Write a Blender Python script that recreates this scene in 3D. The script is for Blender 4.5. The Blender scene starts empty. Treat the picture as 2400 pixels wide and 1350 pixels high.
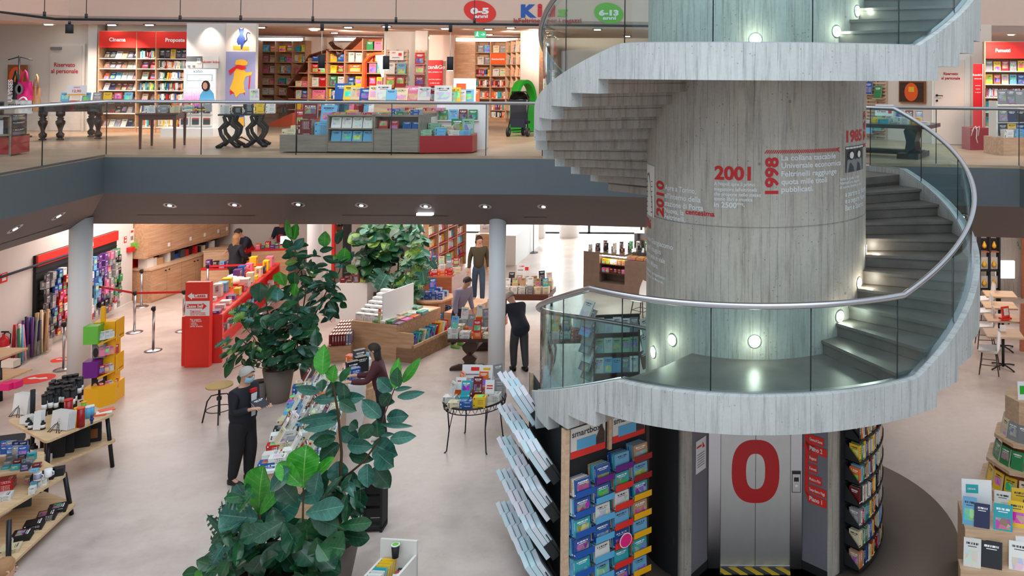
import bpy, bmesh, math, random
from mathutils import Vector, Matrix
R_ = math.radians
sc = bpy.context.scene
C = sc.collection
# ---------------------------------------------------------------- camera
E = 6.2                                   # eye height above the ground floor
F, PITCH, ROLL, CX, CY = 2000.0, .01333, .006407, 1750.2, 143.8
_fw = Vector((0, math.cos(PITCH), math.sin(PITCH)))
_u0 = Vector((0, -math.sin(PITCH), math.cos(PITCH)))
_rt = math.cos(ROLL)*Vector((1, 0, 0)) + math.sin(ROLL)*_u0
_up = -math.sin(ROLL)*Vector((1, 0, 0)) + math.cos(ROLL)*_u0
cam = bpy.data.cameras.new('camera'); co = bpy.data.objects.new('camera', cam); C.objects.link(co)
cam.sensor_width = 36; cam.lens = 36*F/2400; cam.clip_start = .05; cam.clip_end = 200
cam.shift_x = -(CX-1200)/2400; cam.shift_y = -(675-CY)/2400
co.matrix_world = Matrix(((_rt.x, _up.x, -_fw.x, 0), (_rt.y, _up.y, -_fw.y, 0), (_rt.z, _up.z, -_fw.z, E), (0, 0, 0, 1)))
sc.camera = co
def ray(x, y): return _fw + _rt*((x-CX)/F) - _up*((y-CY)/F)
def at(x, y, z=0.0):                      # the place at height z seen at this point of the photograph
    d = ray(x, y); return Vector((0, 0, E)) + d*((z-E)/d.z)
def atY(x, y, Y):
    d = ray(x, y); return Vector((0, 0, E)) + d*(Y/d.y)
# ---------------------------------------------------------------- world, lights, exposure
sc.view_settings.view_transform = 'Standard'; sc.view_settings.look = 'None'
sc.view_settings.gamma = 1; sc.view_settings.exposure = 0.2
w = bpy.data.worlds.new('world'); sc.world = w; w.use_nodes = True
w.node_tree.nodes['Background'].inputs[0].default_value = (.80, .90, 1, 1)
w.node_tree.nodes['Background'].inputs[1].default_value = .85
sc.cycles.max_bounces = 8; sc.cycles.diffuse_bounces = 4; sc.cycles.glossy_bounces = 3
sc.cycles.transmission_bounces = 6; sc.cycles.transparent_max_bounces = 12
sc.cycles.caustics_reflective = False; sc.cycles.caustics_refractive = False
sc.cycles.sample_clamp_indirect = 6
def lamp(name, kind, loc, energy, color=(1, 1, 1), size=1, size_y=None, aim=None, spot=60, blend=.6):
    l = bpy.data.lights.new(name, kind); o = bpy.data.objects.new(name, l); C.objects.link(o)
    l.energy = energy; l.color = color; o.location = loc
    if kind == 'AREA':
        l.size = size
        if size_y: l.shape = 'RECTANGLE'; l.size_y = size_y
    elif kind == 'SPOT': l.shadow_soft_size = size; l.spot_size = R_(spot); l.spot_blend = blend
    else: l.shadow_soft_size = size
    if aim: o.rotation_euler = (Vector(aim)-Vector(loc)).to_track_quat('-Z', 'Y').to_euler()
    return o
WARM = (1, .80, .68); COOL = (.80, .92, 1); NEUT = (1, .90, .84)
lamp('skylight', 'AREA', (-2.5, 8, 12.5), 800, COOL, 12, 12)
lamp('skylight', 'AREA', (3, 2.0, 11.5), 300, COOL, 8, 5, aim=(1.0, 10, 2))
for x, y, e in ((-14, 21, 190), (-8, 20.5, 150), (-2.2, 22, 120), (-15, 12, 170), (5.5, 22, 110), (9, 15.5, 130), (10, 8, 110), (-10, 30, 150)):
    lamp('ground_floor_ceiling_light', 'AREA', (x, y, 3.05), e, NEUT, 3.5, 3.5)
lamp('street_daylight', 'AREA', (-8, 42, 6.2), 3000, (.93, .97, 1), 16, 9, aim=(-6, 33, 0)); lamp('entrance_daylight', 'AREA', (-7, 34.6, 1.75), 1500, (.93, .97, 1), 14, 2.6, aim=(-7, 20, .6))
for x, y, e in ((-16, 19.5, 90), (-11, 19.5, 110), (-6, 20, 110), (-2.5, 20, 80), (5, 17.5, 70), (8, 16, 70)):
    lamp('upper_floor_downlight', 'SPOT', (x, y, 7.2), e*2.2, WARM, .12, spot=125, aim=(x, y, 0))
# ---------------------------------------------------------------- helpers
class MB:
    def __init__(s): s.v = []; s.f = []; s.m = []; s.s = []; s.T = None
    def add(s, vs, fs, m=0, sm=False):
        n = len(s.v); T = s.T
        s.v += [tuple(T @ Vector(p)) for p in vs] if T else [tuple(p) for p in vs]
        for f in fs: s.f.append([n+i for i in f]); s.m.append(m); s.s.append(sm)
        return s
    def b(s, x0, x1, y0, y1, z0, z1, m=0):
        return s.add([(x0, y0, z0), (x1, y0, z0), (x1, y1, z0), (x0, y1, z0), (x0, y0, z1), (x1, y0, z1), (x1, y1, z1), (x0, y1, z1)],
                     [(0, 3, 2, 1), (4, 5, 6, 7), (0, 1, 5, 4), (1, 2, 6, 5), (2, 3, 7, 6), (3, 0, 4, 7)], m)
    def box(s, c, d, m=0, rz=0, rx=0, ry=0):
        M = Matrix.Translation(c) @ Matrix.Rotation(rz, 4, 'Z') @ Matrix.Rotation(ry, 4, 'Y') @ Matrix.Rotation(rx, 4, 'X')
        vs = [tuple(M @ Vector((x*d[0]/2, y*d[1]/2, z*d[2]/2))) for z in (-1, 1) for x, y in ((-1, -1), (1, -1), (1, 1), (-1, 1))]
        return s.add(vs, [(0, 3, 2, 1), (4, 5, 6, 7), (0, 1, 5, 4), (1, 2, 6, 5), (2, 3, 7, 6), (3, 0, 4, 7)], m)
    def cyl(s, p, q, r, r2=None, n=12, m=0, cap=True, sm=True):
        p, q = Vector(p), Vector(q); r2 = r if r2 is None else r2
        d = (q-p).normalized(); a = d.orthogonal().normalized(); b_ = d.cross(a)
        vs = []
        for c, rr in ((p, r), (q, r2)):
            for i in range(n):
                t = 2*math.pi*i/n; vs.append(tuple(c + a*(rr*math.cos(t)) + b_*(rr*math.sin(t))))
        s.add(vs, [(i, (i+1) % n, n+(i+1) % n, n+i) for i in range(n)], m, sm)
        if cap:
            k = len(s.v)-2*n; s.f.append([k+i for i in range(n)][::-1]); s.m.append(m); s.s.append(False)
            s.f.append([k+n+i for i in range(n)]); s.m.append(m); s.s.append(False)
        return s
    def tube(s, pts, r, n=8, m=0, closed=False, cap=True):
        pts = [Vector(p) for p in pts]; N = len(pts); rr = r if isinstance(r, (list, tuple)) else [r]*N
        vs = []; a = None
        for i, p in enumerate(pts):
            if closed: d = pts[(i+1) % N]-pts[i-1]
            else: d = pts[min(i+1, N-1)]-pts[max(i-1, 0)]
            d.normalize()
            a = d.orthogonal().normalized() if a is None else (a - d*a.dot(d)).normalized()
            b_ = d.cross(a)
            for j in range(n):
                t = 2*math.pi*j/n; vs.append(tuple(p + a*(rr[i]*math.cos(t)) + b_*(rr[i]*math.sin(t))))
        fs = []
        for i in range(N if closed else N-1):
            k = (i+1) % N
            for j in range(n): fs.append((i*n+j, i*n+(j+1) % n, k*n+(j+1) % n, k*n+j))
        if cap and not closed: fs += [tuple(range(n))[::-1], tuple((N-1)*n+j for j in range(n))]
        return s.add(vs, fs, m, True)
    def lathe(s, prof, c=(0, 0, 0), n=20, m=0, sm=True):
        vs = []; 
        for r, z in prof:
            for i in range(n):
                t = 2*math.pi*i/n; vs.append((c[0]+r*math.cos(t), c[1]+r*math.sin(t), c[2]+z))
        fs = [(k*n+i, k*n+(i+1) % n, (k+1)*n+(i+1) % n, (k+1)*n+i) for k in range(len(prof)-1) for i in range(n)]
        fs += [tuple(range(n))[::-1], tuple((len(prof)-1)*n+i for i in range(n))]
        return s.add(vs, fs, m, sm)
    def prism(s, poly, z0, z1, m=0, ax='z'):
        n = len(poly)
        def P(a, b_, h): return (a, b_, h) if ax == 'z' else ((a, h, b_) if ax == 'y' else (h, a, b_))
        vs = [P(a, b_, z0) for a, b_ in poly] + [P(a, b_, z1) for a, b_ in poly]
        return s.add(vs, [tuple(range(n))[::-1], tuple(range(n, 2*n))] + [(i, (i+1) % n, n+(i+1) % n, n+i) for i in range(n)], m)
    def grid(s, rows, m=0, sm=True):
        n = len(rows[0]); vs = [p for r in rows for p in r]
        return s.add(vs, [(i*n+j, i*n+j+1, (i+1)*n+j+1, (i+1)*n+j) for i in range(len(rows)-1) for j in range(n-1)], m, sm)
    def mesh(s, name, mats, bevel=0):
        me = bpy.data.meshes.new(name); me.from_pydata(s.v, [], s.f)
        for x in (mats if isinstance(mats, (list, tuple)) else [mats]): me.materials.append(M(x) if isinstance(x, str) else x)
        me.polygons.foreach_set('material_index', s.m); me.polygons.foreach_set('use_smooth', s.s)
        me.update(); return me
    def build(s, name, mats, parent=None, loc=None, rz=0, fix=True):
        me = s.mesh(name, mats)
        if fix:
            bm = bmesh.new(); bm.from_mesh(me); bmesh.ops.recalc_face_normals(bm, faces=bm.faces); bm.to_mesh(me); bm.free()
        o = bpy.data.objects.new(name, me); C.objects.link(o)
        if loc is not None: o.location = loc
        o.rotation_euler.z = rz
        if parent: o.parent = parent
        return o
def tag(o, label=None, cat=None, group=None, kind=None):
    if label: o['label'] = label
    if cat: o['category'] = cat
    if group: o['group'] = group
    if kind: o['kind'] = kind
    return o
def thing(name, label, cat, loc=(0, 0, 0), rz=0, group=None):
    o = bpy.data.objects.new(name, None); C.objects.link(o); o.empty_display_size = .1
    o.location = loc; o.rotation_euler = (0, 0, rz); return tag(o, label, cat, group)
KIDS = {}
def dup(root, loc, rz=0, label=None, group=None, scale=None):
    def kids(o): return [c for c in C.objects if c.parent == o]
    if root.name not in KIDS: KIDS[root.name] = [(c, kids(c)) for c in kids(root)]
    r = root.copy(); C.objects.link(r); r.location = loc; r.rotation_euler = (0, 0, rz)
    if scale: r.scale = (scale,)*3
    if label: r['label'] = label
    if group: r['group'] = group
    for ch, gs in KIDS[root.name]:
        c = ch.copy(); C.objects.link(c); c.parent = r
        for g in gs: d = g.copy(); C.objects.link(d); d.parent = c
    return r
def struct(name, mb, mats, **k): return tag(mb.build(name, mats, **k), kind='structure')
# text as flat lettering; returns (verts2d, faces) with the origin at the left end of the base line
_TX = {}
def text2d(txt, size, bold=.02, spacing=1.0):
    key = (txt, round(size, 4), bold)
    if key in _TX: return _TX[key]
    cu = bpy.data.curves.new('t', 'FONT'); cu.body = txt; cu.size = size; cu.offset = bold*size; cu.resolution_u = 4; cu.fill_mode = 'FRONT'
    cu.space_character = spacing; cu.space_line = .95
    o = bpy.data.objects.new('t', cu); C.objects.link(o)
    dg = bpy.context.evaluated_depsgraph_get(); me = bpy.data.meshes.new_from_object(o.evaluated_get(dg))
    r = ([(v.co.x, v.co.y) for v in me.vertices], [list(p.vertices) for p in me.polygons])
    bpy.data.objects.remove(o); bpy.data.curves.remove(cu); bpy.data.meshes.remove(me)
    _TX[key] = r; return r
def letter(mb, txt, size, fn, m=0, bold=.02, align='l'):
    v, f = text2d(txt, size, bold)
    if not v: return
    x0 = min(p[0] for p in v); x1 = max(p[0] for p in v); dx = 0 if align == 'l' else (-(x0+x1)/2 if align == 'c' else -x1)
    mb.add([fn(a+dx, b_) for a, b_ in v], f, m)
# ---------------------------------------------------------------- materials
MAT = {}
class NT:
    def __init__(s, name):
        s.m = bpy.data.materials.new(name); s.m.use_nodes = True; s.t = s.m.node_tree; s.n = s.t.nodes; s.l = s.t.links
        s.p = s.n['Principled BSDF']
    def new(s, typ, **k):
        o = s.n.new(typ)
        for a, b_ in k.items(): setattr(o, a, b_)
        return o
    def link(s, a, b_): s.l.new(a, b_)
    def noise(s, scale, detail=4, vec=None, rough=.55, dim='3D'):
        n = s.new('ShaderNodeTexNoise'); n.inputs['Scale'].default_value = scale; n.inputs['Detail'].default_value = detail; n.inputs['Roughness'].default_value = rough
        if vec: s.link(vec, n.inputs['Vector'])
        return n.outputs[0]
    def ramp(s, fac, stops):
        r = s.new('ShaderNodeValToRGB'); e = r.color_ramp.elements
        while len(e) < len(stops): e.new(.5)
        for i, (p, c) in enumerate(stops): e[i].position = p; e[i].color = (*c, 1) if len(c) == 3 else c
        s.link(fac, r.inputs[0]); return r.outputs[0]
    def mix(s, a, b_, fac, typ='MIX'):
        m = s.new('ShaderNodeMix', data_type='RGBA', blend_type=typ)
        for x, i in ((a, 6), (b_, 7)):
            if isinstance(x, tuple): m.inputs[i].default_value = (*x, 1)
            else: s.link(x, m.inputs[i])
        if isinstance(fac, (int, float)): m.inputs[0].default_value = fac
        else: s.link(fac, m.inputs[0])
        return m.outputs[2]
    def math(s, op, a, b_=None):
        m = s.new('ShaderNodeMath', operation=op)
        for x, i in ((a, 0), (b_, 1)):
            if x is None: continue
            if isinstance(x, (int, float)): m.inputs[i].default_value = x
            else: s.link(x, m.inputs[i])
        return m.outputs[0]
    def mapping(s, vec, scale=(1, 1, 1)):
        m = s.new('ShaderNodeMapping'); s.link(vec, m.inputs[0]); m.inputs['Scale'].default_value = scale; return m.outputs[0]
    def coord(s, k='Object'): return s.new('ShaderNodeTexCoord').outputs[k]
    def bump(s, h, st=.2, d=.01):
        b_ = s.new('ShaderNodeBump'); b_.inputs['Strength'].default_value = st; b_.inputs['Distance'].default_value = d
        s.link(h, b_.inputs['Height']); s.link(b_.outputs[0], s.p.inputs['Normal'])
    def set(s, base=None, rough=None, metal=None, spec=None):
        p = s.p.inputs
        if base is not None:
            if isinstance(base, tuple): p['Base Color'].default_value = (*base, 1)
            else: s.link(base, p['Base Color'])
        if rough is not None:
            if isinstance(rough, (int, float)): p['Roughness'].default_value = rough
            else: s.link(rough, p['Roughness'])
        if metal is not None: p['Metallic'].default_value = metal
        if spec is not None: p['Specular IOR Level'].default_value = spec
        return s
def lin(c):                                # sRGB 0-255 -> linear
    return tuple(((x/255)/12.92 if x/255 <= .04045 else ((x/255+.055)/1.055)**2.4) for x in c)
def M(name):
    if name in MAT: return MAT[name]
    raise KeyError(name)
def plain(name, rgb, rough=.5, metal=0, emit=0, spec=None, var=0):
    t = NT(name); c = lin(rgb); t.set(c, rough, metal, spec)
    if var:
        n = t.noise(6, 5, t.coord('Object')); t.set(t.mix(tuple(x*(1-var) for x in c), tuple(min(1, x*(1+var)) for x in c), n))
    if emit: t.p.inputs['Emission Color'].default_value = (*c, 1); t.p.inputs['Emission Strength'].default_value = emit
    MAT[name] = t.m; return t.m
def wood(name, a, b_, scale=1.0, rough=.45, axis=(1, 12, 12)):
    t = NT(name); v = t.mapping(t.coord('Object'), tuple(x*scale for x in axis)); n = t.noise(1.6, 8, v, .65)
    v2 = t.noise(.8, 2, t.coord('Object'))
    c = t.ramp(n, [(.3, lin(a)), (.7, lin(b_))]); t.set(t.mix(c, lin(b_), t.math('MULTIPLY', v2, .25)), rough); t.bump(n, .05); MAT[name] = t.m
def tinted(name, rough=.5, k='cover'):
    """colour taken from the object's own colour; 'cover' adds a printed front"""
    t = NT(name); oi = t.new('ShaderNodeObjectInfo'); g = t.coord('Generated')
    if k == 'cover':
        sx = t.new('ShaderNodeSeparateXYZ'); t.link(g, sx.inputs[0]); x, z = sx.outputs[0], sx.outputs[2]
        add = t.new('ShaderNodeVectorMath', operation='ADD'); t.link(g, add.inputs[0])
        cmb = t.new('ShaderNodeCombineXYZ'); r10 = t.math('MULTIPLY', oi.outputs['Random'], 37.0); t.link(r10, cmb.inputs[0]); t.link(r10, cmb.inputs[1]); t.link(cmb.outputs[0], add.inputs[1])
        vo = t.new('ShaderNodeTexVoronoi', feature='F1'); vo.inputs['Scale'].default_value = 3.2; t.link(add.outputs[0], vo.inputs['Vector'])
        hs = t.new('ShaderNodeHueSaturation'); t.link(oi.outputs['Color'], hs.inputs['Color']); t.link(t.math('ADD', t.math('MULTIPLY', oi.outputs['Random'], .8), .1), hs.inputs['Hue']); hs.inputs['Saturation'].default_value = 1.2
        pic = t.mix(hs.outputs[0], vo.outputs['Color'], .35)
        r2 = t.math('FRACT', t.math('MULTIPLY', oi.outputs['Random'], 91.7)); r3 = t.math('FRACT', t.math('MULTIPLY', oi.outputs['Random'], 413.3))
        def inside(c, lo, hi): return t.math('MULTIPLY', t.math('GREATER_THAN', c, lo), t.math('LESS_THAN', c, hi))
        lo = t.math('MULTIPLY', r2, .35); box = t.math('MULTIPLY', inside(z, lo, t.math('ADD', lo, .42)), inside(x, .12, .9))
        c1 = t.mix(oi.outputs['Color'], pic, t.math('MULTIPLY', box, t.math('GREATER_THAN', r3, .25)))
        n = t.noise(1, 0, t.mapping(add.outputs[0], (34, 1, 3)))
        line = t.math('MULTIPLY', t.math('MULTIPLY', inside(z, .78, .86), inside(x, .15, .85)), t.math('GREATER_THAN', n, .42))
        line2 = t.math('MULTIPLY', inside(z, .70, .73), inside(x, .25, .75))
        lum = t.new('ShaderNodeRGBToBW'); t.link(oi.outputs['Color'], lum.inputs[0])
        ink = t.mix((.9, .9, .9), (.03, .03, .04), t.math('GREATER_THAN', lum.outputs[0], .3))
        c2 = t.mix(c1, ink, t.math('MAXIMUM', line, line2)); t.set(c2, rough)
    elif k == 'spine':
        sx = t.new('ShaderNodeSeparateXYZ'); t.link(g, sx.inputs[0]); z = sx.outputs[2]; y = sx.outputs[1]
        def inside(c, lo, hi): return t.math('MULTIPLY', t.math('GREATER_THAN', c, lo), t.math('LESS_THAN', c, hi))
        lum = t.new('ShaderNodeRGBToBW'); t.link(oi.outputs['Color'], lum.inputs[0])
        ink = t.mix((.85, .85, .85), (.05, .05, .06), t.math('GREATER_THAN', lum.outputs[0], .3))
        n = t.noise(1, 0, t.mapping(g, (1, 1, 40)))
        a = t.math('MULTIPLY', t.math('MULTIPLY', t.math('MULTIPLY', inside(z, .35, .85), inside(y, .3, .7)), t.math('GREATER_THAN', n, .45)), t.math('LESS_THAN', oi.outputs['Random'], .62))
        a = t.math('MAXIMUM', a, t.math('MULTIPLY', inside(z, .08, .16), t.math('GREATER_THAN', oi.outputs['Random'], .5)))
        t.set(t.mix(oi.outputs['Color'], ink, a), rough)
    else: t.set(oi.outputs['Color'], rough)
    MAT[name] = t.m
# ---------------------------------------------------------------- material list
plain('white_wall', (214, 208, 202), .7, var=.04); plain('pink_wall', (222, 192, 176), .75, var=.03); plain('cream_wall', (226, 208, 194), .75, var=.03)
plain('fascia', (90, 98, 102), .5, var=.05); plain('soffit', (102, 94, 92), .55, var=.04); plain('ceil', (232, 204, 190), .8)
plain('black', (20, 20, 22), .45); plain('matt_black', (26, 27, 30), .7); plain('dark_metal', (44, 46, 50), .4, .6); plain('steel', (190, 190, 194), .28, 1)
plain('brushed', (196, 196, 194), .42, .75, var=.08); plain('chrome', (200, 200, 205), .12, 1)
plain('lilac_top', (150, 140, 158), .85, var=.1); plain('plaid_red', (130, 24, 44), .85, var=.35); plain('turq', (40, 168, 170), .5); plain('leaf_mid', (40, 84, 44), .4)
plain('red', (206, 24, 30), .4); plain('signred', (228, 44, 34), .45); plain('letter_red', (186, 14, 22), .5); plain('deep_red', (160, 14, 22), .3)
plain('white', (236, 236, 236), .45); plain('offwhite', (222, 218, 210), .6); plain('paper', (232, 228, 216), .8); plain('letter_white', (214, 216, 218), .6)
plain('yellow', (246, 178, 8), .45); plain('green', (104, 186, 62), .45); plain('kid_green', (22, 168, 30), .45); plain('purple', (108, 20, 128), .45); plain('orange', (236, 92, 28), .45)
plain('blue', (24, 84, 168), .45); plain('lightblue', (90, 170, 214), .45); plain('navy', (26, 30, 48), .8); plain('pink', (228, 30, 120), .6)
plain('grey', (128, 126, 128), .6); plain('panel_grey', (120, 118, 126), .45); plain('darkgrey', (60, 60, 64), .6); plain('lilac', (138, 140, 176), .6); plain('muralblue', (38, 62, 128), .6); plain('mustard', (232, 172, 48), .6)
plain('paint_col', (236, 238, 240), .5); plain('blackwood', (24, 19, 18), .3); plain('terracotta', (164, 92, 62), .7); plain('planter', (112, 100, 92), .7, var=.06); plain('soil', (46, 34, 26), .95)
plain('skin', (206, 156, 130), .55); plain('hair_grey', (170, 164, 158), .8, var=.2); plain('hair_dark', (42, 28, 24), .7); plain('hair_blond', (150, 108, 70), .7, var=.2); plain('mask', (150, 196, 214), .8)
plain('jacket_dark', (22, 24, 34), .8, var=.15); plain('trouser_dark', (26, 24, 28), .85, var=.1); plain('jeans', (62, 78, 100), .85, var=.15); plain('olive', (72, 64, 46), .85, var=.15); plain('plaid', (78, 34, 40), .85, var=.3); plain('shoe', (18, 16, 16), .5)
plain('granite', (112, 96, 84), .35, var=.3); plain('kraft', (188, 152, 112), .7); plain('brown_box', (140, 84, 40), .6); plain('bamboo', (196, 160, 100), .6); plain('stem', (74, 56, 36), .8); plain('stemgreen', (70, 110, 50), .6)
plain('lamp_on', (255, 250, 225), .5, emit=14); plain('led', (255, 244, 228), .5, emit=9); plain('cove', (235, 245, 255), .5, emit=2.4); plain('screen', (226, 238, 250), .4, emit=1.6); plain('screen_pink', (228, 40, 90), .4, emit=1.0)
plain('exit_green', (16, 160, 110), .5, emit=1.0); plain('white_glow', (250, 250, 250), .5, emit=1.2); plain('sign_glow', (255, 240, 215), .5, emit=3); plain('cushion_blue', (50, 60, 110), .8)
plain('sky_panel', (236, 246, 255), .5, emit=3.2)
wood('oak', (172, 128, 96), (214, 174, 138)); wood('oak_pale', (186, 150, 118), (222, 190, 158)); wood('oak_ply', (196, 158, 116), (228, 196, 156), 1.4); wood('walnut', (62, 28, 20), (104, 54, 36), 1.2, .35)
wood('greywood', (118, 108, 98), (156, 144, 130), 1.0, .4); wood('darkwood', (38, 22, 16), (72, 42, 30), 1.2, .3); wood('redwood', (150, 82, 54), (182, 108, 74), 1.2, .3)
tinted('cover', .38, 'cover'); tinted('spine', .45, 'spine'); tinted('tint', .5, 'plain')
# cross-section of printed pages
t = NT('pages'); n = t.noise(1, 1, t.mapping(t.coord('Generated'), (2, 60, 60))); t.set(t.ramp(n, [(.35, lin((204, 198, 186))), (.6, lin((236, 232, 222)))]), .85); MAT['pages'] = t.m
# polished concrete ground floor
t = NT('ground'); v = t.coord('Object'); n1 = t.noise(.28, 6, v, .6); n2 = t.noise(1.6, 8, v, .65); n3 = t.noise(9, 4, v, .6)
c = t.ramp(n1, [(.32, lin((180, 164, 156))), (.5, lin((202, 185, 175))), (.68, lin((192, 172, 160)))])
c = t.mix(c, t.ramp(n2, [(.36, lin((150, 138, 134))), (.6, lin((212, 198, 190)))]), .42); c = t.mix(c, t.ramp(n3, [(.25, lin((120, 104, 96))), (.42, lin((204, 190, 182)))]), .14)
t.set(c, t.ramp(n2, [(.3, (.28, .28, .28)), (.7, (.42, .42, .42))]), spec=.5); MAT['ground'] = t.m
t = NT('resin'); v = t.coord('Object'); n1 = t.noise(.5, 6, v, .6); n2 = t.noise(3, 6, t.mapping(v, (.3, 1, 1)), .6)
t.set(t.mix(t.ramp(n1, [(.3, lin((150, 124, 98))), (.7, lin((186, 162, 134)))]), t.ramp(n2, [(.3, lin((128, 106, 86))), (.7, lin((190, 168, 142)))]), .4), .36); MAT['resin'] = t.m
def concrete(name, rad, board, a, b_, dark):
    t = NT(name); o = t.coord('Object'); sx = t.new('ShaderNodeSeparateXYZ'); t.link(o, sx.inputs[0])
    ang = t.math('ARCTAN2', sx.outputs[0], t.math('MULTIPLY', sx.outputs[1], -1)); u = t.math('MULTIPLY', ang, rad)
    if board is None: u = t.math('ADD', sx.outputs[0], sx.outputs[1]); board_ = .15
    else: board_ = board
    cm = t.new('ShaderNodeCombineXYZ'); t.link(u, cm.inputs[0]); t.link(sx.outputs[2], cm.inputs[1]); t.link(t.math('SQRT', t.math('ADD', t.math('POWER', sx.outputs[0], 2), t.math('POWER', sx.outputs[1], 2))), cm.inputs[2]); uv = cm.outputs[0]
    wob = t.math('MULTIPLY', t.math('SUBTRACT', t.noise(3, 2, t.mapping(uv, (2, .4, 1))), .5), .035)
    ub = t.math('DIVIDE', t.math('ADD', u, wob), board_); fr = t.math('FRACT', ub); fl = t.math('FLOOR', ub)
    wn = t.new('ShaderNodeTexWhiteNoise', noise_dimensions='1D'); t.link(fl, wn.inputs['W'])
    big = t.noise(.9, 5, t.mapping(uv, (1, .6, 1)), .6); st = t.noise(5, 6, t.mapping(uv, (3.2, .25, 1)), .7); fine = t.noise(26, 4, uv, .7)
    c = t.ramp(big, [(.3, lin(a)), (.72, lin(b_))])
    c = t.mix(c, tuple(x*.5 for x in lin(a)), t.ramp(st, [(.47, (0, 0, 0)), (.72, (.85, .85, .85))]))
    c = t.mix(c, (.5, .5, .5), t.math('MULTIPLY', wn.outputs['Value'], .22))
    edge = t.math('LESS_THAN', t.math('ABSOLUTE', t.math('SUBTRACT', fr, .5)), .026)
    brk = t.ramp(t.noise(2.2, 4, t.mapping(uv, (6, .7, 1)), .7), [(.42, (0, 0, 0)), (.56, (1, 1, 1))])
    if board: c = t.mix(c, lin(dark), t.math('MULTIPLY', t.math('MULTIPLY', edge, brk), .8))
    vo = t.new('ShaderNodeTexVoronoi'); vo.inputs['Scale'].default_value = 16; t.link(uv, vo.inputs['Vector'])
    pit = t.math('MULTIPLY', t.math('LESS_THAN', vo.outputs['Distance'], .13), t.math('GREATER_THAN', t.noise(3, 2, uv), .53))
    c = t.mix(c, lin(dark), t.math('MULTIPLY', pit, .7)); c = t.mix(c, t.ramp(fine, [(.3, lin(a)), (.7, lin(b_))]), .2)
    vo2 = t.new('ShaderNodeTexVoronoi'); vo2.inputs['Scale'].default_value = 2.1; t.link(uv, vo2.inputs['Vector'])
    c = t.mix(c, lin(dark), t.math('MULTIPLY', t.math('LESS_THAN', vo2.outputs['Distance'], .04), .45))
    t.set(c, .72); t.bump(t.math('SUBTRACT', st, t.math('MULTIPLY', edge, .7) if board else pit), .35, .012); MAT[name] = t.m
concrete('concrete_column', 1.49, .098, (152, 142, 130), (196, 189, 177), (72, 62, 54))
concrete('concrete_band', 2.96, .12, (172, 174, 172), (206, 208, 206), (120, 116, 110))  # stair side walls: cool daylight put into a paler copy of the concrete
concrete('concrete_plain', 1, None, (150, 138, 126), (182, 170, 158), (84, 72, 62))  # browner copy; under the stair its tone puts warm shade into the colour
t = NT('slate'); v = t.coord('Object'); n = t.noise(2.5, 6, v, .6); t.set(t.ramp(n, [(.3, lin((84, 78, 72))), (.7, lin((110, 103, 96)))]), .38); MAT['slate'] = t.m
def glass(name, tint, k=1.0):
    t = NT(name); out = t.n['Material Output']; t.n.remove(t.p)
    tr = t.new('ShaderNodeBsdfTransparent'); tr.inputs[0].default_value = (*tint, 1); gl = t.new('ShaderNodeBsdfGlossy'); gl.inputs['Roughness'].default_value = .0
    fr = t.new('ShaderNodeFresnel'); ge = t.new('ShaderNodeNewGeometry'); t.link(t.math('ADD', 1.45, t.math('MULTIPLY', ge.outputs['Backfacing'], 1/1.45-1.45)), fr.inputs[0]); mx = t.new('ShaderNodeMixShader')
    t.link(t.math('MULTIPLY', fr.outputs[0], k), mx.inputs[0]); t.link(tr.outputs[0], mx.inputs[1]); t.link(gl.outputs[0], mx.inputs[2]); t.link(mx.outputs[0], out.inputs[0]); MAT[name] = t.m
glass('glass', (.80, .93, .94)); glass('clear_glass', (.97, .985, .98), .8); glass('shop_glass', (.95, .98, .98), .7)
t = NT('mat_grate'); v = t.coord('Object'); wv = t.new('ShaderNodeTexWave'); wv.inputs['Scale'].default_value = 28; wv.inputs['Distortion'].default_value = 1.5; t.link(v, wv.inputs[0]); t.set(t.ramp(wv.outputs[0], [(.2, lin((84, 72, 64))), (.8, lin((136, 120, 108)))]), .8); MAT['mat_grate'] = t.m
t = NT('hazard'); v = t.coord('Object'); wv = t.new('ShaderNodeTexWave', bands_direction='DIAGONAL'); wv.inputs['Scale'].default_value = 3.2; t.link(v, wv.inputs[0]); t.set(t.ramp(wv.outputs[0], [(.49, (.02, .02, .02)), (.51, lin((226, 190, 40)))]), .5); MAT['hazard'] = t.m
# ---------------------------------------------------------------- the shell
Z1 = 4.62; ZC = 7.3                       # upper floor and its ceiling
def V3(p, z): return (p[0], p[1], z)
def wallseg(name, p, q, z0, z1, th, mats, m=0):
    p, q = Vector((p[0], p[1])), Vector((q[0], q[1])); d = (q-p).normalized(); nrm = Vector((-d.y, d.x))*th
    mb = MB(); mb.prism([tuple(p), tuple(q), tuple(q+nrm), tuple(p+nrm)], z0, z1); return struct(name, mb, mats)
struct('floor', MB().b(-45, 25, -6, 60, -.2, 0), 'ground')
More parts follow.
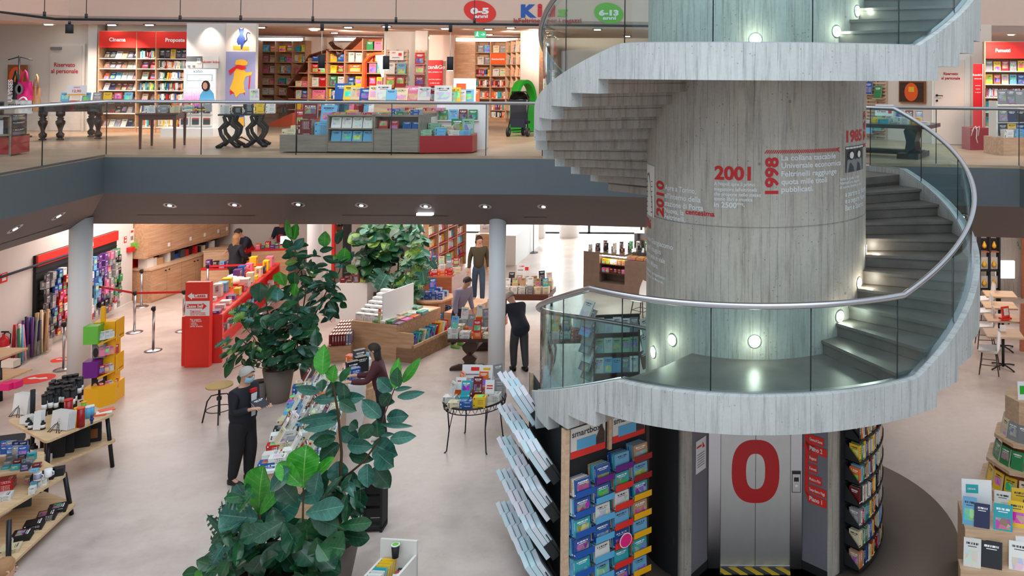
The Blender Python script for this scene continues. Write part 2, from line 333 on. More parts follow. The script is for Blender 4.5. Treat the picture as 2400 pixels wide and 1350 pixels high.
# edge of the upper floor round the atrium
PA = at(245, 362, Z1); PB = at(1250, 366, Z1); PD = at(2390, 388.5, Z1); P0 = at(0, 405.5, Z1)
dl = (P0-PA); dl.z = 0; dl.normalize(); PL = PA + dl*24; PR = PD + dl*24
zf = atY(245, 453, PA.y).z                # underside of the fascia
qa = at(204, 524.4, 3.1); qb = at(1515, 531, 3.1)
back = (PB-PA).normalized(); nb = Vector((-back.y, back.x, 0)); off = (qa-PA).dot(nb)
print('edge', PA, PB, PD, zf, 'bevel', qa, qb, off)
inner = Vector(qa)
def up(name, poly, z0, z1, mat): return struct(name, MB().prism([(p[0], p[1]) for p in poly], z0, z1), mat)
FARY = 34
up('floor_upper_back', [PA, PB, PD, (16, PD.y), (16, FARY), (-32, FARY), (-32, PA.y)], Z1-.05, Z1, 'resin')
up('floor_upper_left', [(-32, PL.y), PL, PA, (-32, PA.y)], Z1-.05, Z1, 'resin')
up('floor_upper_right', [PR, (16, PR.y), (16, PD.y), PD], Z1-.05, Z1, 'resin')
lft = Vector((-1, 0, 0)); IA = Vector((qa.x, qa.y, 3.1)); ob = off; ol = abs((qa-PA).dot(Vector((dl.y, -dl.x, 0))))
IB = PB + nb*ob; ID = PD + nb*ob + Vector((.9, 0, 0)); IL = IA + dl*24; IR = ID + dl*24
mb = MB()
for a, b_, n in ((PL, PA, 0), (PA, PB, 0), (PB, PD, 0), (PD, PR, 0)):
    mb.add([V3(a, zf), V3(b_, zf), V3(b_, Z1-.05), V3(a, Z1-.05)], [(0, 1, 2, 3)])
struct('wall_atrium_edge', mb, 'fascia')
mb = MB()
for a, b_, c, d in ((PL, PA, IA, IL), (PA, PB, IB, IA), (PB, PD, ID, IB), (PD, PR, IR, ID)):
    mb.add([V3(a, zf), V3(b_, zf), V3(c, 3.1), V3(d, 3.1)], [(0, 1, 2, 3)])
struct('ceiling_slope', mb, 'soffit')
mb = MB(); mb.prism([(p[0], p[1]) for p in (IA, IB, ID, (16, ID.y), (16, 60), (-45, 60), (-45, IA.y))], 3.1, 3.4)
mb.prism([(p[0], p[1]) for p in (IL, IA, (-45, IA.y), (-45, IL.y))], 3.1, 3.4); mb.prism([(p[0], p[1]) for p in (IR, (16, IR.y), (16, ID.y), ID)], 3.1, 3.4)
struct('ceiling_ground', mb, 'white_wall')
# upper ceiling and the wall above it
uA = at(160, 56, ZC); uB = at(1250, 60, ZC); uD = at(2400, 78, ZC); uL = at(0, 47, ZC)
print('upper wall', uL, uA, uB, uD)
ud = (uD-uA).normalized(); uE = uD + ud*6; du = (uL-uA).normalized(); uLL = uA + du*22
mb = MB()
for a, b_ in ((uLL, uA), (uA, uE)): mb.add([V3(a, ZC), V3(b_, ZC), V3(b_, 13), V3(a, 13)], [(0, 1, 2, 3)])
struct('wall_upper', mb, 'pink_wall')
mb = MB(); mb.prism([(uA.x, uA.y), (uE.x, uE.y), (uE.x, 36), (-34, 36), (-34, uA.y)], ZC, ZC+.2); mb.prism([(uLL.x, uLL.y), (uA.x, uA.y), (-34, uA.y), (-34, uLL.y)], ZC, ZC+.2)
struct('ceiling_upper', mb, 'ceil')
# ---------------------------------------------------------------- spiral stair round the lift column
SC = Vector((.1414, 11.722, 0)); RI, RO = 1.4876, 2.965
L1, L2 = 2.774, 6.395; RW = .15           # landing heights, thickness of the concrete side
def pol(th, r, z): t = R_(th); return (r*math.sin(t), -r*math.cos(t), z)
def arcs(a, b_, st=2.0):
    n = max(1, int(math.ceil(abs(b_-a)/st))); return [a+(b_-a)*i/n for i in range(n+1)]
# column with the opening for the lift
OA, OB = -31.5, 36.5                      # opening edges (degrees)
def colarc(mb, a, b_, z0, z1, r=RI, st=2.5, m=0):
    mb.grid([[pol(t, r, z0) for t in arcs(a, b_, st)], [pol(t, r, z1) for t in arcs(a, b_, st)]], m)
mb = MB(); colarc(mb, -180, 180, 2.3, 4.335, RI); colarc(mb, -180, 180, 4.335, 4.352, RI-.012); colarc(mb, -180, 180, 4.352, 13, RI)
mb.grid([[pol(t, RI, 4.335) for t in arcs(-180, 180)], [pol(t, RI-.012, 4.335) for t in arcs(-180, 180)]])
colarc(mb, OB+6, 360+OA-6, 0, 2.3); JW = 6.0
for a, b_, dx in ((OA-JW, OA, 0), (OB, OB+JW, 0)):
    mb.add([pol(a, RI, 0), pol(b_, RI+.0, 0), pol(b_, RI, 2.3), pol(a, RI, 2.3)], [(0, 1, 2, 3)])
DY = at(1770, 1330, 0).y - SC.y            # lift door plane (relative)
xl, xr = at(1660, 1322, 0).x - SC.x, at(1877, 1322, 0).x - SC.x
struct('wall_lift_shaft', mb, 'concrete_column', loc=SC, fix=False)
mb = MB(); a, b_ = Vector(pol(OA, RI, 0)), Vector(pol(OB, RI, 0))
mb.add([(xl, DY, 0), (a.x, a.y, 0), (a.x, a.y, 2.3), (xl, DY, 2.3)], [(0, 1, 2, 3)]); mb.add([(xr, DY, 0), (b_.x, b_.y, 0), (b_.x, b_.y, 2.3), (xr, DY, 2.3)], [(0, 1, 2, 3)])
struct('wall_lift_recess', mb, 'panel_grey', loc=SC, fix=False)
mb = MB(); mb.add([(xl-.3, DY+.3, 2.3), (xr+.3, DY+.3, 2.3), (b_.x, b_.y, 2.3), (a.x, a.y, 2.3)], [(0, 1, 2, 3)]); struct('ceiling_lift_recess', mb, 'darkgrey', loc=SC, fix=False)
mb = MB()
for p, q in (((xl, DY), a), ((xr, DY), b_)):
    q = Vector((q[0], q[1])); p = Vector(p); d = (p-q); s = 1 if q.x < p.x else -1
    nn = Vector((0, -1))*.012
    mb.add([(q.x, q.y-.012, 0), (p.x, p.y-.012, 0), (p.x, p.y-.012, .1), (q.x, q.y-.012, .1), (q.x, q.y, .1), (p.x, p.y, .1)], [(0, 1, 2, 3), (3, 2, 5, 4)])
struct('baseboard_lift_recess', mb, 'matt_black', loc=SC, fix=False)
# lift
lift = thing('elevator', 'stainless steel lift door with a big red zero in the concrete column', 'elevator', (SC.x, SC.y+DY, 0))
dl0, dm, dr0 = at(1688, 1330, 0).x-SC.x, at(1769.5, 1330, 0).x-SC.x, at(1851, 1330, 0).x-SC.x
for x0, x1 in ((dl0, dm-.003), (dm+.003, dr0)): MB().b(x0, x1, -.01, .02, .03, 2.3).build('door_panel', 'brushed', lift)
MB().b(xl, dl0-.004, -.03, .05, 0, 2.3).b(dr0+.004, xr, -.03, .05, 0, 2.3).build('door_frame', 'steel', lift)
MB().b(dl0, dr0, -.16, -.02, 0, .012).build('threshold', 'hazard', lift); MB().b(dl0, dr0, -.02, .03, 0, .03).build('sill', 'steel', lift)
mb = MB(); zc = atY(1769, 1104, SC.y+DY).z; hx = (at(1825, 1330, 0).x-at(1713, 1330, 0).x)/2; hz = (atY(1769, 1030, SC.y+DY).z-atY(1769, 1178, SC.y+DY).z)/2
def sup(a_, b_, n=48, e=2.55):
    return [(abs(math.cos(2*math.pi*i/n))**(2/e)*a_*(1 if math.cos(2*math.pi*i/n) > 0 else -1), abs(math.sin(2*math.pi*i/n))**(2/e)*b_*(1 if math.sin(2*math.pi*i/n) > 0 else -1)) for i in range(n)]
for lo, hi in ((-1, 0), (0, 1)):
    o_, i_ = sup(hx, hz), sup(hx*.40, hz*.56); vs = [(dm+p[0], -.0125, zc+p[1]) for p in o_] + [(dm+p[0], -.0125, zc+p[1]) for p in i_]
mb.add(vs, [(i, (i+1) % 48, 48+(i+1) % 48, 48+i) for i in range(48)]); mb.build('number_zero', 'letter_red', lift)
xc = at(1864, 1322, 0).x-SC.x; zc2 = atY(1864, 1126, SC.y+DY).z
cp_ = MB().b(xc-.055, xc+.055, -.045, -.03, zc2-.13, zc2+.13).build('call_panel', 'black', lift)
MB().b(xc-.048, xc+.048, -.05, -.045, zc2-.12, zc2+.10).build('face_plate', 'steel', cp_)
MB().b(xc-.03, xc+.03, -.053, -.05, zc2+.01, zc2+.06).build('display', 'black', cp_); MB().cyl((xc, -.05, zc2-.04), (xc, -.056, zc2-.04), .018, n=16).build('call_button', 'white', cp_)
# stair body
stair = thing('spiral_staircase', 'board-marked concrete spiral staircase with glass balustrade winding round the central column', 'staircase', SC)
UPR = (L2-Z1)/11; UP1 = (Z1-L1)/11; DN = L1/17; D = 9.35
treads = []                                # (angle0, angle1, top, bottom)
treads.append((-32, 33, L1, None)); treads.append((-32, 33, L2, None))
for k in range(10): treads.append((33+D*k, 33+D*(k+1), L1+UP1*(k+1), 1))
for k in range(7): treads.append((33+D*k, 33+D*(k+1), L2+UPR*(k+1), 1))
treads.append((126.5, 234.5, Z1, None))
for k in range(10): treads.append((-32-D*(k+1), -32-D*k, L2-UPR*(k+1), 1))
for k in range(16): treads.append((-32-D*(k+1), -32-D*k, L1-DN*(k+1), 1))
ROT = RO-RW
for a, b_, z, kind in treads:
    aa = arcs(a, b_, 2.4); mb = MB(); ov = .9 if kind else 0
    # upper slab (dark stone) and the concrete below it
    up_ = z > Z1+.01 or (kind and z > L1 and a > 0)
    lo, hi = (a, b_)
    zt, zb = z, z-.035
    def ring(r0, r1, z0, z1, th, m, mb=mb):
        mb.grid([[pol(t, r0, z1) for t in th], [pol(t, r1, z1) for t in th]], m, False); mb.grid([[pol(t, r1, z0) for t in th], [pol(t, r0, z0) for t in th]], m, False)
        mb.grid([[pol(t, r1, z1) for t in th], [pol(t, r1, z0) for t in th]], m); mb.grid([[pol(t, r0, z0) for t in th], [pol(t, r0, z1) for t in th]], m)
        for t, f in ((th[0], 0), (th[-1], 1)): mb.add([pol(t, r0, z0), pol(t, r1, z0), pol(t, r1, z1), pol(t, r0, z1)], [(0, 1, 2, 3)], m)
    nos = arcs(a-ov, b_, 2.4) if a >= 33 and kind else (arcs(a-ov, b_, 2.4) if kind else aa)
    ring(RI-.01, ROT+.002, zb, zt, nos, 0)
    ring(RI-.01, ROT+.002, z-(.105 if a < 0 and kind else .165), zb, aa, 0)
    so = -4.5 if a < 0 and kind else (9.2 if kind else 0)
    th = arcs(a-4.5, b_-4.5, 2.4) if a < 0 and kind else (arcs(a+9.3, b_+9.3, 2.4) if kind else arcs(a-4.5 if z != Z1 else a, b_+9.3 if z != Z1 else b_, 2.4))
    zs = z-.273 if kind is None else z-.273
    ring(RI-.01, ROT+.002, zs, z-.16, th, 1)
    ring(RI-.008, ROT+.001, z-.17, z-.105, arcs(a, b_-4.5 if a < 0 and kind else b_, 2.4) if a < 0 or not kind else th, 1)
    mb.build('landing' if kind is None else 'step', ['slate', 'concrete_plain'], stair, fix=False)
# outer concrete side: profile as (angle, top, bottom)
def side(name, prof):
    mb = MB(); top_o, top_i, bo, bi = [], [], [], []
    for t, zt, zb in prof: top_o.append(pol(t, RO, zt)); top_i.append(pol(t, ROT, zt)); bo.append(pol(t, RO, zb)); bi.append(pol(t, ROT, zb))
    mb.grid([bo, top_o]); mb.grid([top_i, bi]); mb.grid([top_o, top_i], 0, False); mb.grid([bi, bo], 0, False)
    for i in (0, -1): mb.add([bo[i], bi[i], top_i[i], top_o[i]], [(0, 1, 2, 3)])
    return mb.build(name, 'concrete_band', stair, fix=False)
RIM = .115; TH = .388
def prof(a0, a1, topf, botf, brk):
    th = sorted(set([round(t, 3) for t in arcs(a0, a1, 2.0)] + [b_ for b_ in brk if a0 < b_ < a1])); out = []
    for t in th:
        if t in brk: out.append((t, topf(t), botf(t-.01))); out.append((t+.001, topf(t), botf(t+.01)))
        else: out.append((t, topf(t), botf(t)))
    return out
def lin_top(base, t):
    pass
def top1(t):                               # first landing, down to the left, up to the right
    if t < -31: return L1+RIM+(t+31)*DN/D
    if t > 36: return min(L1+RIM+(min(t, 70)-36)*.0235+max(t-70, 0)*.0181, Z1+RIM-.03)
    return L1+RIM
def bot1(t):
    b_ = L1+RIM-TH
    if t < -36.5: return max(b_-DN*math.ceil((-36.5-t)/D-1e-6), -.0)
    if t > 42.3: return min(b_+UP1*math.ceil((t-42.3)/D-1e-6), Z1-.33)
    return b_
def top2(t):
    if t < -30.5: return max(L2+RIM+(t+30.5)*UPR/D, Z1+RIM-.03)
    if t > 36: return L2+RIM+(min(t, 70)-36)*.0235+max(t-70, 0)*.0181
    return L2+RIM
def bot2(t):
    b_ = L2+RIM-TH
    if t < -36.5: return max(b_-UPR*math.ceil((-36.5-t)/D-1e-6), Z1-.35)
    if t > 42.3: return b_+UPR*math.ceil((t-42.3)/D-1e-6)
    return b_
lb = [round(-36.5-D*k, 3) for k in range(0, 18)]; rb = [round(42.3+D*k, 3) for k in range(0, 12)]
def topd(t): return max(top1(t), .12)
side('side_wall', prof(-181, 150, topd, bot1, lb+rb)); side('side_wall', prof(-140, 104, top2, bot2, lb+rb))
# handrail
def rail1(t):
    if t < -40: return L1+1.02+(t+40)*DN/D
    if t > 33: return min(L1+1.02+(t-33)*(Z1-L1)/97, Z1+1.02)
    return L1+1.02
def rail2(t):
    if t < -40: return max(L2+1.02+(t+40)*(L2-Z1)/90, Z1+1.02)
    if t > 33: return L2+1.02+(t-33)*UPR/D
    return L2+1.02
RG = RO-.11
for a, b_, fn in ((-188, 146, rail1), (-146, 104, rail2)):
    MB().tube([pol(t, RG+.035, max(fn(t), .9)) for t in sorted(arcs(a, b_, 2.0)+[-40, 33])], .034, 10).build('handrail', 'steel', stair)
SEAMS = [-31-21.2*k for k in range(7, 0, -1)] + [-31, -10, 11, 32, 53.4, 74.8, 96.2, 117.6, 139]
for sl, tf, rf in ((SEAMS[1:], topd, rail1), ([s for s in SEAMS if -140 < s < 100], top2, rail2)):
    for a, b_ in zip(sl[:-1], sl[1:]):
        th = arcs(a+.08, b_-.08, 1.5); mb = MB(); r0, r1 = RG-.008, RG+.008
        A = [pol(t, r0, tf(t)-.03) for t in th]; B = [pol(t, r0, rf(t)) for t in th]; A2 = [pol(t, r1, tf(t)-.03) for t in th]; B2 = [pol(t, r1, rf(t)) for t in th]
        mb.grid([A, B]); mb.grid([A2, B2]); mb.build('glass_panel', 'glass', stair, fix=False)
    for s in sl:
        p, q = Vector(pol(s, RG, tf(s)-.03)), Vector(pol(s, RG, rf(s))); MB().cyl(p, q, .007, n=6).build('panel_joint', 'dark_metal', stair)
    aa = [t for t in arcs(sl[0], sl[-1], 2)]
    mb = MB(); r0, r1 = RG-.03, RG+.03
    mb.grid([[pol(t, r0, tf(t)+.012) for t in aa], [pol(t, r1, tf(t)+.012) for t in aa]]); mb.grid([[pol(t, r0, tf(t)-.02) for t in aa], [pol(t, r0, tf(t)+.012) for t in aa]]); mb.grid([[pol(t, r1, tf(t)-.02) for t in aa], [pol(t, r1, tf(t)+.012) for t in aa]])
    mb.build('glass_channel', 'steel', stair, fix=False)
# recessed lights in the column beside the steps
for i, (t, z, lab) in enumerate(((-62, 2.6, 'round recessed step light lowest on the column, left of the first landing'), (-44.5, 2.87, 'round recessed step light on the column where the lower flight leaves the landing'), (-1, 2.99, 'round recessed light on the column in the middle of the lower landing'),
                  (44, 3.18, 'round recessed step light beside the first steps up from the lower landing'), (62.5, 3.5, 'round recessed step light higher up beside the curving flight, at the column edge'), (82, 3.83, 'round recessed step light seen edge-on at the right rim of the column'),
                  (-1.5, 6.60, 'round recessed light half hidden behind the rim of the upper landing'), (40.7, 6.72, 'round recessed step light beside the first steps up from the upper landing'), (58.5, 7.0, 'round recessed step light near the top edge by the upper flight'))):
    o = thing('step_light', lab, 'light', SC+Vector(pol(t, RI, z)), R_(t), 'round step lights on the concrete column')
    MB().cyl((0, .01, 0), (0, -.012, 0), .078, n=24).build('trim_ring', 'steel', o); MB().cyl((0, -.012, 0), (0, -.016, 0), .066, n=24).build('lens', 'lamp_on', o)
    lamp('step_light_glow', 'POINT', SC+Vector(pol(t, RI+.14, z)), 3, (1, .95, .78), .05)
# lettering wrapped round the column
def on_col(x0px, ypx, rot=False, sx=1.0):
    # angle on the visible side of the column for this image column
    best = min(arcs(-80, 80, .1), key=lambda t: abs((lambda P: CX+F*P[0]/P[1])(((SC+Vector(pol(t, RI, 5))-Vector((0, 0, E))).dot(_rt), (SC+Vector(pol(t, RI, 5))-Vector((0, 0, E))).dot(_fw)))-x0px))
    P = SC+Vector(pol(best, RI, 0)); z0 = atY(x0px, ypx, P.y).z
    if rot: return lambda a, b_: pol(best-math.degrees(b_*sx/RI)*1.0, RI+.004, z0+a)
    return lambda a, b_: pol(best+math.degrees(a*sx/RI), RI+.004, z0+b_)
def theta_at(x):
    return min(arcs(-80, 80, .1), key=lambda t: abs(CX+F*(SC+Vector(pol(t, RI, 5))-Vector((0, 0, E))).dot(_rt)/(SC+Vector(pol(t, RI, 5))-Vector((0, 0, E))).dot(_fw)-x))
def col_text(label, lines):
    """lines: (text, left, right, baseline, capital height in pixels, material, upright)"""
    o = thing('wall_lettering', label, 'lettering', SC)
    for txt, x0, x1, y, cap, m, up in lines:
        v, f = text2d(txt, 1.0, .035 if cap > 14 else .022)
        ax0, ax1 = min(p[0] for p in v), max(p[0] for p in v); H = .70
        t0, t1 = theta_at(x0), theta_at(x1); P = SC+Vector(pol(t0, RI, 0)); z0 = atY(x0, y, P.y).z; mpp = P.y/F
        if up:     # reads upwards: y is the lower end, cap the length in pixels
            k = cap*mpp/(ax1-ax0); vs = [pol(t1-(t1-t0)*b_/H, RI+.004, z0+(a_-ax0)*k) for a_, b_ in v]
        else:
            k = cap*mpp/H; vs = [pol(t0+(t1-t0)*(a_-ax0)/(ax1-ax0), RI+.004, z0+b_*k) for a_, b_ in v]
        MB().add(vs, f).build('line_of_text', m, o, fix=False)
RD, WH = 'letter_red', 'letter_white'
def blk(rows, cap, m=WH): return [(t_, x0, x1, y, cap, m, False) for t_, x0, x1, y in rows]
col_text('red upright year 2010 on the column, left of the Torino text', [('2010', 1540, 1556, 504, 82, RD, True)])
col_text('white lines about Torino with one red word on the concrete column', blk([('Apre a Torino,', 1559, 1632, 444), ('all’interno della', 1559, 1643, 463), ('stazione di Porta', 1559, 1649, 481), ('Nuova, la', 1559, 1604, 497), ('Feltrinelli.', 1559, 1608, 512)], 12) + blk([('centesima', 1608, 1676, 501)], 12, RD))
col_text('large red year 2001 above white lines on the concrete column', [('2001', 1675, 1760, 419, 30, RD, False)])
col_text('small white lines about Napoli under the year 2001', blk([('A Napoli apre il primo', 1674, 1769, 433.5), ('megastore laFeltrinelli', 1674, 1774, 446), ('che propone nello stesso', 1674, 1784, 457.5), ('spazio libri e musica', 1674, 1764, 468.5)], 8) + blk([('in 2500', 1674, 1727, 484.5), ('.', 1743, 1746, 484.5)], 12) + blk([('mq', 1728, 1742, 480)], 6))
col_text('red upright year 1998 beside the longest white text on the column', [('1998', 1794, 1823, 455, 86, RD, True)])
col_text('white lines about titles published, right of upright 1998', blk([('La collana tascabile', 1831, 1958, 376), ('Universale economica', 1831, 1970, 394), ('Feltrinelli raggiunge', 1831, 1960, 413.5), ('quota mille titoli', 1831, 1938, 432), ('pubblicati.', 1831, 1906, 450)], 12.5))
col_text('red year 1985 above the black and white photo', [('1985', 1983, 2019, 333, 26, RD, False)])
col_text('white lines under the photo on the right edge of the column', blk([('Sotto la guida di Inge', 1968, 2013, 424), ('Feltrinelli una stagione', 1968, 2014, 433.5), ('di nuove librerie al Sud', 1968, 2017, 443)], 7) + blk([('a partire da Palermo', 1981, 2027.5, 461), ('e a seguire Napoli,', 1981, 2026, 477), ('Bari e Salerno.', 1981, 2023, 494)], 12))
col_text('red year fragment 2016 at the left edge of the column below the seam', [('2016', 1516.6, 1527, 526, 20, RD, False)])
col_text('white lines on the left edge of the column below the seam', blk([('La sede Giangiacomo', 1516.6, 1579, 556), ('Feltrinelli inaugura', 1516.6, 1551, 574), ('la nuova sede in viale', 1516.6, 1561, 591), ('Pasubio a Milano,', 1516.6, 1545, 608)], 11) + blk([('un edificio progettato', 1516.6, 1561, 626), ('da Herzog e De Meuron.', 1516.6, 1558, 637)], 6.5))
col_text('red vertical lettering at the extreme right edge of the column', [('1963', 2022.5, 2027, 345, 84, RD, True)])
o = thing('striped_arrow', 'red diagonally striped arrow band above the year 1998 text', 'lettering', SC); mb = MB(); f0 = on_col(1791, 360)
wa = R_(theta_at(1969)-theta_at(1791))*RI; n_ = 40; sp = wa/n_
for i in range(n_-2): a = i*sp; mb.add([f0(a, 0), f0(a+sp*.55, 0), f0(a+sp*1.7, .042), f0(a+sp*1.15, .042)], [(0, 1, 2, 3)])
mb.add([f0(wa-.05, .045), f0(wa-.01, .045), f0(wa-.035, .018), f0(wa, -.025), f0(wa-.035, -.005), f0(wa-.07, .02)], [(0, 1, 2, 3, 4, 5)]); mb.build('stripes', 'letter_red', o, fix=False)
def col_photo(label, x0, x1, y0, y1):
    o = thing('wall_photograph', label, 'photograph', SC); f0 = on_col(x0, y1); f1 = on_col(x1, y1)
    A = math.atan2(f0(0, 0)[0], -f0(0, 0)[1]); B = math.atan2(f1(0, 0)[0], -f1(0, 0)[1]); z0 = f0(0, 0)[2]; z1 = on_col(x0, y0)(0, 0)[2]; wd = (B-A)*RI
    return o, f0, wd, z1-z0
o, f0, wd, ht = col_photo('black and white photograph of two people side by side below the year 1985', 1981, 2021, 344, 405)
def patch(mb, fn, poly, m): mb.add([fn(a, b_) for a, b_ in poly], [tuple(range(len(poly)))], m)
def strip(mb, fn, w_, h_, m, n=8):
    mb.grid([[fn(w_*i/n, 0) for i in range(n+1)], [fn(w_*i/n, h_) for i in range(n+1)]], m)
def ell(cx_, cz_, rx_, rz_, n=16): return [(cx_+rx_*math.cos(2*math.pi*i/n), cz_+rz_*math.sin(2*math.pi*i/n)) for i in range(n)]
def lift_(fn, d):
    def g(a, b_):
        p = Vector(fn(a, b_)); q = Vector((p.x, p.y, 0)).normalized()*d; return (p.x+q.x, p.y+q.y, p.z)
    return g
mb = MB(); strip(mb, f0, wd, ht, 0); f1 = lift_(f0, .003); f2 = lift_(f0, .006)
for cx_, k in ((.27, 1), (.68, -1)):
    patch(mb, f1, [(wd*(cx_-.24), 0), (wd*(cx_+.24), 0), (wd*(cx_+.2), ht*.45), (wd*cx_, ht*.6), (wd*(cx_-.2), ht*.45)], 1); patch(mb, f1, ell(wd*cx_, ht*.66, wd*.19, ht*.2), 2)
    patch(mb, f2, ell(wd*cx_, ht*.65, wd*.10, ht*.13), 3)
for i in range(6): patch(mb, f1, [(wd*i/6+.005, ht*.9), (wd*(i+1)/6-.005, ht*.9), (wd*(i+1)/6-.005, ht*.97), (wd*i/6+.005, ht*.97)], 3)
mb.build('print', ['darkgrey', 'grey', 'black', 'offwhite'], o, fix=False)
o, f0, wd, ht = col_photo('pale photograph of a tall glass building at the left edge of the column', 1517.2, 1535, 382, 498)
mb = MB(); strip(mb, f0, wd, ht, 0); f1 = lift_(f0, .003)
patch(mb, f1, [(wd*.1, 0), (wd*.9, 0), (wd*.8, ht*.35), (wd*.5, ht*.85), (wd*.15, ht*.8)], 1)
for i in range(7): patch(mb, lift_(f0, .006), [(wd*.12, ht*.1*i+.02), (wd*.85, ht*.1*i+.06), (wd*.85, ht*.1*i+.07), (wd*.12, ht*.1*i+.035)], 2)
mb.build('print', ['offwhite', 'grey', 'darkgrey'], o, fix=False)
# floor round the foot of the column
r_mat = (at(2237, 1235, 0)-SC).length; print('entrance mat radius', r_mat)
tag(MB().lathe([(RI+.02, 0), (RI+.02, .012), (r_mat, .012), (r_mat, 0)], n=96).build('floor_grate_ring', 'mat_grate', loc=SC, fix=False), kind='structure')
# ---------------------------------------------------------------- books and bookcases
PAL = {'white': (226, 224, 218), 'cream': (222, 206, 170), 'red': (188, 30, 34), 'dark red': (112, 24, 30), 'orange': (230, 104, 30), 'yellow': (240, 196, 40), 'green': (46, 132, 76), 'pale green': (150, 196, 160),
       'blue': (30, 84, 158), 'light blue': (110, 176, 214), 'turquoise': (44, 168, 178), 'purple': (98, 54, 128), 'pink': (226, 118, 150), 'black': (28, 28, 32), 'dark grey': (74, 74, 80), 'grey': (140, 140, 142), 'brown': (116, 76, 52), 'tan': (188, 148, 108), 'navy blue': (30, 38, 74)}
def P_(s): return [x for x in s.split(',')]
MIX = P_('white,white,white,cream,red,orange,yellow,green,blue,light blue,black,dark grey,dark red,grey,turquoise')
KID = P_('red,yellow,light blue,white,orange,pink,turquoise,blue,green,yellow,white,red,cream')
DARK = P_('black,dark grey,black,grey,white,brown,dark red,navy blue,black,tan')
NOV = P_('white,white,cream,grey,black,red,dark red,blue,yellow,orange,green,white')
def unit_book(name, mats, inset=.03):
    mb = MB(); i = inset; c = .07
    mb.b(0, 1, 0, c, 0, 1, 0); mb.b(0, 1, 1-c, 1, 0, 1, 0); mb.b(0, .03, c, 1-c, 0, 1, 1); mb.b(.03, 1-i, c, 1-c, i, 1-i, 2)
    me = mb.mesh(name, mats); return me
UB = {}
def ub(k):
    if k not in UB:
        if k == 'book': UB[k] = unit_book('book', ['cover', 'spine', 'pages'])
        elif k == 'block':
            mb = MB(); mb.b(0, 1, 0, 1, 0, 1); mb.m = [0, 0, 0, 1, 0, 1]; UB[k] = mb.mesh('box', ['cover', 'spine'])
        elif k == 'plainbox': UB[k] = MB().b(0, 1, 0, 1, 0, 1).mesh('box', 'tint')
    return UB[k]
rnd = random.Random(7)
COUNT = {}
def colr(pal):
    n = rnd.choice(pal) if isinstance(pal, (list, tuple)) else pal
    c = lin(PAL[n]); j = rnd.uniform(.85, 1.12); return n, tuple(min(1, x*j) for x in c)+(1,)
def item(name, mat4, dims, colname_rgb, label, cat, group=None, k='book'):
    o = bpy.data.objects.new(name, ub(k)); C.objects.link(o)
    o.matrix_world = mat4 @ Matrix.Diagonal((dims[0], dims[1], dims[2], 1)); o.color = colname_rgb
    COUNT[name] = COUNT.get(name, 0)+1
    return tag(o, label, cat, group)
ORD = 'first second third fourth fifth sixth seventh eighth ninth tenth eleventh twelfth thirteenth fourteenth fifteenth sixteenth seventeenth eighteenth nineteenth twentieth'.split()
def ordn(i): return ORD[i] if i < 20 else ('twenty-'+ORD[i-20] if i < 30 else 'thirty-'+ORD[i-30] if i < 40 else str(i+1)+'th')
RZ = lambda a: Matrix.Rotation(a, 4, 'Z'); RX = lambda a: Matrix.Rotation(a, 4, 'X'); RY = lambda a: Matrix.Rotation(a, 4, 'Y'); TR = lambda *p: Matrix.Translation(p)
FLAT = Matrix(((0, 0, 1, 0), (1, 0, 0, 0), (0, 1, 0, 0), (0, 0, 0, 1)))    # lying, spine towards -y
def frame2(pl, pr, z=0.0):
    a, b_ = at(*pl, z), at(*pr, z); d = b_-a; return TR(*a) @ RZ(math.atan2(d.y, d.x)), d.length
def frameP(p, rz=0): return TR(*p) @ RZ(rz)
def spines(Fm, x0, x1, y, z, h, where, pal=MIX, name='paperback', t=(.018, .04), w=.14, group=None, fill=1.0, cat='book', hv=.82):
    x = x0; i = 0; end = x0+(x1-x0)*fill
    while x < end-.012:
        th = min(rnd.uniform(*t), end-x); hh = h*rnd.uniform(hv, 1); n, c = colr(pal); lean = 0
        if rnd.random() < .06 and end-x > th+hh*.3: lean = .16
        m = Fm @ TR(x+th, y+rnd.uniform(0, .012), z) @ RY(lean) @ RZ(math.pi/2)
        item(name, m, (w, th, hh), c, f'{n} {name.replace("_", " ")}, {ordn(i)} from left, {where}', cat, group)
        x += th+.0015+(hh*.16 if lean else 0); i += 1
def faces(Fm, x0, x1, y, z, n, where, pal=KID, name='picture_book', w=None, h=.24, t=.02, tilt=.22, group=None, cat='book', k='book', wr=.75, behind=0, jit=.1):
    st = (x1-x0)/n; w = w or min(st*.92, h*wr)
    for i in range(n):
        nm, c = colr(pal); hh = h*rnd.uniform(1-jit, 1); ww = min(w*rnd.uniform(1-jit, 1), st*.98)
        m = Fm @ TR(x0+st*i+(st-ww)/2, y, z) @ RX(-tilt)
        item(name, m, (ww, t, hh), c, f'{nm} {name.replace("_", " ")} facing out, {ordn(i)} from left, {where}', cat, group, k)
        for q in range(behind):
            m2 = m @ TR(0, (q+1)*(t+.003), 0); item(name, m2, (ww, t, hh), c, f'{nm} {name.replace("_", " ")} behind the {ordn(i)} one, {where}', cat, group, k)
def stack(Fm, x, y, z, n, where, pal=MIX, name='book', w=.15, h=.22, t=(.018, .035), group=None, same=True, rz=0.0, cat='book', jit=.03):
    nm, c = colr(pal); th = rnd.uniform(*t)
    for i in range(n):
        if not same: nm, c = colr(pal); th = rnd.uniform(*t)
        m = Fm @ TR(x, y, z) @ RZ(rz+rnd.uniform(-jit, jit)*2) @ TR(-h/2, -w/2, 0) @ FLAT
        pos = 'topmost' if i == n-1 else ('bottom' if i == 0 else f'{ordn(i)} up')
        item(name, m, (w, th, h), c, f'{nm} {name.replace("_", " ")} {pos} in stack {where}' if n > 1 else f'{nm} {name.replace("_", " ")} lying flat {where}', cat, group)
        z += th+.0008
    return z
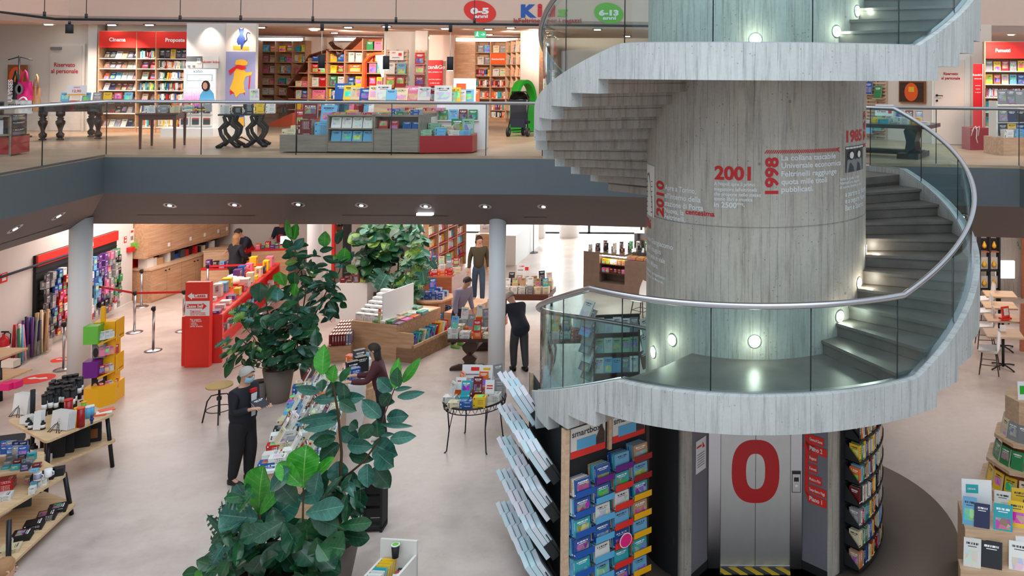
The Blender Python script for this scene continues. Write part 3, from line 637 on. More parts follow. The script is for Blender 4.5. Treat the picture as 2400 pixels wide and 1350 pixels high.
def upright(Fm, x, y, z, where, pal=MIX, name='book', w=.15, h=.22, t=.025, tilt=.25, rz=0, group=None, cat='book', k='book'):
    nm, c = colr(pal) if not isinstance(pal, tuple) else pal
    m = Fm @ TR(x, y, z) @ RZ(rz) @ RX(-tilt) @ TR(-w/2, 0, 0)
    return item(name, m, (w, t, h), c, f'{nm} {name.replace("_", " ")} {where}', cat, group, k)
def bookcase(Fm, W, H, dp, cols, zs, label, mat='oak', shelfmat=None, header=None, base=.12, th=.025, back=None, name='bookcase', top=True):
    """cols: inner bay edges as fractions of W; zs: shelf heights (top surfaces)"""
    o = thing(name, label, 'bookcase', Fm.translation, Fm.to_euler().z)
    for i, c in enumerate(cols):
        x = W*c; MB().b(x-th/2, x+th/2, 0, dp, 0, H).build('side_panel' if i in (0, len(cols)-1) else 'divider', mat, o)
    MB().b(0, W, dp-.015, dp, 0, H).build('back_panel', back or mat, o)
    if top: MB().b(0, W, 0, dp, H-.025, H).build('top_panel', mat, o)
    MB().b(0, W, .02, dp-.02, 0, base).build('plinth', mat, o)
    for a, b_ in zip(cols[:-1], cols[1:]):
        for z in zs: MB().b(W*a+th/2, W*b_-th/2, .012, dp-.015, z-.022, z).build('shelf', shelfmat or mat, o)
        if header:
            h = header.get((a, b_), None) if isinstance(header, dict) else header
            if h:
                p = MB().b(W*a+th/2, W*b_-th/2, -.012, .01, H-h[0], H-.012).build('header_panel', h[1], o)
                if len(h) > 2 and h[2]:
                    cx_ = W*(a+(b_-a)*h[4]) if len(h) > 4 else W*(a+b_)/2
                    mb = MB(); letter(mb, h[2], h[3], lambda u, v: (cx_+u, -.014, H-h[0]*.62+v), 0, .03, 'c'); mb.build('lettering', 'white', p, fix=False)
    return o
def sign(Fm, x, y, z, w, h, label, mat='white', lines=(), rx=-.12, name='price_sign', cat='sign', patches=(), rz=0, t=.006, foot=False):
    """a small printed card standing up; lines: (text, size, x, z, material)"""
    M4 = Fm @ TR(x, y, z) @ RZ(rz); o = thing(name, label, cat, M4.translation, M4.to_euler().z)
    K = RX(rx)
    mb = MB(); mb.T = K; mb.b(-w/2, w/2, 0, t, 0, h, 0); mb.build('card', mat, o)
    mats = sorted(set([l[4] for l in lines]+[p[4] for p in patches]))
    if mats:
        mb = MB(); mb.T = K
        for i, (x0, x1, z0, z1, m) in enumerate(patches): mb.add([(x0, -.002, z0), (x1, -.002, z0), (x1, -.002, z1), (x0, -.002, z1)], [(0, 1, 2, 3)], mats.index(m))
        if patches: mb.build('printed_patch', mats, o, fix=False)
        mb = MB(); mb.T = K
        for tx, s, lx, lz, m in lines: letter(mb, tx, s, lambda u, v: (lx+u, -.004, lz+v), mats.index(m), .02, 'c')
        if lines: mb.build('lettering', mats, o, fix=False)
    return o
# ---------------------------------------------------------------- upper floor
def Ht(x, y, P): return atY(x, y, P.y).z - P.z
def tr3(p): return (p[0], p[1], p[2])
# walls
wl = [at(-260, 302, Z1), at(118, 306, Z1), at(203, 307, Z1)]
wallseg('wall_upper_left', wl[0], wl[2], Z1, ZC, .15, 'white_wall')
pc = [at(203, 309, Z1), at(224, 309, Z1)]
wallseg('wall_upper_pilaster', pc[0], pc[1], Z1, ZC, .3, 'white_wall')
fb, wb = frame2((228, 310), (436, 311), Z1)
b0, b1 = Vector(fb @ Vector((-.05, .36, 0))), Vector(fb @ Vector((wb+1.2, .36, 0)))
wallseg('wall_upper_recess', b0, b1, Z1, ZC, .15, 'white_wall')
def pillar(name, x0, x1, yb, depth, mat, z0=Z1, z1=ZC, yb2=None):
    a, b_ = at(x0, yb, z0), at(x1, yb2 or yb, z0); d = (b_-a).normalized(); n = Vector((-d.y, d.x, 0))*depth
    return struct(name, MB().prism([tuple(p[:2]) for p in (a, b_, b_+n, a+n)], z0, z1), mat), TR(*a) @ RZ(math.atan2(d.y, d.x)), (b_-a).length
_, f_p1, w_p1 = pillar('wall_upper_pier', 434, 528, 317, .3, 'white_wall')
_, f_p2, w_p2 = pillar('wall_mural_pier', 527, 597, 318, .12, 'offwhite')
# kids department: deep back wall
kb = [at(596, 272, Z1), at(1260, 283, Z1)]
wallseg('wall_upper_back', kb[0]+Vector((-4, .38, 0)), kb[1]+Vector((4, .38, 0)), Z1, ZC, .15, 'cream_wall')
_, f_p3, w_p3 = pillar('wall_upper_block', 713, 757, 275, .9, 'cream_wall')
_, f_p4, w_p4 = pillar('wall_upper_column', 898, 971, 297, .7, 'white_wall')
_, f_p5, w_p5 = pillar('wall_upper_column', 971, 1000, 300, .08, 'white_wall')
_, f_p6, w_p6 = pillar('wall_upper_column', 1004, 1062, 286, .1, 'cream_wall')
_, f_p7, w_p7 = pillar('wall_wood_lined', 1060, 1111, 284, .1, 'oak')
for x0, x1, y, yb in ((603, 713, 92, 275), (783, 898, 92, 278), (1000, 1004, 88, 280), (1068, 1215, 93, 284)):
    P = at(x0, yb, Z1); Q = at(x1, yb, Z1); z = atY(x0, y, P.y).z
    o = tag(MB().b(0, (Q-P).length, -.06, .0, z-.05, z+.05).build('cove_light', 'cove', loc=(P.x, P.y, 0)), f'glowing cove light strip above the {"left kids bookcase" if x0 < 700 else ("arched brown bookcase" if x0 < 900 else ("parenting bookcase" if x0 > 1010 else "narrow gap beside the pillar"))}', 'light')
# ceiling fittings, upper floor
for i, (x, y) in enumerate(((114, 56), (262, 57), (350, 57), (612, 63), (736, 69), (816, 63), (784, 76), (906, 61), (1043, 66), (1145, 67), (1197, 64), (1147, 80), (2370, 80), (2160, 77), (1400, 68), (1470, 84))):
    P = at(x, y, ZC-.005); lab = f'recessed ceiling spotlight above the upper floor, {ordn(i)} from the left' if i < 12 else f'recessed ceiling spotlight of the upper floor seen beyond the stair, {ordn(i-12)} of these'
    o = thing('ceiling_downlight', lab, 'light', P, 0, 'upper ceiling spotlights')
    MB().cyl((0, 0, -.012), (0, 0, .004), .13, n=20).build('trim_ring', 'dark_metal' if i % 4 else 'white', o); MB().cyl((0, 0, -.03), (0, 0, -.012), .085, n=16).build('lamp', 'lamp_on', o)
for i, (x, y, e) in enumerate(((262, 60, 30), (380, 58, 30), (485, 60, 5), (560, 60, 7), (655, 64, 34), (736, 69, 40), (840, 66, 40), (940, 66, 30), (1040, 66, 30), (1150, 70, 40), (1210, 66, 24), (2340, 80, 34), (2240, 78, 24), (2080, 77, 30), (150, 58, 22))):
    P = at(x, y, ZC-.06)+Vector((0, 1.5 if 600 < x < 1300 else 0, 0)); lamp('upper_spot_beam', 'SPOT', P, e*(1.2 if 820 < x < 1060 else 12 if 600 < x < 1300 else 7), WARM, .06, spot=92, blend=.8, aim=(P.x, P.y+(5 if 600 < x < 1300 else .9), Z1+(.8 if 600 < x < 1300 else 0)))
# black track hung on wires, with fittings
tp = [at(-60, 22, 7.02), at(0, 28, 7.02), at(130, 44.5, 7.02), at(640, 51, 7.02), at(1250, 58, 7.02), at(1516, 61, 7.02), at(1620, 62, 7.02)]
trk = thing('lighting_track', 'long black lighting track hung on thin wires below the upper wall', 'track', tp[2])
dlt = [p-tp[2] for p in tp]
MB().tube(dlt, .022, 4).build('rail', 'matt_black', trk)
for x, y in ((104, 41), (202, 46), (422, 50), (564, 50), (733, 52), (928, 54), (1112, 56)):
    P = atY(x, y, tp[3].y)-tp[2]; MB().tube([P, P+Vector((0, 0, 2.2))], .006, 4).build('suspension_wire', 'darkgrey', trk); MB().cyl(P, P+Vector((0, 0, .10)), .022, n=8).build('wire_clamp', 'black', trk)
P = atY(163, 50, tp[2].y); o = thing('track_spotlight', 'black cylindrical spotlight on the track near its left bend', 'light', P); MB().cyl((0, 0, -.05), (0, 0, -.2), .055, n=16).build('housing', 'matt_black', o); MB().cyl((0, 0, 0), (0, 0, -.05), .02, n=8).build('stem', 'black', o)
for i, (x, y0, y1, yb, wh) in enumerate(((755, 56, 128, 161, 'in front of the arched bookcase'), (906, 57, 131, 163, 'beside the slatted book display'), (1056, 59, 133, 165, 'in front of the red poster'))):
    P = atY(x, y0, tp[4].y); o = thing('pendant_lamp', f'black tube pendant lamp hanging {wh}', 'light', P, 0, 'tube pendants under the track')
    z1, z2 = atY(x, y1, P.y).z-P.z, atY(x, yb, P.y).z-P.z
    MB().cyl((0, 0, 0), (0, 0, -.12), .03, n=10).build('ceiling_cup', 'matt_black', o); MB().tube([(0, 0, -.1), (0, 0, z1)], .005, 5).build('cable', 'offwhite', o); MB().cyl((0, 0, z1), (0, 0, z2), .055, n=18).build('tube_shade', 'matt_black', o)
    MB().cyl((0, 0, z2), (0, 0, z2-.004), .045, n=16).build('bulb', 'lamp_on', o)
# ovals and logo on the wall above
def wallpt(x, y):
    a, b_ = uA, uE; d = ray(x, y); n = Vector((-(b_-a).y, (b_-a).x, 0)); k = (Vector(a)-Vector((0, 0, E))).dot(n)/d.dot(n); return Vector((0, 0, E))+d*k
def wall_decal(name, label, cat, cx_, cy_, items):
    O_ = wallpt(cx_, cy_); ux = (wallpt(cx_+100, cy_)-wallpt(cx_, cy_))/100; sc_ = ux.length; ux.normalize(); uz = Vector((0, 0, 1)); nn = Vector((ux.y, -ux.x, 0)); nn = nn if nn.y < 0 else -nn
    o = thing(name, label, cat, O_)
    for i, it in enumerate(items):
        mb = MB(); off = .01+.006*i; fn = lambda u, v: tuple(ux*u*sc_ + uz*(v*sc_) + nn*off)
        if it[0] == 'poly': mb.add([fn(a, b_) for a, b_ in it[1]], [tuple(range(len(it[1])))]); mb.build(it[3], it[2], o, fix=False)
        else:
            v, f = text2d(it[1], 1.0, it[6] if len(it) > 6 else .03); x0, x1 = min(p[0] for p in v), max(p[0] for p in v); W_ = it[3]-it[2]
            mb.add([fn(it[2]+(a-x0)/(x1-x0)*W_, it[4]+b_*it[5]/.70) for a, b_ in v], f); mb.build('lettering', it[7] if len(it) > 7 else 'white', o, fix=False)
    return o
el = lambda rx_, rz_, n=40, k=0: [(rx_*math.cos(2*math.pi*i/n)+k*rz_*math.sin(2*math.pi*i/n), rz_*math.sin(2*math.pi*i/n)) for i in range(n)]
wall_decal('wall_logo', 'red oval reading 0-5 anni on the upper wall', 'logo', 1125, 27, [('poly', el(37, 26.5, k=-.3), 'signred', 'oval'), ('t', '0-5', -22, 21, -5, 13, .06), ('t', 'anni', -13, 19, -15, 8, .04)])
wall_decal('wall_logo', 'green oval reading 6-13 anni on the upper wall behind the stair glass', 'logo', 1427, 31, [('poly', el(34, 25, k=-.2), 'green', 'oval'), ('t', '6-13', -23, 23, -5, 12, .06), ('t', 'anni', -14, 17, -15, 8, .04)])
wall_decal('wall_logo', 'blue, red and green letters Kidz over a red script line', 'logo', 1275, 33, [('t', 'K', -54, -17, -6, 27, .07, 'blue'), ('t', 'i', -15, -4, -4, 28, .07, 'red'), ('t', 'd', 0, 26, -4, 24, .07, 'red'), ('t', 'z', 30, 57, -4, 20, .07, 'green'), ('t', 'laFeltrinelli per i ragazzi', -70, 88, -20, 10, .02, 'deep_red')])
# ---- left end
fw_, ww_ = frame2((118, 306), (203, 307), Z1); Pd = at(122, 305, Z1)
d_ = thing('staff_door', 'white door with red words Riservato al personale on the left upper wall', 'door', tr3(fw_.translation), fw_.to_euler().z)
h = Ht(122, 108, Pd); wd_ = (at(197, 307, Z1)-at(122, 306, Z1)).length
MB().b(-.0, wd_+.06, -.05, .0, 0, h+.06).build('door_frame', 'offwhite', d_); dp_ = MB().b(.04, wd_, -.07, -.05, .01, h).build('door_panel', 'white_wall', d_)
MB().b(.08, .34, -.13, -.07, h-.1, h-.03).build('door_closer', 'grey', dp_); MB().cyl((wd_-.1, -.07, 1.03), (wd_-.1, -.14, 1.03), .045, n=14).build('door_knob', 'black', dp_)
for i, tx in enumerate(('Riservato', 'al personale')):
    mb = MB(); letter(mb, tx, .15, lambda u, v: (.42+u, -.073, 1.62-.09*0+v-i*.16), 0, .02, 'c'); mb.build('lettering', 'letter_red', dp_, fix=False)
def framed(x0, x1, y0, y1, yb, label, cols, name='framed_picture'):
    P = at((x0+x1)/2, yb, Z1); Q = atY(x0, y1, P.y-.06); Q2 = atY(x1, y0, P.y-.06); W, H = (Q2.x-Q.x), (Q2.z-Q.z); o = thing(name, label, 'picture', Q)
    MB().b(0, W, 0, .05, 0, H).build('frame', 'brown_box' if cols else 'grey', o); MB().b(.05, W-.05, -.006, 0, .05, H-.05).build('canvas', 'brown_box', o)
    mb = MB(); mb.add([(W/2+W*.40*math.cos(a*math.pi/16), -.009, H/2+H*.42*math.sin(a*math.pi/16)) for a in range(32)], [tuple(range(32))]); p = mb.build('orange_disc', 'orange', o, fix=False)
    mb = MB(); mb.b(W*.35, W*.65, -.012, -.01, H*.42, H*.56); mb.build('patch', 'mustard', p); return o
framed(17, 61, 152, 211, 306, 'orange and brown framed picture on the left upper wall', 1)
sign(frameP(atY(29, 150, Pd.y-.1)), 0, 0, 0, .16, .16, 'small red and white fire equipment sign on the left upper wall', 'signred', [], 0, patches=((-.06, .0, .03, .13, 'white'), (.02, .05, .03, .13, 'white')), name='safety_sign')
# coat stand with bags
Pc = at(42, 322, Z1); cs = thing('coat_stand', 'thin black coat stand holding tote bags at the far left upper floor', 'stand', Pc)
hz = Ht(38, 130, Pc); MB().cyl((0, 0, 0), (0, 0, hz), .018, n=8).build('pole', 'black', cs); MB().cyl((0, 0, 0), (0, 0, .03), .25, n=20).build('base', 'black', cs); MB().tube([(-.25, 0, hz-.1), (0, 0, hz-.03), (.3, 0, hz-.1)], .012, 6).build('arm', 'black', cs)
def bag(x0, x1, y0, y1, hy, dy, label, m, extra=()):
    a, b_ = atY(x0, y1, Pc.y+dy), atY(x1, y0, Pc.y+dy); W, H = b_.x-a.x, b_.z-a.z; o = thing('tote_bag', label, 'bag', a)
    rows = []
    for k in range(9):
        v = k/8; rows.append([(W*(u/8-.5)*(1-.12*v)+W/2, -.07*math.sin(math.pi*u/8)*(1.2-v)-.01*math.sin(u*2.1+k), H*v) for u in range(9)])
    back = [[(x, -y*.6+.0, z) for x, y, z in r] for r in rows]
    MB().grid(rows).grid(back).grid([[p, q] for p, q in zip(rows[0], back[0])]).grid([[r[0] for r in rows], [r[0] for r in back]]).grid([[r[-1] for r in rows], [r[-1] for r in back]]).build('bag_body', m, o)
    hh = atY(x0, hy, a.y).z-b_.z
    MB().tube([(W*.25, -.03, H), (W*.4, 0, H+hh*.8), (W*.5, 0, H+hh), (W*.6, 0, H+hh*.8), (W*.75, -.03, H)], .018, 6).build('handles', m, o)
    for pts, mm in extra: mb = MB(); mb.add([(W*p, -.105, H*q) for p, q in pts], [tuple(range(len(pts)))]); mb.build('print', mm, o, fix=False)
    return W, H, o
W, H, o = bag(26, 47, 192, 233, 165, .06, 'black tote bag with white letters on the coat stand', 'black'); mb = MB(); letter(mb, 'ULYSSES', .14, lambda u, v: (W*.6-v, -.11, H*.5+u), 0, .04, 'c'); mb.build('lettering', 'white', o, fix=False)
bag(40, 77, 192, 234, 165, -.05, 'bright pink tote bag with a round grey print on the coat stand', 'pink', (([(.38+.26*math.cos(i*math.pi/12), .60+.3*math.sin(i*math.pi/12)) for i in range(24)], 'grey'), ([(.38+.12*math.cos(i*math.pi/12), .60+.2*math.sin(i*math.pi/12)) for i in range(24)], 'black')))
W, H, o = bag(34, 76, 236, 266, 228, -.2, 'white cotton tote bag with black words hanging below the others', 'white'); mb = MB(); letter(mb, 'COME USAI', .10, lambda u, v: (W*.5+u, -.11, H*.5+v), 0, .04, 'c'); mb.build('lettering', 'black', o, fix=False)
bag(74, 97, 205, 262, 175, .15, 'beige coat hanging at the back of the coat stand', 'kraft')  # a coat, built with the bag shape
# cabinet with speaker at the left edge
fc, wc = frame2((-60, 372), (26, 366), Z1); hc = Ht(20, 270, at(20, 366, Z1))
o = thing('display_cabinet', 'grey wood cabinet end at the far left edge of the upper floor', 'cabinet', tr3(fc.translation), fc.to_euler().z)
MB().b(0, wc, .0, .6, 0, .03).b(0, wc, 0, .6, hc-.03, hc).b(0, wc, .57, .6, 0, hc).b(wc-.03, wc, 0, .6, 0, hc).b(0, wc, 0, .6, hc*.5, hc*.5+.03).build('carcass', 'greywood', o)
item('headphone_box', fc @ TR(wc-.38, .1, hc*.53), (.3, .12, .26), lin((214, 214, 214))+(1,), 'white box with dark product print inside the far left cabinet', 'box', k='block')
o = thing('loudspeaker', 'dark retro loudspeaker on top of the far left cabinet', 'speaker', tr3(fc @ Vector((wc-.45, .2, hc))), fc.to_euler().z)
MB().b(0, .42, 0, .2, 0, .24).build('body', 'darkgrey', o); MB().b(.02, .40, -.006, 0, .02, .22).build('grille', 'black', o); mb = MB(); letter(mb, 'Marshall', .07, lambda u, v: (.22+u, -.012, .11+v), 0, .01, 'c'); mb.build('lettering', 'white', o, fix=False)
fx, wx = frame2((27, 366), (69, 359), Z1); hx_ = Ht(40, 318, at(40, 365, Z1)); hb = Ht(40, 268, at(40, 365, Z1))
o = thing('display_plinth', 'glossy red plinth at the left end of the upper floor', 'plinth', tr3(fx.translation), fx.to_euler().z); MB().b(0, wx, 0, .5, .03, hx_-.02).build('body', 'deep_red', o); MB().b(0, wx, 0, .5, hx_-.02, hx_).build('top_board', 'black', o)
for i in range(3): item('speaker_box', fx @ TR(.02, .03, hx_+i*(hb-hx_)/3), (wx-.06, .4, (hb-hx_)/3-.006), lin((34, 36, 42))+(1,), f'dark product box {["at the bottom", "in the middle", "on top"][i]} of the pile on the red plinth', 'box', k='block')
# tables
def turned_leg(mb, x, y, h, r):
    pr = [(r*.9, 0), (r, .03), (r*.55, .06), (r*.9, .10), (r*1.05, .2), (r*.6, .25), (r*.45, .3), (r*.7, .42), (r*1.15, .56), (r*1.2, .64), (r*.7, .7), (r*.95, .74), (r*.6, .78), (r*1.1, .84), (r*1.1, 1.0)]
    mb.lathe([(a, b_*h) for a, b_ in pr], (x, y, 0), 16)
fx, wx = frame2((86, 329), (240, 326), Z1)
t1 = thing('turned_leg_table', 'dark wooden table with fat turned legs on the upper floor at left', 'table', tr3(fx.translation), fx.to_euler().z)
MB().b(-.05, wx+.05, -.05, 1.05, .74, .79).b(.02, wx-.02, .02, .98, .62, .74).build('tabletop', 'darkwood', t1)
for x, y in ((.08, .08), (wx-.1, .08), (.4, .06), (wx*.62, .9)): mb = MB(); turned_leg(mb, x, y, .64, .075); mb.build('leg', 'darkwood', t1)
for i in range(9): stack(fx, .25+i*.165, .28, .79, rnd.randint(2, 4), f'{ordn(i)} from left on the turned-leg table', DARK if i > 3 else MIX, 'magazine', w=.2, h=.15, t=(.012, .02), same=False, rz=.0)
for i in range(7): upright(fx, .3+i*.2, .62, .82, f'{ordn(i)} of the propped row on the turned-leg table', MIX, 'magazine', .16, .22, .02, .3)
sign(fx, wx*.47, .5, .96, .36, .24, 'white and yellow offer sign on the turned-leg table', 'white', (('12,90', .08, 0, .08, 'signred'), ('OFFERTA', .03, 0, .18, 'signred')), patches=((-.17, .17, .01, .04, 'yellow'),))
fx, wx = frame2((323, 350), (412, 348), Z1); 
t2 = thing('writing_table', 'reddish brown wooden table with straight tapered legs on the upper floor', 'table', tr3(fx.translation), fx.to_euler().z)
hh = Ht(323, 266, fx.translation); MB().b(-.04, wx+.04, -.04, .9, hh-.03, hh).b(.02, wx-.02, .0, .86, hh-.13, hh-.03).build('tabletop', 'walnut', t2)
for x, y in ((.03, .03), (wx-.03, .03), (wx-.03, .84), (.03, .84)): MB().cyl((x, y, 0), (x, y, hh-.03), .024, .038, 4, sm=False).build('leg', 'walnut', t2)
for i in range(5): stack(fx, .16+i*.21, .25, hh, rnd.randint(5, 8), f'{ordn(i)} from left on the brown table', P_('white,white,cream,grey') if i < 3 else MIX, 'book', .2, .17, (.02, .028), same=i < 3)
for i in range(4): upright(fx, .45+i*.2, .6, hh, f'propped {ordn(i)} from the left at the back of the brown writing table', P_('white,red,grey,orange'), 'book', .16, .24, .02, .35, rz=.2*i-.4)
fx, wx = frame2((520, 348), (600, 346), Z1); hh = Ht(520, 268, fx.translation)
t3 = thing('ornate_table', 'black ornate table with scrolled lyre legs on the upper floor', 'table', tr3(fx.translation), fx.to_euler().z)
MB().b(-.08, wx+.1, 0, .75, hh-.03, hh).build('tabletop', 'blackwood', t3)
for y in (.08, .66):
    for x in (.1, wx-.02):
        for s in (-1, 1): MB().tube([(x+s*.2, y, 0), (x+s*.13, y, .05), (x+s*.04, y, .13), (x+s*.13, y, .27), (x+s*.15, y, .38), (x+s*.04, y, .5), (x+s*.08, y, .62), (x+s*.02, y, hh-.03)], [.05, .045, .05, .035, .04, .05, .035, .05], 8).build('scroll_leg', 'blackwood', t3)
MB().tube([(.12, .08, .12), (.3, .3, .2), (wx*.5, .37, .16), (wx-.3, .3, .2), (wx-.12, .08, .12)], .014, 6).build('stretcher', 'blackwood', t3)
for i in range(5): stack(fx, .02+i*.2, .3, hh, rnd.randint(5, 8), f'{ordn(i)} from left on the ornate table', ['white', 'black', 'black', 'yellow', 'white'][i], 'book', .2, .17, (.022, .03))
upright(fx, .5, .5, hh+.22, 'standing on the stacks of the black ornate table', 'white', 'book', .18, .28, .04, .1, rz=.4)
# ---- Cinema / Proposte bookcase
H = Ht(230, 72, fb.translation); zs = [H*(310-y)/(310-72) for y in (297, 265, 237, 211, 186, 160, 136)]
cl = [0, .427, .645, 1.0]
bookcase(fb, wb, H, .34, cl, zs, 'tall oak bookcase with red header panels reading Cinema and Proposte', 'oak', 'offwhite', {(0, .427): (.42, 'signred', 'Cinema', .13), (.427, .645): (.42, 'signred'), (.645, 1.0): (.42, 'signred', 'Proposte', .13, .62)})
for i, z in enumerate(zs):
    rw = ordn(6-i)
    faces(fb, .04, wb*.42, .1, z+.004, 6, f'on the {rw} Cinema shelf', DARK if i != 4 else MIX, 'film_case', h=.2, t=.018, tilt=.45, wr=.72, cat='film')
    if i in (4, 5, 2): faces(fb, wb*.44, wb*.635, .1, z+.004, 2, f'on the {rw} shelf, narrow bay', P_('red,cream,dark red'), 'film_case', h=.2, t=.02, tilt=.3, cat='film')
    else: spines(fb, wb*.45, wb*.63, .06, z+.002, .2, f'on the {rw} shelf, narrow bay', MIX, 'novel', (.03, .045), .14)
    if i == 6: faces(fb, wb*.66, wb*.97, .08, z+.004, 5, f'on the {rw} Proposte shelf', P_('black,black,black,grey,yellow'), 'hardback', h=.23, t=.03, tilt=.08)
    else: spines(fb, wb*.66, wb*.975, .06, z+.002, .2, f'on the {rw} Proposte shelf', NOV, 'novel', (.03, .046), .14)
# ---- screen and e-reader display on the pier
def panel(Fm, x0, x1, z0, z1, y, label, m, name='poster', parts=(), cat='poster'):
    M4 = Fm @ TR(x0, y, z0); o = thing(name, label, cat, M4.translation, M4.to_euler().z); MB().b(0, x1-x0, 0, .02, 0, z1-z0).build('board', m, o)
    for a, b_, c, d, mm, nm in parts: MB().b((x1-x0)*a, (x1-x0)*b_, -.006, 0, (z1-z0)*c, (z1-z0)*d).build(nm, mm, o)
    return o, x1-x0, z1-z0
def onf(Fm, x, y, P): return (atY(x, y, P.y).z-P.z)
pp = f_p1.translation; sx_ = w_p1/95
zz = lambda y: onf(f_p1, 480, y, pp)
panel(f_p1, 2*sx_, 40*sx_, zz(160), zz(132), -.04, 'teal and white information poster on the white pier above the screen', 'offwhite', parts=((0, 1, .6, 1, 'fascia', 'header'), (.68, .9, .4, .85, 'white', 'tablet_picture'), (.1, .25, .1, .25, 'grey', 'icon'), (.4, .55, .1, .25, 'grey', 'icon')))
o, W, H_ = panel(f_p1, 42*sx_, 78*sx_, zz(160), zz(132), -.04, 'lilac poster beside the teal one on the white pier', 'offwhite'); mb = MB(); letter(mb, 'rakuten kobo', .075, lambda u, v: (W/2+u, -.01, H_*.45+v), 0, .02, 'c'); mb.build('lettering', 'letter_red', o, fix=False)
o, W, H_ = panel(f_p1, 1*sx_, 77*sx_, zz(238), zz(161), -.12, 'lit screen showing a smiling woman on the white pier', 'white', 'display_screen', ((.03, .97, .03, .97, 'screen', 'picture'), (.03, .97, .03, .42, 'screen_pink', 'pink_picture')), 'screen')
mb = MB(); mb.add([(W*p, -.010, H_*q) for p, q in ((.5, .05), (.98, .05), (.95, .25), (.80, .42), (.66, .40), (.52, .2))], [tuple(range(6))]); mb.build('pictured_shirt', 'lightblue', o, fix=False)
mb = MB(); mb.add([(W*(.70+.14*math.cos(i*.5236)), -.013, H_*(.48+.17*math.sin(i*.5236))) for i in range(12)], [tuple(range(12))]); mb.build('pictured_hair', 'hair_dark', o, fix=False)
mb = MB(); mb.add([(W*(.68+.075*math.cos(i*.5236)), -.016, H_*(.48+.11*math.sin(i*.5236))) for i in range(12)], [tuple(range(12))]); mb.build('pictured_face', 'skin', o, fix=False)
mb = MB(); mb.add([(W*p, -.010, H_*q) for p, q in ((.1, .62), (.9, .62), (.9, .82), (.1, .82))], [(0, 1, 2, 3)]); mb.add([(W*p, -.012, H_*q) for p, q in ((.12, .635), (.88, .635), (.88, .805), (.12, .805))], [(0, 1, 2, 3)], 1); mb.build('caption_box', ['navy', 'screen'], o, fix=False)
mb = MB(); letter(mb, 'kobo', .1, lambda u, v: (W*.45+u, -.012, H_*.88+v), 0, .02, 'c'); mb.build('lettering', 'darkgrey', o, fix=False)
o = thing('reader_stand', 'white display stand with six framed tablets below the lit screen', 'stand', tr3(f_p1 @ Vector((0, -.45, 0))), f_p1.to_euler().z); hs = zz(238)
MB().b(0, 78*sx_, .2, .45, .2, hs).build('back_board', 'white', o); MB().b(-.25, 95*sx_, -.1, .45, 0, .2).build('base_cabinet', 'white', o)
for r in range(2):
    for c in range(3):
        p = MB().b(.04+c*.25, .25+c*.25, .14, .2, .24+r*.27, .46+r*.27).build('tablet_holder', 'offwhite', o); MB().b(.07+c*.25, .22+c*.25, .13, .14, .27+r*.27, .40+r*.27).build('tablet', 'darkgrey', p); MB().b(.07+c*.25, .22+c*.25, .13, .14, .41+r*.27, .43+r*.27).build('strip', 'red', p)
# ---- mural pier
pp = f_p2.translation; zz = lambda y: onf(f_p2, 560, y, pp); k2 = w_p2/70
def poly_part(o, name, m, pts, y, k=k2): mb = MB(); mb.add([((a-527)*k, y, zz(b_)) for a, b_ in pts], [tuple(range(len(pts)))]); return mb.build(name, m, o, fix=False)
mu = thing('wall_mural', 'painted mural of a blue cat above a yellow dog with a red scarf', 'mural', tr3(pp), f_p2.to_euler().z)
poly_part(mu, 'pale_ground', 'cream_wall', [(527, 60), (597, 60), (597, 121), (527, 121)], -.006); poly_part(mu, 'lilac_ground', 'lilac', [(527, 121), (597, 121), (597, 245), (527, 245)], -.006)
poly_part(mu, 'cat', 'muralblue', [(557, 65), (560, 68), (565, 68), (568, 65), (569, 75), (567, 80), (571, 88), (573, 97), (568, 104), (565, 115), (562, 115), (561, 103), (556, 105), (552, 98), (553, 90), (559, 80), (557, 74)], -.012)
mb = MB(); mb.tube([((a-527)*k2, -.012, zz(b_)) for a, b_ in ((570, 98), (576, 92), (574, 80), (578, 75), (582, 78))], .012, 6); mb.build('cat_tail', 'muralblue', mu)
poly_part(mu, 'plank', 'mustard', [(544, 107), (581, 109), (581, 118), (544, 117)], -.009)
poly_part(mu, 'dog_body', 'mustard', [(553, 160), (568, 162), (576, 170), (590, 168), (588, 175), (574, 180), (570, 192), (571, 210), (575, 216), (560, 220), (552, 229), (548, 218), (537, 208), (541, 198), (546, 182), (547, 168)], -.012)
poly_part(mu, 'dog_head', 'mustard', [(549, 148), (552, 141), (562, 139), (572, 140), (579, 146), (578, 152), (568, 154), (560, 152), (550, 152)], -.015)
poly_part(mu, 'scarf', 'red', [(556, 152), (572, 154), (576, 160), (566, 164), (553, 160), (546, 168), (538, 176), (534, 166), (545, 158)], -.018)
poly_part(mu, 'cane', 'red', [(583, 178), (586, 178), (584, 208), (581, 208)], -.015); poly_part(mu, 'cushion_seat', 'red', [(537, 213), (572, 210), (573, 224), (568, 216), (541, 220), (539, 224)], -.010)
poly_part(mu, 'lower_figure', 'blue', [(540, 272), (572, 270), (574, 296), (542, 298)], -.009); poly_part(mu, 'lower_yellow', 'mustard', [(555, 276), (571, 274), (573, 294), (560, 300)], -.012)
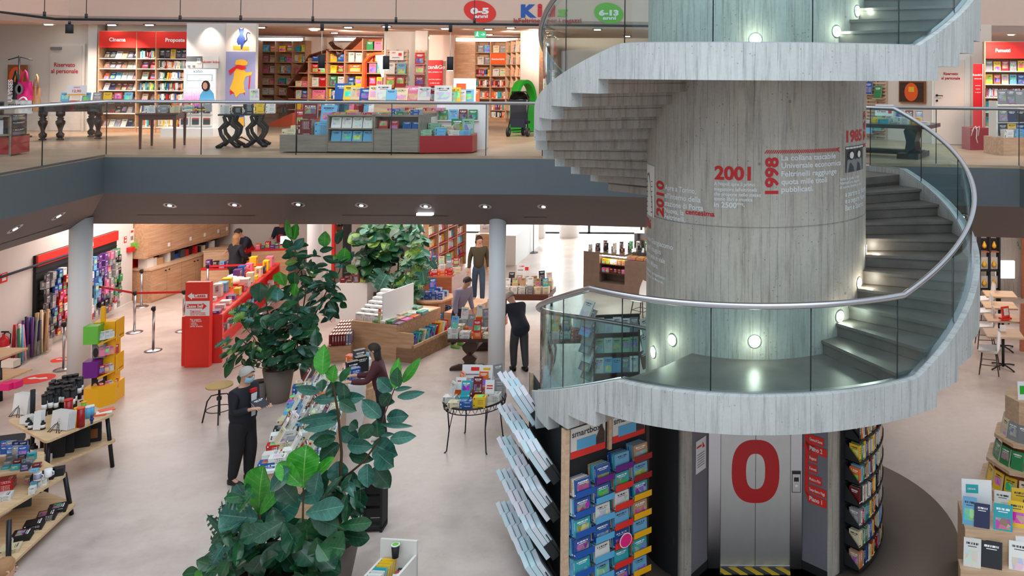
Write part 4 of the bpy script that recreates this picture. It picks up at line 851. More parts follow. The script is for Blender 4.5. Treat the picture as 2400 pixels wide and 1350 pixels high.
# ---- kids bookcase left of the brown one
fk, wk = frame2((604, 274), (713, 276), Z1); H = Ht(605, 95, fk.translation); zs = [H*(275-y)/(275-95) for y in (274, 250, 222, 198, 171, 146, 121)]; zs[0] = .1
bookcase(fk, wk, H, .34, [0, .36, .72, 1.0], zs, 'oak bookcase of toys and picture books at the left of the kids department', 'oak', None)
for i, z in enumerate(zs):
    for j, (a, b_) in enumerate(((.02, .34), (.38, .70), (.74, .98))):
        wh = f'{["left", "middle", "right"][j]} bay, {ordn(6-i)} shelf, left kids bookcase'
        if rnd.random() < .35: spines(fk, wk*a, wk*b_, .08, z+.002, .24, wh, KID, 'paperback', (.05, .08), .16)
        else: faces(fk, wk*a, wk*b_, .1, z+.004, 2, wh, KID, 'toy_box', h=.24, t=.08, tilt=.05, k='block', cat='toy', wr=1.3, jit=.25)
fe, we = frame2((596, 276), (603, 276), Z1); bookcase(fe, we, H, .3, [0, 1], zs, 'narrow end of a bookcase squeezed behind the mural pier', 'oak', None, header=(.4, 'signred'))
for i, z in enumerate(zs): faces(fe, 0, we, .05, z, 1, f'{ordn(6-i)} shelf squeezed behind the mural pier', KID, 'picture_book', h=.22, t=.03)
# ---- brown framed bookcase with peaked outline
fq, wq = frame2((672, 283), (900, 285), Z1); kq = wq/228; H = Ht(800, 88, fq.translation); zq = lambda y: H*(284-y)/(284-88)
sh = thing('peaked_bookcase', 'brown bookcase with a mountain shaped outline and a notch at its peak', 'bookcase', tr3(fq.translation), fq.to_euler().z)
outl = [(672, 284), (672, 205), (683, 192), (720, 135), (724, 130), (764, 117), (789, 132), (834, 89), (898, 89)]
pts = [((a-672)*kq, zq(b_)) for a, b_ in outl]
mb = MB()
for (a, b_), (c, d) in zip(pts[:-1], pts[1:]):
    L = math.hypot(c-a, d-b_); mb.box(((a+c)/2, .2, (b_+d)/2), (L+.03, .4, .035), ry=-math.atan2(d-b_, c-a))
mb.build('outline_frame', 'walnut', sh)
MB().prism([(p[0], p[1]) for p in pts]+[((898-672)*kq, 0)], .385, .4, ax='y').build('back_panel', 'redwood', sh)
def outz(xp):
    for (a, b_), (c, d) in zip(outl[:-1], outl[1:]):
        if a <= xp <= c and c > a: return b_+(d-b_)*(xp-a)/(c-a)
    return 89
vx = (720, 763, 805, 847, 893); hy = (118, 146, 172, 204, 233, 258)
for x in vx: MB().b((x-672)*kq-.012, (x-672)*kq+.012, .02, .38, 0, zq(outz(x))).build('divider', 'oak', sh)
for y in hy:
    x0 = next(x for x in range(672, 899) if outz(x) <= y); MB().b((x0-672)*kq, wq, .02, .38, zq(y)-.012, zq(y)+.012).build('shelf', 'oak', sh)
for r, y in enumerate((146, 172, 204, 233, 258, 118)):
    for c, (xa, xb) in enumerate(((682, 720), (720, 763), (763, 805), (805, 847), (847, 893))):
        top = hy[hy.index(y)-1] if y != 118 else 92; xm = xa+3
        if max(outz(xa+2), outz(xb-2), outz((xa+xb)/2)) > y-12: continue
        if c == 4 and y in (172, 204, 233): continue
        hgt = (y-max(top, outz(xa+4)))*.8/196*H
        wh = f'bay {["one", "two", "three", "four", "five"][c]}, {ordn(sorted(hy).index(y))} shelf, peaked brown bookcase'
        if rnd.random() < .25: spines(fq, (xa+4-672)*kq, (xb-3-672)*kq, .1, zq(y)+.014, hgt, wh, KID, 'paperback', (.05, .08), .18)
        else: faces(fq, (xa+4-672)*kq, (xb-3-672)*kq, .1, zq(y)+.014, rnd.choice((1, 2, 2)), wh, KID, 'toy_box', h=hgt, t=.12, tilt=.04, k='block', cat='toy', wr=1.5, jit=.2)
wf = thing('animal_figure', 'small dark folded animal figure lying in the notch of the peaked bookcase', 'figurine', tr3(fq @ Vector(((790-672)*kq, .1, zq(128)))), fq.to_euler().z)
MB().add([(-.3, 0, .28), (-.2, .12, .3), (-.05, .1, .22), (.15, .1, .12), (.24, 0, -.02), (-.1, -.08, .1), (-.36, 0, .36), (-.28, .02, .42)], [(0, 1, 2, 5), (2, 3, 4, 5), (0, 6, 7), (0, 7, 1), (0, 5, 4, 3, 2, 1)]).build('body', 'darkwood', wf)
MB().tube([(-.22, .05, .3), (-.26, .05, .42), (-.2, .05, .32)], .02, 5).build('ear', 'darkwood', wf)
ar = thing('play_arch', 'white house-shaped arch with an orange outline set into the peaked bookcase', 'arch', tr3(fq @ Vector(((852-672)*kq, -.12, 0))), fq.to_euler().z)
ap = [(0, 0), (0, 158), (12, 176), (26, 184), (52, 186), (52, 180), (28, 178), (16, 171), (6, 156), (6, 0)]
MB().prism([(a*kq, b_*kq*.86) for a, b_ in ap], 0, .14, ax='y').build('outline', 'orange', ar); 
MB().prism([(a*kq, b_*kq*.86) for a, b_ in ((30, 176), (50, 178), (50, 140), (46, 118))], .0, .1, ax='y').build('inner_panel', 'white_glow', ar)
for i, y in enumerate((172, 204, 233, 258)):
    for j in range(2): upright(fq, (868+j*18-672)*kq, .1, zq(y)+.014, f'plush box inside the orange arch, {ordn(i)} shelf, {["left", "right"][j]}', KID, 'toy_box', .22, .3, .12, .02, k='block', cat='toy')
# ---- slatted displays on the columns
def slat_display(Fm, W, z0, z1, label, n=14, y=-.03, rows=(), where=''):
    o = thing('slatted_display', label, 'display rack', tr3(Fm.translation), Fm.to_euler().z)
    for x in (0, W/2, W): MB().b(x-.02, x+.02, y, y+.03, z0, z1).build('upright', 'oak_pale', o)
    for i in range(n): z = z0+(z1-z0)*(i+.5)/n; MB().b(-.03, W+.03, y-.02, y, z-.02, z+.02).build('slat', 'oak_pale', o)
    for q, (z, xs) in enumerate(rows):
        for xx in xs: MB().b(W*xx-.16, W*xx+.16, y-.14, y-.02, z-.02, z).build('ledge', 'oak_pale', o); upright(Fm, W*xx, y-.12, z, f'{ordn(q)} ledge, {"left" if xx < .4 else ("right" if xx > .6 else "centre")}, of the slatted display {where}', KID, 'picture_book', .24, .3, .02, .12)
    return o
pp = f_p4.translation; z_ = lambda y: onf(f_p4, 930, y, pp); k4 = w_p4/73
f4 = f_p4 @ TR(9*k4, 0, 0)
slat_display(f4, 46*k4, z_(262), z_(116), 'slatted oak book display on the white column, wide one', 16, -.05, [(z_(173), (.22, .78)), (z_(204), (.22, .72)), (z_(232), (.3, .8)), (z_(258), (.3, .8))], 'on the white column')
sign(f4, 23*k4, -.1, z_(141), .38, .26, 'white notice with a small red triangle on the wide slatted display', 'white', (('LIBRI', .05, -.08, .19, 'signred'),), 0, patches=((.05, .14, .12, .20, 'signred'), (-.12, .08, .06, .08, 'grey')))
f5 = f_p5 @ TR(3*k4, 0, 0); slat_display(f5, 22*k4, z_(262), z_(118), 'narrow slatted oak book display beside the red poster', 16, -.05, [(z_(150), (.5,)), (z_(173), (.5,)), (z_(203), (.5,)), (z_(232), (.5,)), (z_(258), (.5,))], 'beside the red poster')
pp = f_p6.translation; z_ = lambda y: onf(f_p6, 1020, y, pp)
o, W, H_ = panel(f_p6, -.02, 34*w_p6/58, z_(285), z_(141), -.1, 'tall red poster with white words on the cream column', 'red', parts=((.35, .65, .35, .52, 'white', 'phone_picture'),))
for tx, s, z in (('Scan&Go', .16, .86), ('scan, compra e vai', .055, .80), ('usa il tuo telefono', .05, .68), ('e salta la coda', .05, .62)): mb = MB(); letter(mb, tx, s, lambda u, v: (W/2+u, -.008, H_*z+v), 0, .02, 'c'); mb.build('lettering', 'white', o, fix=False)
# parenting bookcase
fg, wg = frame2((1111, 284), (1184, 285), Z1); H = Ht(1112, 96, fg.translation); zs = [H*(285-y)/(285-96) for y in (281, 258, 231, 204, 178, 151, 123)]; zs[0] = .1
pb = bookcase(fg, wg, H, .34, [0, .5, 1.0], zs, 'oak bookcase with an orange Genitorialità panel in the kids department', 'oak')
p_ = MB().b(wg*.52, wg*.99, -.01, .02, zs[5]+.01, zs[6]-.03).build('orange_panel', 'orange', pb); mb = MB(); letter(mb, 'Genitorialità', .085, lambda u, v: (wg*.755+u, -.014, zs[5]+.14+v), 0, .02, 'c'); mb.build('lettering', 'white', p_, fix=False)
for i, z in enumerate(zs):
    for j, (a, b_) in enumerate(((.03, .48), (.53, .98))):
        if i == 5 and j == 1: continue
        wh = f'{["left", "right"][j]} bay, {ordn(6-i)} shelf, parenting bookcase'
        if i >= 5 or (i == 4 and j == 1): faces(fg, wg*a, wg*b_, .1, z, 2, wh, P_('white,cream,grey,light blue,white'), 'gift_album', h=.24, t=.06, tilt=.03, k='block', wr=1.1)
        else: spines(fg, wg*a, wg*b_, .06, z, .22, wh, NOV+P_('purple,turquoise,orange'), 'paperback', (.05, .075), .15)
# side bookcase running towards us
a_, b_ = at(1184, 285, Z1), at(1246, 300, Z1); d = b_-a_; fs = TR(*a_) @ RZ(math.atan2(d.y, d.x)); ws = d.length; H = Ht(1184, 96, a_)
bookcase(fs, ws, H, .3, [0, .2, .4, .6, .8, 1.0], zs, 'oak bookcase standing at an angle beside the green arch', 'oak')
for i, z in enumerate(zs):
    for j in range(5): 
        wh = f'{ordn(j)} bay, {ordn(6-i)} shelf, angled bookcase'
        faces(fs, ws*(j*.2+.02), ws*(j*.2+.18), .06, z, 2, wh, KID, 'picture_book', h=.24, t=.03, tilt=.1) if (i+j) % 2 else spines(fs, ws*(j*.2+.02), ws*(j*.2+.18), .05, z, .22, wh, KID, 'paperback', (.05, .07), .15, fill=.8)
wallseg('wall_upper_edge', at(1247, 305, Z1), at(1262, 304, Z1), Z1, ZC, .5, 'cream_wall')
# exit sign
P = atY(1125, 88, a_.y-3); o = thing('exit_sign', 'green and white running man exit sign under the upper ceiling', 'sign', P)
s_ = P.y/F; MB().b(-13*s_, 13*s_, 0, .04, 0, 15*s_).build('box', 'exit_green', o)
mb = MB(); mb.add([(x*s_, -.004, z*s_) for x, z in ((2, 7), (8, 7), (6, 10), (8, 10), (12, 7.5), (8, 5), (6, 5), (8, 6.5), (2, 6.5))], [tuple(range(9))]); mb.add([(x*s_, -.004, z*s_) for x, z in ((-11, 3), (-8, 3), (-7, 6), (-5, 3), (-3, 3), (-6, 8), (-4, 9), (-5, 11), (-9, 9), (-8, 6))], [tuple(range(10))]); mb.add([((-6+1.3*math.cos(i))*s_, -.004, (12.3+1.3*math.sin(i))*s_) for i in range(6)], [tuple(range(6))]); mb.build('pictogram', 'white_glow', o, fix=False)
# green arches
Pg = at(1205, 318, Z1); sg = Pg.y/F
o = thing('play_arch', 'bright green rounded play arch standing behind the pushchair', 'arch', tr3(Pg+Vector((-.12, 1.3, .0))), .9)
n = 22; arc_ = [(.42*math.cos(math.pi*i/n), 1.15+.55*math.sin(math.pi*i/n)) for i in range(n+1)]
out = [(-.5, .02)]+[( -.5*math.cos(math.pi*i/n), 1.0+.62*math.sin(math.pi*i/n)) for i in range(n+1)]+[(.5, .02)]; inn = [(x*.78, z*.86+.12) for x, z in out]
mb = MB(); N_ = len(out); vs = [(x*s_, q_*.15, z*.84) for l_, s_ in ((out, .62), (inn, .62)) for q_ in (-1, 1) for x, z in l_]
fsx = []
for i in range(N_): j = (i+1) % N_; fsx += [(i, j, N_+j, N_+i), (2*N_+i, 2*N_+j, 3*N_+j, 3*N_+i), (i, j, 2*N_+j, 2*N_+i), (N_+i, N_+j, 3*N_+j, 3*N_+i)]
mb.add(vs, fsx).build('arch_ring', 'kid_green', o)
o = thing('play_arch', 'tall bright green tapering panel beside the angled bookcase', 'arch', tr3(at(1231, 294, Z1)), .3); MB().prism([(-.12, 0), (.16, 0), (.12, 2.0), (.0, 2.1), (-.12, 1.9)], 0, .12, ax='y').build('panel', 'kid_green', o)
o = thing('play_ramp', 'orange triangular play ramp on the upper floor', 'ramp', tr3(at(615, 296, Z1))); kk = at(615, 296, Z1).y/F; MB().prism([(0, 0), (70*kk, 0), (70*kk, 32*kk)], 0, .8, ax='y').build('ramp', 'orange', o)
# pushchair
Pp = at(1213, 320, Z1); o = thing('pushchair', 'black folded-hood pushchair parked on the upper floor near the stair', 'pushchair', Pp)
for x, y in ((-.22, -.02), (.25, -.02), (.05, .35)):
    wl_ = MB().cyl((x-.03, y, .11), (x+.03, y, .11), .11, n=20).build('wheel', 'matt_black', o); MB().cyl((x-.035, y, .11), (x+.035, y, .11), .04, n=12).build('hub', 'grey', wl_)
MB().tube([(-.24, 0, .11), (-.2, .12, .5), (-.2, .25, .95), (-.17, .1, 1.08), (.17, .1, 1.08), (.2, .25, .95), (.2, .12, .5), (.24, 0, .11)], .016, 8).tube([(-.2, 0, .15), (.05, .35, .15), (.22, 0, .15)], .014, 6).build('frame', 'black', o)
MB().grid([[(-.2+.05*0, .05+.02*math.sin(i*.6), .35+i*.07), (-.1, .0, .33+i*.07), (.1, .0, .33+i*.07), (.2, .05+.02*math.sin(i*.6), .35+i*.07)] for i in range(9)]).b(-.2, .2, .05, .4, .3, .36).build('seat', 'jacket_dark', o)
rows = []
for k in range(8): a = k*math.pi/9; rows.append([(.23*math.cos(math.pi*u/10), .15+.26*math.sin(a)*math.sin(math.pi*u/10)-.1*math.cos(a), .86+.24*math.sin(math.pi*u/10)*math.cos(a*.6)) for u in range(11)])
MB().grid(rows).build('hood', 'black', o); MB().b(-.17, .17, -.02, .1, .22, .42).build('basket', 'navy', o)
# right part: pale wall with display, poster, staff door
ra, rb, rc = at(2020, 321, Z1), at(2100, 326.5, Z1), at(2189, 337, Z1); rd = at(2290, 341, Z1)
wallseg('wall_upper_right', ra-(rc-ra)*.6, rc, Z1, ZC, .2, 'cream_wall'); wallseg('wall_upper_staff', rc, rd+(rd-rc)*.3, Z1, ZC, .15, 'cream_wall')
d = (rc-ra); frt = TR(*ra) @ RZ(math.atan2(d.y, d.x)); wrt = d.length; kr = wrt/169; zr = lambda y, x=2060: atY(x, y, (ra+d*((x-2020)/169)).y).z-Z1
slat_display(frt @ TR(16*kr, 0, 0), 46*kr, zr(330), zr(150), 'slatted oak book display on the pale wall right of the column', 22, -.05, [(zr(221), (.25,)), (zr(230), (.75,)), (zr(303), (.75,)), (zr(312), (.28,))], 'right of the column')
P = frt @ Vector((95*kr, -.07, 0)); o = thing('framed_picture', 'square picture of an orange disc on the pale wall right of the column', 'picture', tr3(P), frt.to_euler().z); W = 58*kr; z0 = zr(241, 2145); z1 = zr(190, 2145)
MB().b(0, W, 0, .05, z0, z1).build('frame', 'brown_box', o); MB().b(.03, W-.03, -.008, 0, z0+.03, z1-.03).build('canvas', 'darkwood', o)
mb = MB(); mb.add([(W/2+(z1-z0)*.42*math.cos(a*math.pi/16), -.012, (z0+z1)/2+(z1-z0)*.42*math.sin(a*math.pi/16)) for a in range(32)], [tuple(range(32))]); pz = mb.build('orange_disc', 'orange', o, fix=False); MB().b(W*.4, W*.62, -.016, -.013, (z0+z1)/2, (z0+z1)/2+.12).build('patch', 'mustard', pz)
d = rd-rc; fd = TR(*rc) @ RZ(math.atan2(d.y, d.x)); wd_ = (at(2262, 339, Z1)-rc).length; hd = atY(2200, 140, rc.y).z-Z1
o = thing('staff_door', 'white door with red words Riservato al personale right of the stair', 'door', tr3(rc), fd.to_euler().z)
MB().b(-.04, wd_+.12, -.05, 0, 0, hd+.1).build('door_frame', 'offwhite', o); dp_ = MB().b(.02, wd_, -.07, -.05, .01, hd).build('door_panel', 'cream_wall', o)
MB().cyl((.08, -.07, 1.10), (.08, -.12, 1.10), .025, n=10).tube([(.08, -.12, 1.10), (.22, -.12, 1.09)], .01, 6).build('door_handle', 'black', dp_); MB().cyl((.08, -.07, .98), (.08, -.09, .98), .025, n=10).build('lock', 'black', dp_)
for i, tx in enumerate(('Riservato', 'al personale')): mb = MB(); letter(mb, tx, .085, lambda u, v: (wd_*.56+u, -.074, 1.56+v-i*.10), 0, .03, 'c'); mb.build('lettering', 'letter_red', dp_, fix=False)
# red tall sign, red box
fx, wx = frame2((2296, 352), (2334, 350), Z1); P0_ = fx.translation
o = thing('floor_sign', 'tall narrow red and white leaning sign beside the comics bookcase', 'sign', tr3(P0_+Vector((-.04, .35, 0)))); hT = Ht(2300, 150, P0_+Vector((0, .35, 0)))
MB().b(0, .19, 0, .03, 0, hT).build('red_board', 'red', o); MB().b(.19, .22, 0, .035, 0, hT).build('white_edge', 'white', o)
for tx, s, z in (('Scan&Go', .06, .86), ('laFeltrinelli', .035, .82), ('scansiona', .03, .74), ('acquista', .03, .70), ('in negozio', .03, .66)): mb = MB(); letter(mb, tx, s, lambda u, v: (.095+u, -.004, hT*z+v), 0, .01, 'c'); mb.build('lettering', 'white', o, fix=False)
o = thing('display_plinth', 'glossy red box with white ribbons on the upper floor by the comics', 'plinth', tr3(P0_-Vector((.1, 0, 0))), .1); MB().b(-.1, .5, 0, .5, 0, .46).build('body', 'deep_red', o)
MB().tube([(-.05, -.02, .44), (0, -.05, .5), (.03, -.04, .42), (.02, -.03, .25), (.05, -.03, .15)], .012, 5).tube([(.0, -.02, .45), (.08, -.05, .5), (.06, -.03, .3)], .012, 5).tube([(-.08, -.02, .4), (-.04, -.04, .48), (-.09, -.03, .3)], .01, 5).build('ribbon', 'white', o)
# Fumetti bookcase
ff, wf_ = frame2((2308, 350), (2470, 353), Z1); H = Ht(2311, 97, ff.translation); zs = [H*(350-y)/(350-97) for y in (330, 297, 262, 228, 197, 166)]
bookcase(ff, wf_, H, .34, [0, .62, 1.0], zs, 'oak comics bookcase with a red header reading Fumetti', 'oak', 'offwhite', {(0, .62): (.36, 'signred', 'Fumetti', .10, .42), (.62, 1.0): (.36, 'signred')})
for i, z in enumerate(zs):
    wh = f'{ordn(5-i)} shelf of the Fumetti bookcase'
    if i == 3: spines(ff, .04, wf_*.6, .06, z, .19, wh, P_('white,white,white,pink,cream,red,light blue'), 'comic_book', (.012, .02), .14, cat='comic')
    else: faces(ff, .02, wf_*.6, .1, z, 5, wh, KID if i != 5 else P_('red,black,grey,yellow,yellow'), 'comic_book', h=.22, t=.03, tilt=.12, cat='comic')
# comics stand in front
fx, wx = frame2((2352, 364), (2470, 362), Z1); hp = Ht(2360, 323, fx.translation)
o = thing('display_podium', 'faceted oak podium with comic stacks at the right end of the upper floor', 'podium', tr3(fx.translation), fx.to_euler().z); MB().prism([(0, 0), (wx, 0), (wx, .6), (-.1, .6), (-.1, .2)], 0, hp).build('body', 'oak', o)
o = thing('comics_stand', 'pale stepped comics stand on the oak podium', 'stand', tr3(fx @ Vector((.0, .25, hp))), fx.to_euler().z); hq = Ht(2352, 250, fx.translation)-hp; MB().b(0, wx, .12, .3, 0, hq).b(-.02, .02, 0, .3, 0, hq+.1).build('back_board', 'offwhite', o); MB().b(0, wx, -.02, .12, hq*.45, hq*.47).b(0, wx, -.02, .12, 0, .02).b(0, wx, -.02, .3, hq, hq+.02).build('ledge', 'offwhite', o)
for r, z in enumerate((hp+.01, hp+hq*.48, hp+hq+.03)): faces(fx, .05, wx*.75, .26 if r < 2 else .3, z+.01, 4, f'{["lowest", "middle", "top"][r]} ledge of the comics stand', P_('blue,yellow,black,white,navy blue,grey'), 'comic_book', h=.25 if r < 2 else .3, t=.02, tilt=.12, w=.2 if r < 2 else .24, cat='comic')
for i in range(4): stack(fx, .14+i*.22, .12, hp, rnd.randint(4, 6), f'{ordn(i)} from left on the oak podium', P_('white,dark grey,light blue'), 'comic_book', .17, .2, (.02, .026), cat='comic')
# dark refectory table behind the glass
fx, wx = frame2((2010, 368), (2150, 375), Z1); hh = Ht(2100, 290, fx.translation)
o = thing('refectory_table', 'long dark wooden table with a heavy pedestal behind the stair glass', 'table', tr3(fx.translation), fx.to_euler().z)
MB().b(-.8, wx+.2, 0, 1.0, hh-.07, hh).build('tabletop', 'darkwood', o); MB().prism([(wx-.32, .1), (wx-.1, .1), (wx-.13, .3), (wx-.08, .5), (wx-.12, hh-.07), (wx-.30, hh-.07), (wx-.34, .5), (wx-.29, .3)], .3, .7, ax='y').build('pedestal', 'blackwood', o); MB().b(-.6, wx, .4, .6, .05, .14).build('stretcher', 'blackwood', o); MB().b(wx-.4, wx, .05, .95, 0, .1).build('foot', 'blackwood', o)
for i in range(7): stack(fx, .05+i*.19, .3+.2*(i % 2), hh, rnd.randint(2, 5), f'{ordn(i)} from left, dark table behind glass', MIX, 'book', .17, .2, (.02, .03))
for i in range(5): upright(fx, .2+i*.2, .7, hh+.02, f'propped {ordn(i)} on the long dark table behind the stair glass', MIX, 'book', .15, .23, .02, .3, rz=.15*i-.3)
sign(fx, .35, .55, hh+.13, .36, .22, 'white card with a red triangle on the long dark table', 'white', (('I libri', .05, -.05, .13, 'signred'), ('a 5 euro', .05, -.05, .07, 'signred')), patches=((.08, .15, .05, .12, 'signred'),))
# ---------------------------------------------------------------- glass balustrade of the upper floor
gb = thing('glass_balustrade', 'glass balustrade with a round steel handrail along the upper floor edge', 'railing', PA)
inn_ = nb*.04
RH = .98
def gpt(p, z): return (p[0]-PA.x+inn_.x, p[1]-PA.y+inn_.y, z)
PGs = PA+(PB-PA)*1.02
for chain in ([PL, PA, PGs], [at(2028, 381, Z1), PD, PR]):
    MB().tube([gpt(p, RH) for p in chain], .03, 10).build('handrail', 'steel', gb)
def pane(a, b_):
    d = (b_-a); n = Vector((-d.y, d.x, 0)).normalized()*.006
    mb = MB(); q = [(a+n, 0), (b_+n, 0), (b_+n, RH), (a+n, RH)]; r = [(a-n, 0), (b_-n, 0), (b_-n, RH), (a-n, RH)]
    mb.add([gpt(p, z) for p, z in q]+[gpt(p, z) for p, z in r], [(0, 1, 2, 3), (7, 6, 5, 4)]); mb.build('glass_panel', 'clear_glass', gb, fix=False)
    P = Vector(gpt(b_, 0)); MB().cyl(P, P+Vector((0, 0, RH)), .008, n=6).build('panel_joint', 'dark_metal', gb)
pxs = [at(x, 362+(x-245)*.004, Z1) for x in (468, 691, 915, 1137)]
ch = [PL, PA+dl*12, PA+dl*8, PA+dl*4.6, PA+dl*1.95, PA]+pxs+[PGs]
for a, b_ in zip(ch[:-1], ch[1:]): pane(a, b_)
ch = [at(2028, 381, Z1), at(2195, 384, Z1), PD, PD+dl*3, PD+dl*6, PD+dl*10]
for a, b_ in zip(ch[:-1], ch[1:]): pane(a, b_)
mb = MB()
for a, b_ in ((PL, PA), (PA, PB), (PB, PD), (PD, PR)): mb.add([gpt(a, 0), gpt(b_, 0), gpt(b_, -.03), gpt(a, -.03)], [(0, 1, 2, 3)])
mb.build('base_channel', 'steel', gb, fix=False)
# fittings in the sloping ceiling
def slope(a, b_, c, x, y, za=zf, zc=3.1):   # point on the sloped plane through a,b_ (at za) and c (at zc)
    A_, B_, C_ = Vector(V3(a, za)), Vector(V3(b_, za)), Vector(V3(c, zc)); n = (B_-A_).cross(C_-A_).normalized(); d = ray(x, y)
    if n.z > 0: n = -n
    return Vector((0, 0, E))+d*((A_-Vector((0, 0, E))).dot(n)/d.dot(n)), n
for i, (x, y) in enumerate(((398, 481), (550, 480), (699, 479), (847, 481), (998, 483), (1137, 484), (1274, 484), (1412, 486), (137, 506), (35, 536), (2256, 508))):
    P, n = slope(PA, PB, IA, x, y) if i < 8 else (slope(PL, PA, IA, x, y) if i < 10 else slope(PB, PD, IB, x, y))
    wh = f'{ordn(i)} from left on the far side' if i < 8 else ('nearest the corner on the left side' if i == 8 else ('at the left image edge' if i == 9 else 'seen right of the stair handrail'))
    o = thing('recessed_spotlight', f'recessed spotlight in the sloping grey ceiling edge, {wh}', 'light', P, 0, None); q = n.to_track_quat('Z', 'Y').to_matrix().to_4x4()
    mb = MB(); mb.T = q; mb.lathe([(.075, .002), (.115, .01), (.12, 0), (.12, -.01)], n=24); mb.build('ring', 'steel', o)
    mb = MB(); mb.T = q; mb.cyl((0, 0, -.005), (0, 0, .006), .078, n=20); mb.build('recess', 'black', o)
    mb = MB(); mb.T = q; mb.cyl((0, 0, .004), (0, 0, .016), .036, n=14); mb.build('lamp', 'led', o)
for x0, x1, y0, y1, lab in ((322, 598, 504, 505.5, 'left'), (802, 1052, 504.5, 506, 'middle'), (1228, 1476, 509, 511, 'right')):
    A_, n = slope(PA, PB, IA, x0, y0); B_, _ = slope(PA, PB, IA, x1, y1); up_ = (B_-A_).normalized().cross(n)*.02
    o = MB().add([A_+n*.004-up_, B_+n*.004-up_, B_+n*.004+up_, A_+n*.004+up_], [(0, 1, 2, 3)]).build('air_slot', 'black', fix=False); tag(o, f'thin black air slot in the sloping ceiling edge, the {lab} one', 'vent')
A_, n = slope(PL, PA, IA, 0, 574); B_, _ = slope(PL, PA, IA, 145, 529); tag(MB().add([A_+n*.004, B_+n*.004, B_+n*.004+Vector((.03, 0, .02)), A_+n*.004+Vector((.03, 0, .02))], [(0, 1, 2, 3)]).build('air_slot', 'black', fix=False), 'thin black air slot in the sloping ceiling on the left side', 'vent')
P, n = slope(PA, PB, IA, 1000, 500); tag(MB().box(tuple(P+Vector((0, -.08, 0))), (.3, .12, .05)).build('emergency_light', 'white_glow'), 'small white emergency light under the middle spotlight of the ceiling edge', 'light')
# ---------------------------------------------------------------- kids displays by the balustrade
fa, wa = frame2((655, 358), (767, 358.5), Z1); ka = wa/112; hz_ = lambda y, yb=358: (Ht(760, y, at(760, yb, Z1)))
o = thing('display_podium', 'low grey-wood podium at the left end of the kids displays', 'podium', tr3(fa.translation), fa.to_euler().z); MB().b(0, 40*ka-.01, .0, .6, .02, hz_(316)).b(40*ka+.01, wa-.01, 0, .6, .02, hz_(316)).build('body', 'greywood', o)
ha = hz_(316)
for x, n, pal, wh in ((15, 4, 'cream', 'front left'), (22, 6, 'cream', 'back left'), (52, 11, 'dark red', 'in the middle'), (92, 9, 'light blue', 'at the right')): stack(fa, x*ka, .2 if wh != 'back left' else .42, ha, n, f'{wh} of the low kids podium', pal, 'picture_book', .22, .26, (.024, .026))
upright(fa, 25*ka, .42, ha+.16, 'standing on the left stack of the low kids podium', 'red', 'picture_book', .3, .3, .03, .12); upright(fa, 55*ka, .25, ha+.29, 'standing on the red stack of the low kids podium', 'dark red', 'picture_book', .28, .3, .05, .05); upright(fa, 95*ka, .3, ha+.24, 'standing on the blue stack of the low kids podium', 'light blue', 'picture_book', .3, .32, .03, .2)
fc_, wc = frame2((767, 359), (982, 361), Z1); kc = wc/215; hc = hz_(268); o = thing('display_counter', 'grey-wood counter with open compartments of face-out books in the kids department', 'counter', tr3(fc_.translation), fc_.to_euler().z)
for x in (0, 106, 110, 214): MB().b(x*kc-.012, x*kc+.012, 0, .8, .03, hc).build('side_panel', 'greywood', o)
MB().b(0, wc, 0, .8, hc-.03, hc).build('worktop', 'greywood', o); MB().b(0, wc, .3, .33, .03, hc).build('back_panel', 'greywood', o); MB().b(0, 106*kc, .0, .05, .03, hz_(331)).b(110*kc, 214*kc, 0, .05, .03, hz_(302)).build('front_panel', 'greywood', o); MB().b(0, 106*kc, 0, .3, hz_(302), hz_(299)).b(0, 106*kc, 0, .3, hz_(333), hz_(330)).b(110*kc, 214*kc, 0, .3, hz_(303), hz_(300)).build('shelf', 'greywood', o)
faces(fc_, 4*kc, 104*kc, .04, hz_(299), 4, 'upper compartment of the grey kids counter', P_('white'), 'picture_book', h=.21, t=.02, tilt=.2, wr=1.1, jit=.02); faces(fc_, 4*kc, 104*kc, .04, hz_(330), 4, 'lower compartment of the grey kids counter', P_('light blue'), 'picture_book', h=.2, t=.02, tilt=.2, wr=1.1, jit=.02)
faces(fc_, 112*kc, 164*kc, .08, hz_(300), 2, 'right compartment of the grey kids counter', P_('red'), 'picture_book', h=.16, t=.02, tilt=.2, wr=1.1); faces(fc_, 170*kc, 214*kc, .08, hz_(300), 2, 'far right compartment of the grey kids counter', P_('blue'), 'picture_book', h=.15, t=.02, tilt=.2, wr=1.1)
for i in range(11): stack(fc_, (14+i*18.5)*kc, .2+.22*(i % 2), hc, rnd.randint(2, 5), f'{ordn(i)} from left on the grey kids counter', KID, 'picture_book', .2, .17, (.012, .02), same=i % 3 > 0)
for i in range(9): upright(fc_, (-38+i*12)*kc, .62, hc-.04, f'{ordn(i)} of the pale row behind the grey kids counter', P_('white,pink,light blue') if i < 6 else KID, 'picture_book', .2, .28, .02, .2)
o = thing('display_shelf', 'white stepped shelf behind the grey kids counter', 'shelf', tr3(fc_ @ Vector((-44*kc, .55, 0))), fc_.to_euler().z); MB().b(0, 260*kc, 0, .5, .0, hc-.06).build('body', 'offwhite', o); MB().b(0, 330*kc, .55, 1.0, 0, hc+.22).build('upper_step', 'oak_pale', o)
